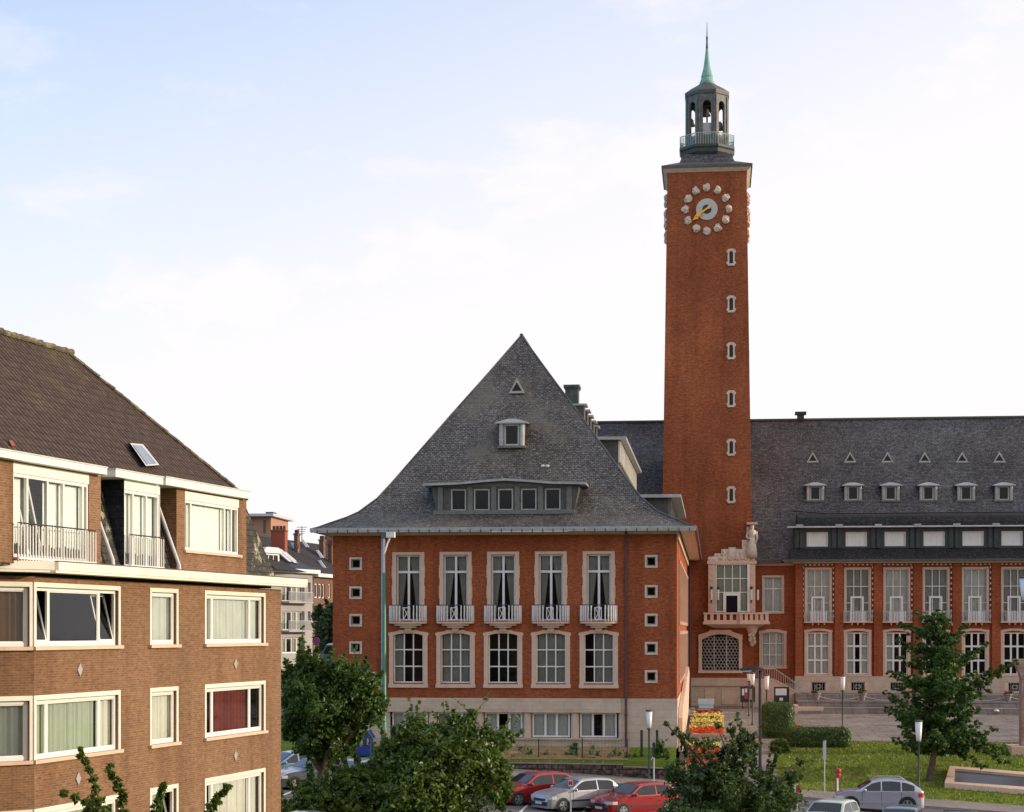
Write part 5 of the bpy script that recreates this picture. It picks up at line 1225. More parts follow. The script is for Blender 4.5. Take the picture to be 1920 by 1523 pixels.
def fastmesh(name, V, F, mat, parent, label=None):
    o = np.zeros(3); q = parent
    while q is not None: o += np.array(q.location); q = q.parent
    me = bpy.data.meshes.new(name); V = V-o; me.vertices.add(len(V)); me.vertices.foreach_set('co', V.ravel().astype(np.float32))
    me.loops.add(F.size); me.loops.foreach_set('vertex_index', F.ravel().astype(np.int32)); me.polygons.add(len(F))
    me.polygons.foreach_set('loop_start', (np.arange(len(F))*4).astype(np.int32)); me.polygons.foreach_set('loop_total', np.full(len(F), 4, np.int32)); me.update(calc_edges=True); me.validate()
    me.materials.append(mat); ob = bpy.data.objects.new(name, me); COL.objects.link(ob)
    if parent is not None: ob.parent = parent
    if label: ob['label'] = label
    return ob
def pxell(cx, cy, rx, ry, Y, dy=0, ryd=None):
    s = Y/3400; p = W(cx, cy, Y+dy); return ((p.x, p.y, p.z), (rx*s, (ryd if ryd else rx*s), ry*s), rx*ry)
def tree(name, label, cat, base, blobs, n, size, lm, trunk_r, seed, kind='broad', group=None, up=.35, twigs=()):
    T = thing(name, label, cat, base, group); random.seed(seed)
    b = Vector(base); top = Vector((sum(c[0][0] for c in blobs)/len(blobs), sum(c[0][1] for c in blobs)/len(blobs), min(c[0][2] for c in blobs)))
    m = MB(); fork = b.lerp(Vector((b.x, b.y, top.z)), .75); fork += Vector((random.uniform(-.15, .15), 0, 0))
    m.tube([(b.x, b.y, b.z-.3), tuple(b.lerp(fork, .25)+Vector((.05, 0, 0))), tuple(b.lerp(fork, .6)), tuple(fork)], [trunk_r*1.35, trunk_r, trunk_r*.9, trunk_r*.8], 10)
    for c, rad, w_ in blobs:
        c = Vector(c); mid = fork.lerp(c, .5)+Vector((random.uniform(-.3, .3), random.uniform(-.3, .3), .2))
        m.tube([tuple(fork-Vector((0, 0, .2))), tuple(mid), tuple(c)], [trunk_r*.5, trunk_r*.3, trunk_r*.12], 6)
        for k in range(5):
            d = Vector((random.gauss(0, 1), random.gauss(0, 1), random.gauss(.3, .8))).normalized(); e = c+Vector((d.x*rad[0], d.y*rad[1], d.z*rad[2]))*.85
            m.tube([tuple(c), tuple(c.lerp(e, .5)+Vector((0, 0, .1))), tuple(e)], [trunk_r*.16, trunk_r*.1, .01], 5)
    for tw_ in twigs: m.tube(tw_, [.03, .02, .008][:len(tw_)] if len(tw_) == 3 else .02, 4)
    r = np.random.default_rng(seed+50); cl = []
    for c, rad, w_ in blobs:                      # long new shoots breaking the outline
        if rad[0] < .3: continue
        for j in range(max(2, int(rad[0]*5))):
            d = r.normal(size=3); d[2] = abs(d[2])*.9+.15; d /= np.linalg.norm(d); p0 = np.array(c)+np.array(rad)*d*.8; l_ = r.uniform(.45, 1.0); e_ = p0+(d*.7+np.array([r.normal()*.2, r.normal()*.2, .45]))*l_
            m.tube([tuple(p0), tuple(e_)], [.014, .005], 4, cap=False)
            for k in range(5): q_ = p0+(e_-p0)*(k/4); cl.append((tuple(q_), (.13-.015*k, .13-.015*k, .11), w_*.012))
    m.build('trunk', M['bark'], T)
    for c, rad, w_ in blobs:
        cl.append((c, tuple(x*.78 for x in rad), w_*.55))
        k = 7 if rad[0] > .9 else 3
        for j in range(k):
            d = r.normal(size=3); d /= np.linalg.norm(d); f = r.uniform(.55, .95); q_ = r.uniform(.28, .52)
            cl.append((tuple(c[i]+rad[i]*d[i]*f for i in range(3)), tuple(x*q_ for x in rad), w_/k*(q_/.4)**2))
    leaves('crown', lm, cl, n, size, T, seed, up)
    return T
# broad street trees in front of the pavilion
Yt = 71.0
def gz_at(px, Y): return zs(W(px, 1182, Y).x)+.1
B = [pxell(700, 1480, 80, 65, Yt), pxell(835, 1475, 110, 90, Yt), pxell(845, 1400, 85, 48, Yt), pxell(790, 1368, 32, 28, Yt, .6), pxell(905, 1415, 50, 42, Yt), pxell(930, 1470, 38, 50, Yt, -.5), pxell(760, 1430, 60, 45, Yt), pxell(860, 1363, 30, 22, Yt), pxell(780, 1520, 120, 50, Yt, -.8), pxell(670, 1450, 40, 22, Yt), pxell(952, 1380, 20, 16, Yt, .8), pxell(920, 1370, 20, 18, Yt, .2), pxell(745, 1380, 18, 28, Yt, .4), pxell(715, 1415, 24, 20, Yt), pxell(885, 1340, 16, 14, Yt, .3)]
p = W(815, 1182, Yt); tree('street_tree', 'large leafy street tree in the centre foreground beside the parked red car', 'tree', (p.x, Yt, zs(p.x)+.05), B, 70000, .145, M['leaf_main'], .16, 21, group='trees along the street')
Yu = 70.0
B = [pxell(600, 1500, 60, 30, Yu), pxell(655, 1510, 60, 36, Yu), pxell(575, 1525, 50, 25, Yu, -.6), pxell(640, 1475, 26, 22, Yu, .5), pxell(540, 1515, 18, 20, Yu)]
p = W(620, 1182, Yu); tree('street_tree', 'low spreading street tree beside the apartment corner below the parked blue cars', 'tree', (p.x, Yu, zs(p.x)+.05), B, 18000, .155, M['leaf_main'], .10, 22, group='trees along the street')
Yv_ = 75.5
B = [pxell(615, 1335, 80, 62, Yv_), pxell(650, 1290, 62, 45, Yv_), pxell(572, 1285, 44, 55, Yv_), pxell(560, 1345, 36, 42, Yv_), pxell(690, 1330, 40, 42, Yv_), pxell(618, 1262, 35, 26, Yv_), pxell(565, 1240, 14, 26, Yv_, .3), pxell(715, 1322, 20, 22, Yv_), pxell(610, 1390, 50, 30, Yv_), pxell(545, 1300, 20, 50, Yv_), pxell(668, 1370, 24, 22, Yv_), pxell(575, 1395, 34, 28, Yv_, -.3), pxell(640, 1405, 30, 24, Yv_), pxell(546, 1365, 20, 34, Yv_), pxell(583, 1425, 10, 22, Yv_, -.5), pxell(621, 1400, 8, 34, Yv_, -.9), pxell(660, 1255, 20, 14, Yv_)]
p = W(601, 1182, Yv_); tree('street_tree', 'dense dark round tree with thick trunk between the apartment block and the green lamp post', 'tree', (p.x, Yv_, zs(p.x)), B, 60000, .145, M['leaf_bush'], .30, 23, group='trees along the street')
Yw = 72.0
B = [pxell(1385, 1478, 100, 52, Yw), pxell(1300, 1470, 58, 40, Yw), pxell(1450, 1490, 60, 36, Yw, .4), pxell(1380, 1420, 34, 38, Yw), pxell(1398, 1385, 18, 26, Yw, .3), pxell(1345, 1440, 34, 20, Yw), pxell(1260, 1450, 22, 16, Yw), pxell(1370, 1520, 130, 30, Yw, -.6), pxell(1372, 1368, 10, 14, Yw), pxell(1487, 1455, 20, 18, Yw), pxell(1283, 1395, 9, 22, Yw, .5)]
p = W(1385, 1182, Yw); tw_ = [[tuple(W(1300, 1440, Yw)), tuple(W(1285, 1398, Yw)), tuple(W(1245, 1354, Yw))], [tuple(W(1440, 1440, Yw)), tuple(W(1480, 1440, Yw)), tuple(W(1512, 1418, Yw))]]
B += [pxell(1268, 1372, 8, 7, Yw), pxell(1250, 1358, 7, 5, Yw), pxell(1500, 1428, 9, 7, Yw), pxell(1278, 1385, 7, 9, Yw), pxell(1344, 1360, 7, 6, Yw)]
tree('street_tree', 'dark loose shrubby tree in the foreground before the flower beds and black lamp', 'tree', (p.x, Yw, zs(p.x)+.05), B, 24000, .15, M['leaf_dark'], .12, 24, group='trees along the street', twigs=tw_)
# young tree close to the camera, only its shoots reach the picture
Yx = 41.0
sh = [((200, 1560), (180, 1480), (152, 1412)), ((235, 1560), (228, 1490), (205, 1440)), ((205, 1560), (200, 1520), (122, 1490)), ((370, 1570), (398, 1512), (425, 1478)), ((285, 1570), (290, 1525), (308, 1476)), ((180, 1560), (165, 1530), (172, 1500))]
T = thing('young_tree', 'young tree in the near foreground whose leafy shoots rise before the brick apartment wall', 'tree', (W(250, 1182, Yx).x, Yx, 1.6))
m = MB(); bp = W(250, 1182, Yx); c0 = W(250, 1600, Yx); m.tube([(bp.x, Yx, 1.3), (bp.x+.1, Yx, 2.6), tuple(c0)], [.12, .10, .08], 8)
cl = [pxell(255, 1600, 130, 45, Yx)]
for s_ in sh:
    P = [W(*s_[0], Yx+random.uniform(-.4, .4))]; P.append(W(*s_[1], P[0].y)); P.append(W(*s_[2], P[0].y)); m.tube([tuple(c0)]+[tuple(x) for x in P], [.05, .03, .02, .006], 5)
    for k in range(9):
        t_ = k/8; a = P[0].lerp(P[1], t_*2) if t_ < .5 else P[1].lerp(P[2], t_*2-1); cl.append(((a.x, a.y, a.z), (.11*(1.3-t_*.7), .11, .09), 420))
m.build('trunk', M['bark'], T); leaves('crown', M['leaf_main'], cl, 5200, .135, T, 31, .2)
# ginkgo-like tree on the lawn
Yg = 100.5; gb = W(1741, 1182, Yg); gbz = lawn_z(gb.x, Yg)
T = thing('lawn_tree', 'tall dark green conical tree on the lawn before the right wing', 'tree', (gb.x, Yg, gbz)); random.seed(9)
m = MB(); trk = [(1741, None), (1750, 1420), (1756, 1390), (1752, 1330), (1756, 1250), (1762, 1180), (1768, 1136)]
tp = [(gb.x, Yg, gbz-.2)] + [tuple(W(a, b, Yg)) for a, b in trk[1:]]; m.tube(tp, [.22, .17, .15, .12, .08, .05, .01], 10)
tips = [(1708, 1175), (1690, 1172), (1686, 1200), (1668, 1262), (1690, 1235), (1662, 1300), (1664, 1330), (1700, 1380), (1715, 1395), (1740, 1160), (1755, 1150), (1812, 1172), (1800, 1190), (1848, 1208), (1822, 1225), (1855, 1258), (1902, 1242), (1880, 1250), (1850, 1295), (1835, 1355), (1862, 1367), (1885, 1412), (1850, 1410), (1888, 1430), (1845, 1440), (1812, 1415), (1780, 1398), (1690, 1350), (1680, 1290), (1728, 1210), (1790, 1215), (1720, 1150), (1775, 1160), (1733, 1180), (1700, 1215), (1820, 1300), (1830, 1330), (1845, 1385)]
cl = []; ktrunk = tp[2:]
def trunk_at(z):
    for a, b in zip(tp[1:], tp[2:]):
        if a[2] <= z <= b[2]: return Vector(a).lerp(Vector(b), (z-a[2])/(b[2]-a[2]))
    return Vector(tp[2])
allt = [(px, py, random.uniform(-.6, .6)) for px, py in tips]
zlo, zhi = W(0, 1400, Yg).z, W(0, 1140, Yg).z
for k in range(70):                                       # branches towards and away from the camera
    py = random.uniform(1170, 1400); wd = 95*min(1, (py-1125)/150); allt.append((1755+random.uniform(-.85, .85)*wd, py, random.choice((-1, 1))*random.uniform(.5, 1)*wd/34))
for px, py, dy in allt:
    e = W(px, py, Yg+dy); drop = .55 if py < 1390 else -.3; s0 = trunk_at(min(zhi-.3, max(W(0, 1392, Yg).z, e.z-abs(e.x-gb.x)*drop*.8)))
    L_ = (e-s0).length; mid = s0.lerp(e, .5)+Vector((0, 0, -.12*L_ if py < 1390 else .15*L_)); m.tube([tuple(s0), tuple(mid), tuple(e)], [.05, .03, .008], 5)
    k = max(3, int(L_*3.2))
    for j in range(k):
        t_ = .18+.82*j/(k-1); a = s0.lerp(mid, t_*2) if t_ < .5 else mid.lerp(e, t_*2-1); r_ = .20+.26*(1-t_)
        cl.append(((a.x, a.y, a.z), (r_*1.15, r_*1.15, r_*.75), 1.0*(1.15-t_*.4)))
m.build('trunk', M['bark'], T); leaves('crown', M['leaf_ginkgo'], cl, 62000, .15, T, 33, .5)
# dark trees at the mouth of the side street
p = W(612, 1182, 150); B = [pxell(612, 1190, 24, 50, 150, 0, 2.5), pxell(600, 1160, 14, 26, 150, 0, 2), pxell(624, 1160, 18, 30, 150, 0, 2)]
tree('shade_tree', 'dark tree in the shade at the mouth of the side street beside the pavilion', 'tree', (p.x, 150, ground_z(p.x, 150)), B, 7000, .35, M['leaf_dark'], .2, 41)
# hedges
def hedge(name, label, px0, px1, py0, py1, Y, depth, zbase, n, mat, rnd=.25, size=.10, cat='hedge'):
    a, b_ = W(px0, py1, Y), W(px1, py0, Y); w_ = b_.x-a.x; h_ = b_.z-zbase; T = thing(name, label, cat, ((a.x+b_.x)/2, Y+depth/2, zbase))
    r = np.random.default_rng(int(px0)); c = MB(); c.box(a.x+.12, b_.x-.12, Y+.12, Y+depth-.12, zbase-.2, b_.z-.12); c.build('inner_mass', M['leaf_dark'], T)
    N_ = n; f = r.integers(0, 4, N_); u = r.random((N_, 3)); P = np.zeros((N_, 3))
    areas = np.array([w_*h_*2, w_*depth*1.4, h_*depth, h_*depth]); f = r.choice(4, N_, p=areas/areas.sum()); 
    P[:, 0] = a.x+u[:, 0]*w_; P[:, 1] = Y+u[:, 1]*depth; P[:, 2] = zbase+u[:, 2]*h_
    P[f == 0, 1] = np.where(r.random((f == 0).sum()) < .8, Y, Y+depth); P[f == 1, 2] = b_.z; P[f == 2, 0] = a.x; P[f == 3, 0] = b_.x
    # round the edges
    cx = np.array([(a.x+b_.x)/2, Y+depth/2, zbase+h_/2]); hs = np.array([w_/2, depth/2, h_/2]); q_ = (P-cx); inner = np.clip(q_, -(hs-rnd), hs-rnd); dd = q_-inner; ln_ = np.linalg.norm(dd, axis=1); k = ln_ > rnd; dd[k] *= (rnd/ln_[k])[:, None]; P = cx+inner+dd+r.normal(size=P.shape)*.045
    nn = np.where(np.linalg.norm(dd, axis=1)[:, None] > 1e-5, dd, q_)+r.normal(size=P.shape)*.12; nn /= np.linalg.norm(nn, axis=1)[:, None]
    t = r.normal(size=P.shape); t -= (t*nn).sum(1)[:, None]*nn; t /= np.linalg.norm(t, axis=1)[:, None]; bb = np.cross(nn, t); s = size*r.uniform(.6, 1.3, N_)[:, None]
    V = np.stack([P-t*s*.6, P-bb*s*.35, P+t*s*.6, P+bb*s*.35], 1).reshape(-1, 3); fastmesh('foliage', V, np.arange(len(V)).reshape(-1, 4), mat, T)
    return T
hedge('clipped_hedge', 'tall square clipped hedge block beside the flower steps', 1428, 1488, 1321, 1382, 111.0, 2.2, zplaza(111), 12000, M['leaf_bush'], .5, .11)
hedge('clipped_hedge', 'long low clipped hedge along the top of the lawn', 1478, 1594, 1368, 1402, 107.5, 1.5, lawn_z(8, 107.5), 9000, M['leaf_bush'], .35, .12)
p = W(1462, 1408, 106); T = thing('shrub', 'small rounded light green shrub at the lawn corner by the tall hedge', 'shrub', (p.x, 106, lawn_z(p.x, 106)))
leaves('foliage', M['leaf_main'], [((p.x, 106, lawn_z(p.x, 106)+.35), (.55, .5, .45), 1)], 2600, .11, T, 5)
# orange shrub flowers behind the low hedge
p = W(1494, 1362, 112); T = thing('flower_bush', 'orange flowering bush between the tall hedge and the low hedge', 'plant', (p.x, 112, zplaza(112)))
leaves('foliage', M['leaf_main'], [((p.x, 112, zplaza(112)+.3), (.6, .4, .35), 1)], 700, .13, T, 6); leaves('blossom', M['flower_orange'], [((p.x, 112, zplaza(112)+.62), (.35, .35, .42), 1)], 500, .13, T, 7)
# flower beds: sloping carpet planting in rows
def flower_bed(label, px0, px1, ya, yb, za, zb2, rowsc, seed, n):
    x0, x1 = W(px0, 1182, (ya+yb)/2).x, W(px1, 1182, (ya+yb)/2).x; T = thing('flower_bed', label, 'flower bed', ((x0+x1)/2, ya, za-.3), group='terraced flower beds')
    nr = len(rowsc); m = MB(); m.hexa([(x0-.1, ya-.15, za-.8), (x1+.1, ya-.15, za-.8), (x0-.1, yb, za-.8), (x1+.1, yb, za-.8), (x0-.1, ya-.15, za-.05), (x1+.1, ya-.15, za-.05), (x0-.1, yb, zb2-.05), (x1+.1, yb, zb2-.05)]); m.build('bed_kerb', M['stone_block'], T)
    for k, c in enumerate(rowsc):
        t0, t1 = k/nr, (k+1)/nr; cl = []
        for j in range(12): x = x0+(x1-x0)*(j+.5)/12; t_ = (t0+t1)/2; cl.append(((x, ya+(yb-ya)*t_, za+(zb2-za)*t_+.06), ((x1-x0)/13, (yb-ya)/nr*.62, .16), 1))
        leaves('flower_row', M[c], cl, n, .12, T, seed+k, .8)
flower_bed('upper sloping bed of yellow, cream and red flower rows by the steps', 1297, 1354, 113.0, 131.0, zplaza(113)+.15, zplaza(131)+.30, ['flower_orange', 'flower_orange', 'flower_red', 'flower_cream', 'flower_yellow', 'leaf_dark', 'flower_cream', 'flower_cream', 'flower_yellow', 'flower_yellow', 'leaf_bush', 'flower_cream', 'flower_yellow', 'flower_cream', 'flower_orange', 'flower_red', 'leaf_dark'], 100, 650)
flower_bed('lower sloping bed of orange and yellow flower rows near the pavement', 1289, 1350, 98.8, 109.0, lawn_z(-1, 98.8)+.15, zplaza(109.5)+.05, ['flower_yellow', 'flower_cream', 'flower_orange', 'flower_orange', 'leaf_dark', 'leaf_dark', 'flower_orange', 'flower_orange', 'leaf_dark', 'flower_cream', 'leaf_bush', 'leaf_dark'], 130, 650)
sk = MB(); x0 = XR+.12; x1 = W(1296, 1182, 120).x-.1
for k in range(8): y = 113+k*2.3; sk.box(x0+.55, x1, y, y+2.3, zplaza(113)-.5, zplaza(113)+.12*(k+1))
struct(sk.build('side_steps', M['paving']))
# kerb wall between upper plaza and lower path
MB().box(XR+.2, W(1428, 1182, 110).x, 109.0, 109.44, CZ-8, zplaza(109.5)+.12)
b = MB(); b.box(W(1352, 1182, 110).x, W(1428, 1182, 110).x, 109.05, 109.4, CZ-7.6, zplaza(109.5)+.10); tag(b.build('low_wall', M['stone_block']), 'low stone kerb wall at the plaza edge beside the flower beds', 'wall')

# ------------------------------------------------------------------ garden wall, fence, ivy
xw0, xw1, xw2 = W(690, 1182, 97).x, W(1168, 1182, 97).x, W(1262, 1182, 97).x
T = thing('retaining_wall', 'dark rubble stone retaining wall along the pavement', 'wall', ((xw0+xw1)/2, 97.1, CZ-8))
m = MB(); m.hexa([(xw0, 96.95, zs(xw0)-.3), (xw1, 96.95, zs(xw1)-.3), (xw0, 97.3, zs(xw0)-.3), (xw1, 97.3, zs(xw1)-.3), (xw0, 96.95, CZ-7.12), (xw1, 96.95, CZ-7.2), (xw0, 97.3, CZ-7.12), (xw1, 97.3, CZ-7.2)])
m.hexa([(xw1+.002, 96.95, zs(xw1)-.3), (xw2, 96.95, zs(xw2)-.3), (xw1+.002, 97.3, zs(xw1)-.3), (xw2, 97.3, zs(xw2)-.3), (xw1+.002, 96.95, CZ-7.32), (xw2, 96.95, CZ-7.40), (xw1+.002, 97.3, CZ-7.32), (xw2, 97.3, CZ-7.40)]); m.build('wall', M['rubble'], T)
m = MB(); m.hexa([(xw0, 96.9, CZ-7.118), (xw1, 96.9, CZ-7.198), (xw0, 97.35, CZ-7.118), (xw1, 97.35, CZ-7.198), (xw0, 96.9, CZ-7.07), (xw1, 96.9, CZ-7.15), (xw0, 97.35, CZ-7.07), (xw1, 97.35, CZ-7.15)]); m.hexa([(xw1+.01, 96.9, CZ-7.318), (xw2, 96.9, CZ-7.398), (xw1+.01, 97.35, CZ-7.318), (xw2, 97.35, CZ-7.398), (xw1+.01, 96.9, CZ-7.27), (xw2, 96.9, CZ-7.35), (xw1+.01, 97.35, CZ-7.27), (xw2, 97.35, CZ-7.35)])
for px in (975, 1008, 1031, 1052, 1094, 1114, 1130): x = W(px, 1182, 97).x; m.tube([(x, 97.1, CZ-7.2), (x, 97.1, CZ-6.98)], .04, 6)
m.build('coping', M['kerb_stone'], T)
T = thing('wire_fence', 'thin green wire fence with posts on the garden wall', 'fence', (W(1060, 1182, 97.6).x, 97.7, CZ-7))
yf = 97.75; zf = CZ-7.0
for px in (930, 1010, 1092, 1176):
    x = W(px, 1182, yf).x; MB().tube([(x, yf, zf-.3), (x, yf, W(px, 1385, yf).z)], .035, 6).build('post', M['iron'], T)
m = MB(); xa_, xb_ = W(880, 1182, yf).x, W(1176, 1182, yf).x
for k in range(6): z = zf+.1+k*.2; m.tube([(xa_, yf, z), (xb_, yf, z)], .007, 4)
x = xa_
while x < xb_: m.tube([(x, yf, zf), (x, yf, zf+1.15)], .005, 3, cap=False); x += .18
m.build('wire_mesh', M['green_paint'], T)
for px, lab in ((1203, 'left one of the dark green posts around the white lamp by the pavilion corner'), (1232, 'right one of the dark green posts around the white lamp by the pavilion corner'), (1226, 'short inner dark green post just behind the white lamp by the pavilion corner')):
    yy = 98.2 if px != 1226 else 97.6; x = W(px, 1182, yy).x; y0 = 1369 if px != 1226 else 1392
    o = MB().lathe(x, yy, [(.07, CZ-7.3), (.07, W(px, y0, yy).z-.05), (.085, W(px, y0, yy).z-.04), (.05, W(px, y0, yy).z)], 8).build('fence_post', M['iron']); tag(o, lab, 'post', 'dark green posts at the pavilion corner')
random.seed(12)
def climber(px, py0, py1, Y, n, lab, rx=14):
    p = W(px, (py0+py1)/2, Y); zb2 = W(px, py1, Y).z; T = thing('climbing_plant', lab, 'plant', (p.x, Y, zb2), group='plants in the bed before the pavilion')
    m = MB(); x = p.x; pts = [(x, Y, zb2-.3)]
    for k in range(5): pts.append((x+random.uniform(-.15, .15), Y+random.uniform(-.05, .05), zb2+(W(px, py0, Y).z-zb2)*(k+1)/5))
    m.tube(pts, .02, 4); m.build('stem', M['bark'], T); leaves('foliage', M['leaf_main'], [pxell(px, (py0+py1)/2, rx, (py1-py0)/2, Y, 0, .25)], n, .13, T, px)
climber(985, 1395, 1440, 98.3, 380, 'leafy climber at the left end of the garden bed fence'); climber(1030, 1405, 1440, 98.2, 200, 'sparse climber left of the middle fence post'); climber(1075, 1392, 1440, 98.3, 330, 'leafy climber just left of the middle fence post'); climber(1110, 1400, 1442, 98.2, 170, 'thin climber just right of the middle fence post'); climber(1150, 1402, 1442, 98.1, 260, 'low climber near the right end of the wire fence')
climber(1190, 1405, 1450, 98.0, 500, 'bushy climber between the fence end and the white lamp', 16); climber(1240, 1390, 1450, 98.0, 900, 'tall bushy plant right of the white lamp by the pavilion corner', 16); climber(955, 1400, 1440, 98.5, 500, 'broad leafy plant at the foot of the pavilion next to the big tree', 18)
b = MB(); b.sheet(lambda x, y: (x, y, CZ-7.0+.55*(y-97.35)/2.5+.03+.02*sin(x*5)*sin(y*3)), list(np.linspace(W(930, 1182, 99).x, W(1180, 1182, 99).x, 30)), [97.42, 98, 98.7, 99.2, 99.88])
o = b.build('soil_bed', plain('bed_soil', (.42, .25, .10), .95, var=.35, nscale=2)); struct(o)
struct(leaves('ground_cover', M['leaf_main'], [((W(px, 1182, 98.4).x, 98.35, CZ-6.95), (1.2, .6, .14), 1) for px in range(930, 1260, 30)], 1500, .12, None, 44, .8), 'stuff')

r = np.random.default_rng(77); n_ = 16000; gx_ = r.uniform(LX0+.1, 26, n_); gy_ = r.uniform(97.0, 109.3, n_)
gz_ = np.array([lawn_z(a, b) for a, b in zip(gx_, gy_)]); ang = r.uniform(0, 6.283, n_); hgt = r.uniform(.05, .13, n_)
A_ = np.stack([gx_, gy_, gz_-.01], 1); t_ = np.stack([np.cos(ang), np.sin(ang), np.zeros(n_)], 1)*.035; lean = r.normal(size=(n_, 3))*.03; lean[:, 2] = hgt
V_ = np.stack([A_-t_, A_+t_, A_+t_*.6+lean, A_-t_*.6+lean], 1).reshape(-1, 3)
struct(fastmesh('grass_tufts', V_, np.arange(len(V_)).reshape(-1, 4), leafmat('grass_blade', (.14, .19, .022), (.21, .26, .035), (.28, .29, .06)), None), 'stuff')

# ------------------------------------------------------------------ street furniture
def round_lamp(label, px, Y, zb, pyt, pyb=None, h=3.4, glass_h=.98, r=.17, pole='copper_dark', s=1.0):
    x = W(px, 1182, Y).x; T = thing('park_lamp', label, 'lamp', (x, Y, zb), 'white glass park lamps'); top = W(px, pyt, Y).z
    g0 = top-glass_h*s
    MB().lathe(x, Y, [(.10, zb-.1), (.10, zb+.12), (.055, zb+.2), (.05, g0-.1), (.09, g0-.08), (.12, g0)], 12).build('pole', M[pole], T, smooth=True)
    MB().lathe(x, Y, [(r*.62*s, g0+.005), (r*.8*s, g0+.3*s), (r*s, top-.10)], 16).build('glass_shade', M['lamp_glass'], T, smooth=True)
    MB().lathe(x, Y, [(r*1.06*s, top-.095), (r*1.1*s, top-.03), (r*.5*s, top)], 16).build('cap', M['copper_dark'], T); return T
round_lamp('white lamp standing before the pavilion corner, left of the stairs', 1217, 96.6, zs(W(1217, 1182, 96.6).x)+.12, 1331)
round_lamp('white lamp on the plaza in front of the first pair of wing windows', 1580, 118, zplaza(118), 1266)
round_lamp('white lamp on the pavement behind the silver car, in front of the lawn tree', 1722.5, 96.3, zs(W(1722, 1182, 96.3).x)+.12, 1350, glass_h=1.1, r=.19)
round_lamp('furthest small white lamp before the left notice board', 1404.5, 131, zplaza(131), 1261, glass_h=.6, r=.17)
round_lamp('middle white lamp of the plaza cluster, taller glass, left of the black street lamp pole', 1411, 122, zplaza(122), 1261, glass_h=.85, r=.16)
round_lamp('white lamp rising behind the tall hedge block', 1437.5, 121, zplaza(121), 1265, glass_h=1.0, r=.17)
Yl = 90.0; x = W(1926, 1182, Yl).x; round_lamp('large white lamp cut by the right edge of the picture, high before the wing windows', 1925, Yl, zs(x)+.1, 1081, glass_h=1.15, r=.35, s=1.0)
# black street lamp
Y = 97.8; x = W(1425, 1182, Y).x; zb2 = lawn_z(x, Y); zt_ = W(1425, 1256, Y).z
T = thing('street_lamp', 'black modern street lamp with flat curved head pointing left', 'street lamp', (x, Y, zb2))
MB().lathe(x, Y, [(.14, zb2-.1), (.14, zb2+.8), (.085, zb2+.9), (.075, zt_-.05)], 12).build('pole', M['iron'], T, smooth=True)
m = MB(); pts = []; 
s_ = Y/3400
for k in range(9):
    t_ = k/8; xx = x+.22-(44*s_+.1)*t_; zz = zt_+.10*sin(pi*min(1, t_*1.1))-.0; hw_ = .10+.14*sin(pi*min(1, .15+t_*.8)); th = .05+.05*sin(pi*t_)
    pts.append([(xx, Y-hw_, zz-th), (xx, Y+hw_, zz-th), (xx, Y+hw_*.8, zz+th), (xx, Y-hw_*.8, zz+th)])
for A, B_ in zip(pts, pts[1:]):
    i = [m.P(*p) for p in A]+[m.P(*p) for p in B_]
    for q4 in ((0,1,5,4),(1,2,6,5),(2,3,7,6),(3,0,4,7)): m.f.append([i[k] for k in q4])
m.poly(pts[0][::-1]); m.poly(pts[-1]); m.build('lamp_head', M['iron'], T)
MB().box(x-38*s_, x-16*s_, Y-.14, Y+.14, zt_-.02-.09, zt_-.005).build('lens', M['zinc_pale'], T)
# green street lamp
Y = 98.0; x = W(720, 1182, Y).x; zb2 = CZ-6.6; zt_ = W(720, 1009, Y).z; s_ = Y/3400
T = thing('street_lamp', 'tall green street lamp post with white lantern arm before the pavilion', 'street lamp', (x, Y, zb2))
MB().lathe(x, Y, [(.16, zb2-.3), (.16, zb2+1.2), (.135, zb2+1.3), (.10, zt_-2.0), (.085, zt_-1.9)], 14).build('pole', M['green_paint'], T, smooth=True)
MB().lathe(x, Y, [(.075, zt_-1.898), (.06, zt_)], 10).build('upper_pole', M['zinc_pale'], T)
MB().box(x-5*s_, x+5*s_, Y-.12, Y+.12, zt_, zt_+.28).build('bracket', M['copper_dark'], T)
MB().box(x+5.2*s_, x+21*s_, Y-.18, Y+.18, zt_+.02, zt_+.32).build('lantern', M['sign_white'], T)
MB().tube([(x+.02, Y-.05, zt_-.9), (x+.2, Y-.05, zt_-.3), (x+.36, Y-.05, zt_+.05)], .05, 6).build('strut', M['sign_white'], T)
# posts and signs
def post(name, label, cat, px, Y, py0, py1, r_, mat, group=None):
    a, b_ = W(px, py1, Y), W(px, py0, Y); T = thing(name, label, cat, (a.x, Y, a.z), group); MB().tube([(a.x, Y, a.z-.2), (a.x, Y, b_.z)], r_, 8).build('pole', M[mat], T); return T, a, b_
T, a, b_ = post('sign_post', 'thin grey post with narrow plate standing at the lawn edge', 'post', 1546, 96.0, 1391, 1489, .03, 'zinc_pale'); MB().box(a.x-.08, a.x+.08, 95.93, 95.965, b_.z-.95, b_.z).build('plate', M['zinc_pale'], T)
MB().tube([(a.x, 96, b_.z), (a.x, 96, b_.z+.06)], .08, 8).build('cap', M['zinc'], T)
T, a, b_ = post('parking_meter', 'red topped white post by the pavement beside the silver car', 'post', 1570, 95.6, 1455, 1488, .05, 'sign_white')
z1 = W(1570, 1441, 95.6).z; MB().lathe(a.x+.06, 95.6, [(.10, b_.z-.1), (.13, b_.z+.05), (.10, b_.z+.12), (.15, z1-.12), (.13, z1-.03), (.06, z1)], 10).build('head', M['sign_red'], T); MB().tube([(a.x-.1, 95.6, a.z-.2), (a.x-.06, 95.6, b_.z)], .03, 6).build('side_bar', M['sign_red'], T)
T, a, b_ = post('bent_pole', 'pale pole with hooked top in front of the rubble wall end', 'post', 1226, 95.6, 1432, 1464, .035, 'zinc_pale')
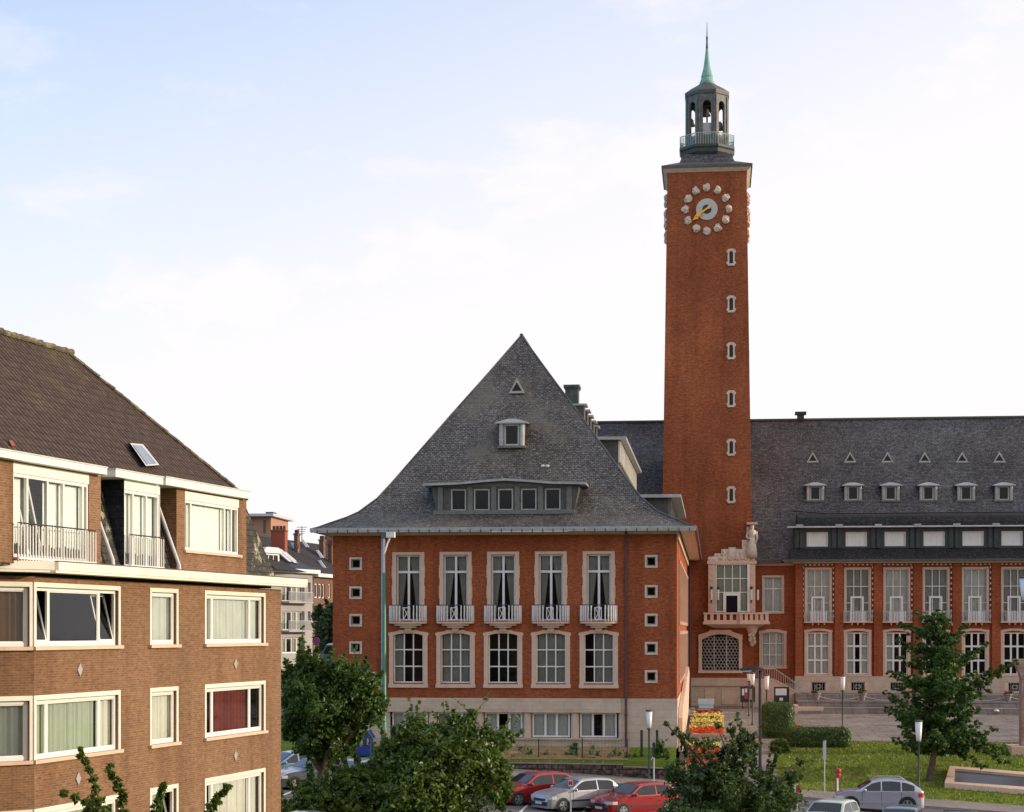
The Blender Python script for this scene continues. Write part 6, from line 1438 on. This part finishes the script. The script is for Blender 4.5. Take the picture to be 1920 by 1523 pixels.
MB().tube([(a.x, 95.6, b_.z), (a.x+.02, 95.6, b_.z+.25), (a.x-.06, 95.6, b_.z+.33), (a.x-.14, 95.6, b_.z+.2)], .035, 6).build('hook', M['zinc_pale'], T)
def sign_H(T, x, Y, z, w_, h_):
    MB().prism if 0 else None
    F = Frame((x, Y, z), (1, 0, 0), (0, -1, 0)); c = .07
    def rrect(w_, h_, c): return [(-w_/2+c, -h_/2), (w_/2-c, -h_/2), (w_/2, -h_/2+c), (w_/2, h_/2-c), (w_/2-c, h_/2), (-w_/2+c, h_/2), (-w_/2, h_/2-c), (-w_/2, -h_/2+c)]
    MB(F).prism(rrect(w_, h_, c), 0, .03).build('sign_panel', M['sign_red'], T); MB(F).prism(rrect(w_-.045, h_-.045, c*.8), .031, .036).build('sign_face', M['sign_white'], T)
    g_ = MB(F); 
    for sx in (-1, 1): g_.box(sx*w_*.17-.035, sx*w_*.17+.035, .037, .042, -h_*.24, h_*.24)
    g_.box(-w_*.17+.035, w_*.17-.035, .037, .0415, -.035, .035); g_.build('letter', M['sign_red'], T)
Y = 72.5; T, a, b_ = post('bus_stop_sign', 'small red and white letter H sign in front of the silver hatchback', 'sign', 1070, Y, 1462, 1545, .03, 'sign_white'); sign_H(T, a.x, Y-.05, W(1070, 1468, Y).z, .26, .32)
Y = 71.2; T, a, b_ = post('barrier_post', 'red and white striped post by the left red car', 'post', 943, Y, 1500, 1560, .05, 'sign_white')
z0 = W(943, 1508, Y).z; m = MB(); 
for k in range(3): m.box(a.x-.18, a.x+.18, Y-.09, Y-.04, z0+.05+k*.36, z0+.22+k*.36)
m.build('red_band', M['sign_red'], T); m = MB()
for k in range(3): m.box(a.x-.18, a.x+.18, Y-.09, Y-.04, z0+.222+k*.36, z0+.405+k*.36)
m.build('white_band', M['sign_white'], T)
Y = 74.5; T, a, b_ = post('warning_sign', 'small red and white sign half hidden in the dark shrubby tree', 'sign', 1494, Y, 1470, 1545, .03, 'zinc_pale')
z0 = W(1494, 1478, Y).z; F = Frame((a.x, Y-.05, z0), (1, 0, 0), (0, -1, 0)); MB(F).prism([(-.02, .16), (.20, -.06), (.16, -.20), (-.04, -.16)], 0, .02).build('red_panel', M['sign_red'], T); MB(F).prism([(-.20, .16), (-.022, .16), (-.042, -.16), (-.12, -.05)], 0, .02).build('white_panel', M['sign_white'], T)
Y = 140; T, a, b_ = post('parking_sign', 'round no parking sign at the mouth of the side street', 'sign', 596, Y, 1195, 1246, .05, 'zinc')
F = Frame((W(594, 1182, Y).x, Y-.1, W(594, 1202, Y).z), (1, 0, 0), (0, -1, 0)); r_ = 7*Y/3400
MB(F).prism([(r_*cos(t_), r_*sin(t_)) for t_ in np.linspace(0, 2*pi, 25)[:-1]], 0, .04).build('sign_disc', M['sign_red'], T); MB(F).prism([(r_*.72*cos(t_), r_*.72*sin(t_)) for t_ in np.linspace(0, 2*pi, 25)[:-1]], .041, .05).build('sign_centre', M['sign_blue'], T)
MB(F).hexa([(-.2*1-.04, .051, -.16), (-.2+.04, .051, -.2), (-.24, .056, -.16), (-.16, .056, -.2), (.16, .051, .2), (.24, .051, .16), (.16, .056, .2), (.24, .056, .16)]).build('diagonal_bar', M['sign_red'], T)
# notice boards and blue poster
def board(label, px0, px1, py0, py1, Y, papers):
    a, b_ = W(px0, py1, Y), W(px1, py0, Y); T = thing('notice_board', label, 'notice board', ((a.x+b_.x)/2, Y, a.z-.6), 'dark notice boards against the stone base'); m = MB(); m.box(a.x, b_.x, Y, Y+.1, a.z, b_.z); m.build('panel', M['black_plastic'], T)
    F = Frame((a.x, Y, a.z), (1, 0, 0), (0, -1, 0)); m = MB(F); w_, h_ = b_.x-a.x, b_.z-a.z; m.ring(-.03, w_+.03, -.03, h_+.03, .05, -.08, .04); m.build('frame', M['iron'], T)
    for x in (.1, w_-.16): MB(F).box(x, x+.06, -.06, -.02, -.75, -.032).build('leg', M['iron'], T)
    for (u0, u1, v0, v1, c) in papers: MB(F).box(u0*w_, u1*w_, .002, .012, v0*h_, v1*h_).build('paper', M[c], T)
board('dark notice board with white sheets and a red poster behind the plaza lamps', 1389, 1415, 1289, 1316, 139.5, [(.08, .25, .45, .9, 'sign_white'), (.3, .47, .65, .92, 'sign_white'), (.28, .5, .2, .6, 'sign_red'), (.62, .9, .15, .9, 'render_grey')])
board('dark notice board with white sheets beside the entrance stair', 1452, 1479, 1289, 1316, 139.5, [(.08, .85, .45, .92, 'sign_white'), (.35, .6, .08, .28, 'sign_white')])
a, b_ = W(1310, 1321, 139.6), W(1338, 1311, 139.6); tag(MB().box(a.x, b_.x, 139.6, 139.8, a.z-.3, b_.z).box(a.x-.05, b_.x+.05, 139.55, 139.598, a.z, b_.z+.03).build('planter_box', plain('pale_blue', (.55, .68, .78), .5, var=.1)), 'pale blue board behind the top of the upper flower bed', 'board')
# urn planters with chains on the terrace steps
UY = 137.4; uz = zplaza(134) + (CZ-4.86-zplaza(134))*.5
def urn(x, Y, z, flower):
    T = thing('urn_planter', '', 'planter', (x, Y, z), 'stone urns on the terrace steps')
    MB().lathe(x, Y, [(.24, z), (.24, z+.08), (.13, z+.14), (.16, z+.22), (.26, z+.62), (.33, z+.72), (.33, z+.78), (.24, z+.76)], 16).build('urn', M['kerb_stone'], T, smooth=False)
    leaves('foliage', M['leaf_bush'], [((x, Y, z+.86), (.34, .34, .12), 1)], 200, .13, T, int(x*10) % 97); leaves('blossom', M[flower], [((x, Y, z+.93), (.34, .34, .10), 1)], 60, .10, T, int(x*10) % 97+1)
    return T
up = [(1531, 'red flowered stone urn next to the entrance stair'), (1617, 'stone urn with pinkish flowers below the second wing window'), (1703, 'stone urn behind the left side of the lawn tree'), (1800, 'stone urn behind the right side of the lawn tree'), (1890, 'red flowered stone urn near the pink monument'), (1972, 'stone urn at the far right of the terrace')]
ux = []
for i, (px, lab) in enumerate(up):
    x = W(px, 1182, UY).x; ux.append(x); T = urn(x, UY, uz, 'flower_red'); T['label'] = lab
for i, (x0, x1) in enumerate(zip(ux, ux[1:])):
    pts = [(x0+(x1-x0)*t_, UY, uz+.62-.35*(1-(2*t_-1)**2)) for t_ in np.linspace(0.06, .94, 14)]
    o = MB().tube(pts, .022, 5).build('chain', M['zinc_pale']); tag(o, f'chain hanging between {["the urn by the stair and the second urn", "the second and third urns", "the two urns behind the lawn tree", "the urn right of the tree and the one near the monument", "the last two urns at the right edge"][i]}', 'chain', 'chains between the stone urns')
p = W(1867, 1334, 134.5); o = MB().ell((p.x, 134.2, zplaza(134)+ .28), (.20, .15, .10), 10, 6).build('white_lump', M['sign_white']); o.location.z = 0; tag(o, 'small white bag lying on the lowest terrace step at the right', 'lump')  # plain white ellipsoid for a small pale spot, its nature left open
# fountain basin on the lawn: framed sloping slab
F0 = [(1771, 1471), (1930, 1484)]; 
def lp(px, py, off=0):
    lo_, hi = 96.0, 112.0
    for _ in range(40):
        mid = (lo_+hi)/2; p = W(px, py, mid)
        if p.z > lawn_z(p.x, mid)+off: hi = mid if False else hi; lo_ = lo_
        # ray goes down with distance: z(p) decreases
        if p.z > lawn_z(p.x, mid)+off: lo_ = mid
        else: hi = mid
    return (p.x, p.y, p.z)
off = .28
O_ = [lp(1771, 1468, off), lp(1990, 1487, off), lp(1990, 1453, off), lp(1781, 1436, off)]; I_ = [lp(1789, 1466, off), lp(1975, 1479, off), lp(1960, 1456, off), lp(1790, 1441, off)]
T = thing('fountain_basin', 'sloping pink stone rimmed basin with dark wet slab on the lawn', 'fountain', (O_[0][0], O_[0][1], O_[0][2]-off))
m = MB()
for k in range(4):
    a, b_, c, d_ = O_[k], O_[(k+1) % 4], I_[k], I_[(k+1) % 4]; dz = lambda p, z: (p[0], p[1], p[2]+z)
    m.hexa([dz(a, -.6), dz(b_, -.6), dz(c, -.6), dz(d_, -.6), a, b_, c, d_])
m.build('rim', M['stone_trim'], T); MB().poly([(p[0], p[1], p[2]-.14) for p in I_]).build('wet_slab', M['water_dark'], T)
# pink stone monument cut by the right edge
Ym = 106.5; bx = W(1897, 1182, Ym).x; zb2 = lawn_z(bx+1, Ym)
T = thing('stone_monument', 'pink stone pillar with flared head and stepped base at the right edge of the picture', 'monument', (bx+1.6, Ym+.8, zb2))
z1 = W(1897, 1400, Ym).z; MB().box(bx, bx+3.4, Ym, Ym+2.2, zb2-.6, z1).build('base', M['stone_trim'], T)
x0 = W(1915.5, 1182, Ym+.6).x; zt_ = W(1915, 1236, Ym+.6).z; zk = W(1915, 1268, Ym+.6).z; xf = W(1900, 1182, Ym+.6).x
MB(Frame((0, Ym+.6, 0), (1, 0, 0), (0, -1, 0))).prism([(x0, z1+.003), (x0+1.1, z1+.003), (x0+1.1, zk), (x0+1.6, zt_), (xf+.02, zt_), (xf+.25, zt_-.5), (x0, zk-.1)], -.9, 0).build('pillar', M['stone_pink'], T)
# playground things at the pavilion's left corner
Y = 97.9; p0 = W(668, 1411, Y); p1 = W(700, 1367, Y); xm = (p0.x+p1.x)/2; zb2 = CZ-6.75
T = thing('playhouse', 'small blue plastic playhouse with pitched roof beside the green lamp post', 'playhouse', (xm, Y, zb2)); hw_ = .40
MB().prism([(xm-hw_, zb2-.1), (xm+hw_, zb2-.1), (xm+hw_, zb2+.45), (xm-hw_, zb2+.45)], Y-.4, Y+.4).build('lower_wall', M['blue_plastic'], T)
for dx in (-hw_+.05, -.0, hw_-.05): MB().box(xm+dx-.04, xm+dx+.04, Y-.4, Y+.4, zb2+.452, zb2+.85).build('post', M['blue_plastic'], T)
MB().prism([(xm-hw_-.1, zb2+.852), (xm+hw_+.12, zb2+.852), (xm+.25, zb2+1.3), (xm-.1, zb2+1.25)], Y-.5, Y+.5).build('roof', M['blue_plastic'], T)
x = W(738, 1182, 98.4).x; T = MB().lathe(x, 98.6, [(.45, CZ-6.6), (.48, CZ-6.25), (.40, CZ-6.2), (.38, CZ-6.3)], 16).build('paddling_pool', M['teal_plastic']); tag(T, 'turquoise plastic tub at the foot of the green lamp post', 'tub')
x = W(655, 1182, 98.6).x; o = MB().prismz([(x-.9, 98.2), (x+.3, 98.2), (x+.3, 99.2), (x-.9, 99.2)], CZ-6.9, CZ-6.55).build('sandbox', M['terracotta']); tag(o, 'low orange sandbox left of the blue playhouse', 'sandbox')

# ------------------------------------------------------------------ cars
def car(label, loc, heading, paint, kind='hatch', L_=3.9, group='parked cars', wag=0):
    """local: +x = forwards. built from a lofted shell with glass laid just outside it"""
    T = thing('parked_car', label, 'car', loc, group); T.rotation_euler = (0, 0, heading)
    Wd = {'suv': .90, 'hatch': .83, 'sedan': .85}[kind]; H_ = {'suv': 1.60, 'hatch': 1.42, 'sedan': 1.40}[kind]; belt = {'suv': 1.02, 'hatch': .90, 'sedan': .88}[kind]; gc = .24 if kind == 'suv' else .19
    h = L_/2
    # top profile along length (fraction x, z)
    if kind == 'suv': prof = [(-1, .74), (-.985, 1.0), (-.92, 1.16), (-.76, 1.40), (-.58, 1.53), (-.28, 1.60), (-.02, 1.585), (.16, 1.49), (.46, 1.10), (.55, 1.04), (.80, .95), (.93, .82), (.985, .68), (1, .50)]
    elif kind == 'hatch': prof = [(-1, .60), (-.985, .88), (-.93, 1.02), (-.78, 1.30), (-.68, 1.38), (-.35, 1.42), (.0, 1.40), (.12, 1.34), (.42, .98), (.50, .92), (.80, .82), (.93, .72), (.985, .60), (1, .46)]
    else: prof = [(-1, .58), (-.985, .84), (-.93, .90), (-.72, .95), (-.66, .98), (-.40, 1.30), (-.28, 1.38), (-.05, 1.40), (.10, 1.35), (.40, .98), (.48, .91), (.80, .80), (.93, .70), (.985, .58), (1, .45)]
    xs_ = np.array([p[0]*h for p in prof]); zs_ = np.array([p[1] for p in prof])
    zt = lambda x: float(np.interp(x, xs_, zs_))
    def hw(x, z):
        t_ = abs(x)/h; w0 = Wd*(1-.12*max(0, (t_-.72)/.28)**2 - .10*max(0, (t_-.93)/.07)**2)
        if z > belt: w0 -= (z-belt)*.36
        if z < .35: w0 -= (.35-z)*.25
        return w0
    m = MB(); st = sorted(set([round(v, 3) for v in list(np.linspace(-h, h, 27)) + list(xs_)])); ringn = 0; rings = []
    for x in st:
        top = zt(x); zlist = [gc, .36, .55, min(.75, top-.02)]
        tb = min(belt, top-.012); zlist += [max(tb-.04, zlist[-1]+.003), max(tb, zlist[-1]+.006)]
        zlist += [zlist[-1]+(top-.05-zlist[-1])*k for k in (.33, .66, 1.0)] if top-.06 > zlist[-1] else [zlist[-1]+.001*k for k in (1, 2, 3)]
        R = [(x, hw(x, z), z) for z in zlist]; we = R[-1][1]; R += [(x, we*.93, top-.02), (x, we*.6, top+.0), (x, 0, top+.012)]
        full = R + [(a, -b, c) for a, b, c in R[-2::-1]]
        rings.append([m.P(*p) for p in full])
    for A, B_ in zip(rings, rings[1:]):
        n = len(A)
        for k in range(n-1): m.f.append([A[k], A[k+1], B_[k+1], B_[k]])
        m.f.append([A[n-1], A[0], B_[0], B_[n-1]])
    m.f.append(rings[0][::-1]); m.f.append(rings[-1])
    def bl(mb, name, mat, parent=None, smooth=False):
        # build in local space then parent to rotated root
        V = np.array([tuple(p) for p in mb.v]); o = mk(name, V, mb.f, mat, None, smooth); o.parent = parent or T; return o
    body = bl(m, 'body', paint, smooth=True); body.data.set_sharp_from_angle(angle=radians(38))
    # side glass
    cab0 = {'suv': (-.80, .42), 'hatch': (-.80, .40), 'sedan': (-.60, .38)}[kind]
    def side_glass(f0, f1, sgn, name='side_window'):
        g_ = MB(); x0, x1 = f0*h, f1*h; us = list(np.linspace(x0, x1, 9))
        g_.sheet(lambda x, v: (x, sgn*(hw(x, belt+.02+(max(zt(x)-.10, belt+.03)-belt-.02)*v)+.008), belt+.02+(max(zt(x)-.10, belt+.03)-belt-.02)*v), us, [0, .5, 1]); return bl(g_, name, M['glass_car'])
    splits = {'suv': [(-.78, -.50), (-.47, -.06), (-.03, .36)], 'hatch': [(-.76, -.34), (-.30, .34)], 'sedan': [(-.52, -.36), (-.32, -.04), (.0, .34)]}[kind]
    for sgn in (-1, 1):
        for f0, f1 in splits: side_glass(f0, f1, sgn)
    def top_glass(f0, f1, name):
        g_ = MB(); us = list(np.linspace(f0*h, f1*h, 6))
        g_.sheet(lambda x, v: (x+ (0), (hw(x, zt(x)-.06)*.86)*v, zt(x)+.022-.012*abs(v)**1.0), us, list(np.linspace(-1, 1, 7))); return bl(g_, name, M['glass_car'])
    top_glass(*{'suv': (.18, .45), 'hatch': (.14, .41), 'sedan': (.12, .39)}[kind], 'windscreen'); top_glass(*{'suv': (-.91, -.77), 'hatch': (-.925, -.79), 'sedan': (-.64, -.42)}[kind], 'rear_window')
    wr = {'suv': .37, 'hatch': .30, 'sedan': .31}[kind]
    for fx in (.64, -.62):
        for sgn in (-1, 1):
            x = fx*h; w_ = hw(x, .4)
            F = Frame((x, 0, 0), (1, 0, 0), (0, sgn, 0)); n = 22; c = [(cos(t_), sin(t_)) for t_ in np.linspace(0, 2*pi, n+1)[:-1]]
            a = MB(F); a.prism([((wr+.055)*u, wr+(wr+.055)*v if v > -.4 else wr-.4*(wr+.05)) for u, v in c], w_-.2, w_+.006); bl(a, 'wheel_arch', M['black_plastic'])
            t = MB(F); t.prism([(wr*u, wr+wr*v) for u, v in c], w_-.19, w_+.012); to = bl(t, 'wheel', M['rubber'])
            r = MB(F); ri = wr*.66; r.prism([(ri*u, wr+ri*v) for u, v in c], w_+.0125, w_+.016)
            bl(r, 'rim', M['black_plastic'], to); s = MB(F)
            for k in range(5):
                t_ = 2*pi*k/5+.3; d = (cos(t_), sin(t_)); n_ = (-d[1], d[0]); s.prism([(d[0]*a_+n_[0]*b_, wr+d[1]*a_+n_[1]*b_) for a_, b_ in ((0, -.03), (ri, -.05), (ri, .05), (0, .03))], w_+.017, w_+.026)
            s.prism([(ri*.25*u, wr+ri*.25*v) for u, v in c], w_+.027, w_+.034)
            rim = MB(F); 
            for k in range(n):
                u0, v0 = c[k]; u1, v1 = c[(k+1) % n]; s.prism([(ri*u0, wr+ri*v0), (ri*u1, wr+ri*v1), (ri*.88*u1, wr+ri*.88*v1), (ri*.88*u0, wr+ri*.88*v0)], w_+.017, w_+.03)
            bl(s, 'spokes', M['alloy'], to)
    # lights, bumpers, mirrors, handles, plates
    for sgn in (-1, 1):
        F = Frame((0, 0, 0), (1, 0, 0), (0, sgn, 0))
        def curved(f0, f1, z0, z1, inner, mat, name):
            g_ = MB(); pts = []
            xe = f1*h
            us = list(np.linspace(0, 1, 6))
            def f(u, v):
                z = z0+(z1-z0)*v
                if f1 > 0: x = f0*h+(f1-f0)*h*min(1, u*1.6); 
                else: x = f0*h+(f1-f0)*h*min(1, u*1.6)
                y = hw(x, z)+.008 if u < .62 else (hw(xe, z)+.008)*(1-(u-.62)/.38*inner)
                if u >= .62: x = xe+(.015 if f1 > 0 else -.015)
                return (x, sgn*y, z)
            g_.sheet(f, us, [0, .5, 1]); return bl(g_, name, mat)
        zl = .58 if kind != 'suv' else .66
        curved(.80, .985, zl, zl+.13, .5, M['lamp_clear'], 'headlight'); curved(-.86, -.99, zl+.08, zl+.28, .35, M['lamp_red'], 'taillight')
        x = .33*h; mmb = MB(); mmb.ell((x, sgn*(Wd+.10), belt+.06), (.09, .11, .08), 8, 6); bl(mmb, 'mirror', paint, smooth=True)
        for fx in splits[-1:] + splits[-2:-1]:
            hx = fx[0]*h+.18; hh = MB(F); hh.box(hx, hx+.16, hw(hx, belt-.12)+.001, hw(hx, belt-.12)+.03, belt-.14, belt-.11); bl(hh, 'door_handle', paint)
        for fx in [splits[-1][1]+.02] + [a[0]-.02 for a in splits[-2:]]:
            sxx = fx*h; sm_ = MB(F); zz_ = list(np.linspace(.34, belt-.01, 6))
            sm_.sheet(lambda z, u: (sxx+u, hw(sxx, z)+.004, z), zz_, [0, .018]); bl(sm_, 'door_seam', M['black_plastic'])
        tr = MB(F); tr.box(-.36*h, .42*h, hw(0, .5), hw(0, .5)+.018, .46, .53); bl(tr, 'side_trim', M['black_plastic'] if kind != 'suv' else paint)
        if kind == 'suv':
            rr = MB(F); rr.tube([(-.62*h, .58, zt(-.62*h)+.0), (-.5*h, .60, 1.64), (0, .60, 1.64), (.1*h, .60, zt(.1*h))], .022, 6); bl(rr, 'roof_rail', M['alloy'])
    b = MB(); b.box(h-.05, h+.035, -.62, .62, .30, .46); b.box(-h-.035, -h+.05, -.62, .62, .32, .50); bl(b, 'bumper', M['black_plastic'] if kind != 'suv' else paint)
    g_ = MB(); g_.box(h-.03, h+.014, -.42, .42, .50, .60); bl(g_, 'grille', M['black_plastic'])
    for sx in (1, -1):
        g_ = MB(); g_.box(min(sx*(h+.036), sx*(h+.046)), max(sx*(h+.036), sx*(h+.046)), -.25, .25, .36, .46); bl(g_, 'number_plate', M['sign_white'])
    return T
red = carpaint('red_paint', (.36, .010, .012)); silver = carpaint('silver_paint', (.48, .48, .50), .5); suvp = carpaint('suv_paint', (.50, .50, .57), .55); blue = carpaint('blue_paint', (.03, .14, .42)); dkblue = carpaint('dark_blue_paint', (.03, .06, .11)); ltblue = carpaint('light_blue_paint', (.22, .32, .45), .4); green = carpaint('pale_green_paint', (.50, .58, .48)); teal = carpaint('teal_paint', (.05, .14, .20)); grey = carpaint('grey_car_paint', (.12, .13, .17), .4); black = carpaint('black_car_paint', (.015, .015, .018))
def on_street(px, Y): x = W(px, 1182, Y).x; return (x, Y, zs(x)+.0)
hd_ = math.atan2(-.80, -.60)
car('silver crossover with roof rails parked at the far kerb beside the lawn', on_street(1646, 89.3), pi, suvp, 'suv', 4.25)
hd1 = math.atan2(-.62, -.78)
car('dark red hatchback parked just left of the silver hatchback, half behind leaves', on_street(998, 80.5), hd1, red, 'hatch', 3.9)
car('silver three door hatchback parked between two red cars', on_street(1080, 79.3), hd1, silver, 'hatch', 3.85)
car('bright red hatchback parked right of the silver hatchback', on_street(1190, 79.0), hd1, red, 'hatch', 3.75)
car('pale green car whose roof shows right of the dark shrubby tree', on_street(1556, 77.2), math.atan2(-.93, -.36), green, 'hatch', 3.8)
car('dark teal car nearest the rear of the silver crossover along the lower edge', on_street(1688, 76.6), math.atan2(-.97, -.2), teal, 'hatch', 3.8)
car('dark blue grey car roof second from the right along the lower edge', on_street(1797, 76.2), math.atan2(-.97, -.2), dkblue, 'hatch', 3.8)
car('bright blue car roof at the bottom right corner', on_street(1903, 76.0), math.atan2(-.97, -.2), blue, 'hatch', 3.8)
car('light blue sedan parked beside the apartment corner, behind the other blue car', on_street(545, 82.5), hd1, ltblue, 'sedan', 4.3)
car('slate blue sedan between the light blue sedan and the dark tree trunk', on_street(590, 80.0), hd1, grey, 'sedan', 4.3)
car('pale blue hatchback parked right of the dark tree trunk', on_street(668, 80.6), hd1, ltblue, 'hatch', 4.0)
car('dark grey car at the bottom left below the low spreading tree', (W(566, 1182, 52.8).x, 52.8, zs(-22)+.05), hd1, grey, 'sedan', 4.2)
# white van at the mouth of the side street
Y = 130; p = W(622, 1182, Y); T = thing('delivery_van', 'dark van with white roof parked at the pavilion corner in the side street', 'van', (p.x, Y, ground_z(p.x, Y)))
z0 = W(622, 1240, Y).z; z1 = W(622, 1207, Y).z; x0, x1 = W(598, 1182, Y).x, W(648, 1182, Y).x
m = MB(); m.prism([(x0, z0-.5), (x1, z0-.5), (x1, z1-.10), (x0+.55, z1-.10), (x0+.15, z1-.7), (x0, z1-.95)], Y, Y+4.8); m.build('body', grey, T)
m = MB(); m.prism([(x0+.50, z1-.098), (x1, z1-.098), (x1-.1, z1+.03), (x0+.75, z1+.03)], Y, Y+4.7); m.build('roof', M['sign_white'], T)
m = MB(Frame((0, Y, 0), (1, 0, 0), (0, -1, 0))); m.prism([(x0+.28, z1-.75), (x1-.2, z1-.75), (x1-.2, z1-.18), (x0+.62, z1-.18)], .002, .02); m.build('window', M['glass_car'], T)
for xx in (x0+.3, x1-.4): MB().prism([(xx+.32*cos(t_), z0-.45+.32*sin(t_)) for t_ in np.linspace(0, 2*pi, 17)[:-1]], Y-.02, Y+.2).build('wheel', M['rubber'], T)
OP = thing('unseen_house_row', 'unseen brick house row behind the camera, added to darken the town hall window reflections', 'building', (5, -12, 0))  # unseen row behind the camera, added so window panes reflect something dark
of = Frame((60, -6, 0), (-1, 0, 0)); m = MB(of); oh = [(2+4.2*i, 3.7+4.2*i, 1.5+3.1*j, 3.3+3.1*j) for i in range(28) for j in range(5)]
m.wall(0, 125, -4, 17.5, 0, oh, .2); m.box(0, 125, -12, -.5, -4, 17.4); m.build('wall', M['far_brick'], OP)
MB(of).prisma([(.5, 17.504), (-12.5, 17.504), (-6, 23)], -1, 126).build('roof', M['slate_blue'], OP)
# parts of things with repeated parts keep a common name; remove orphan data
for me in list(bpy.data.meshes):
    if me.users == 0: bpy.data.meshes.remove(me)
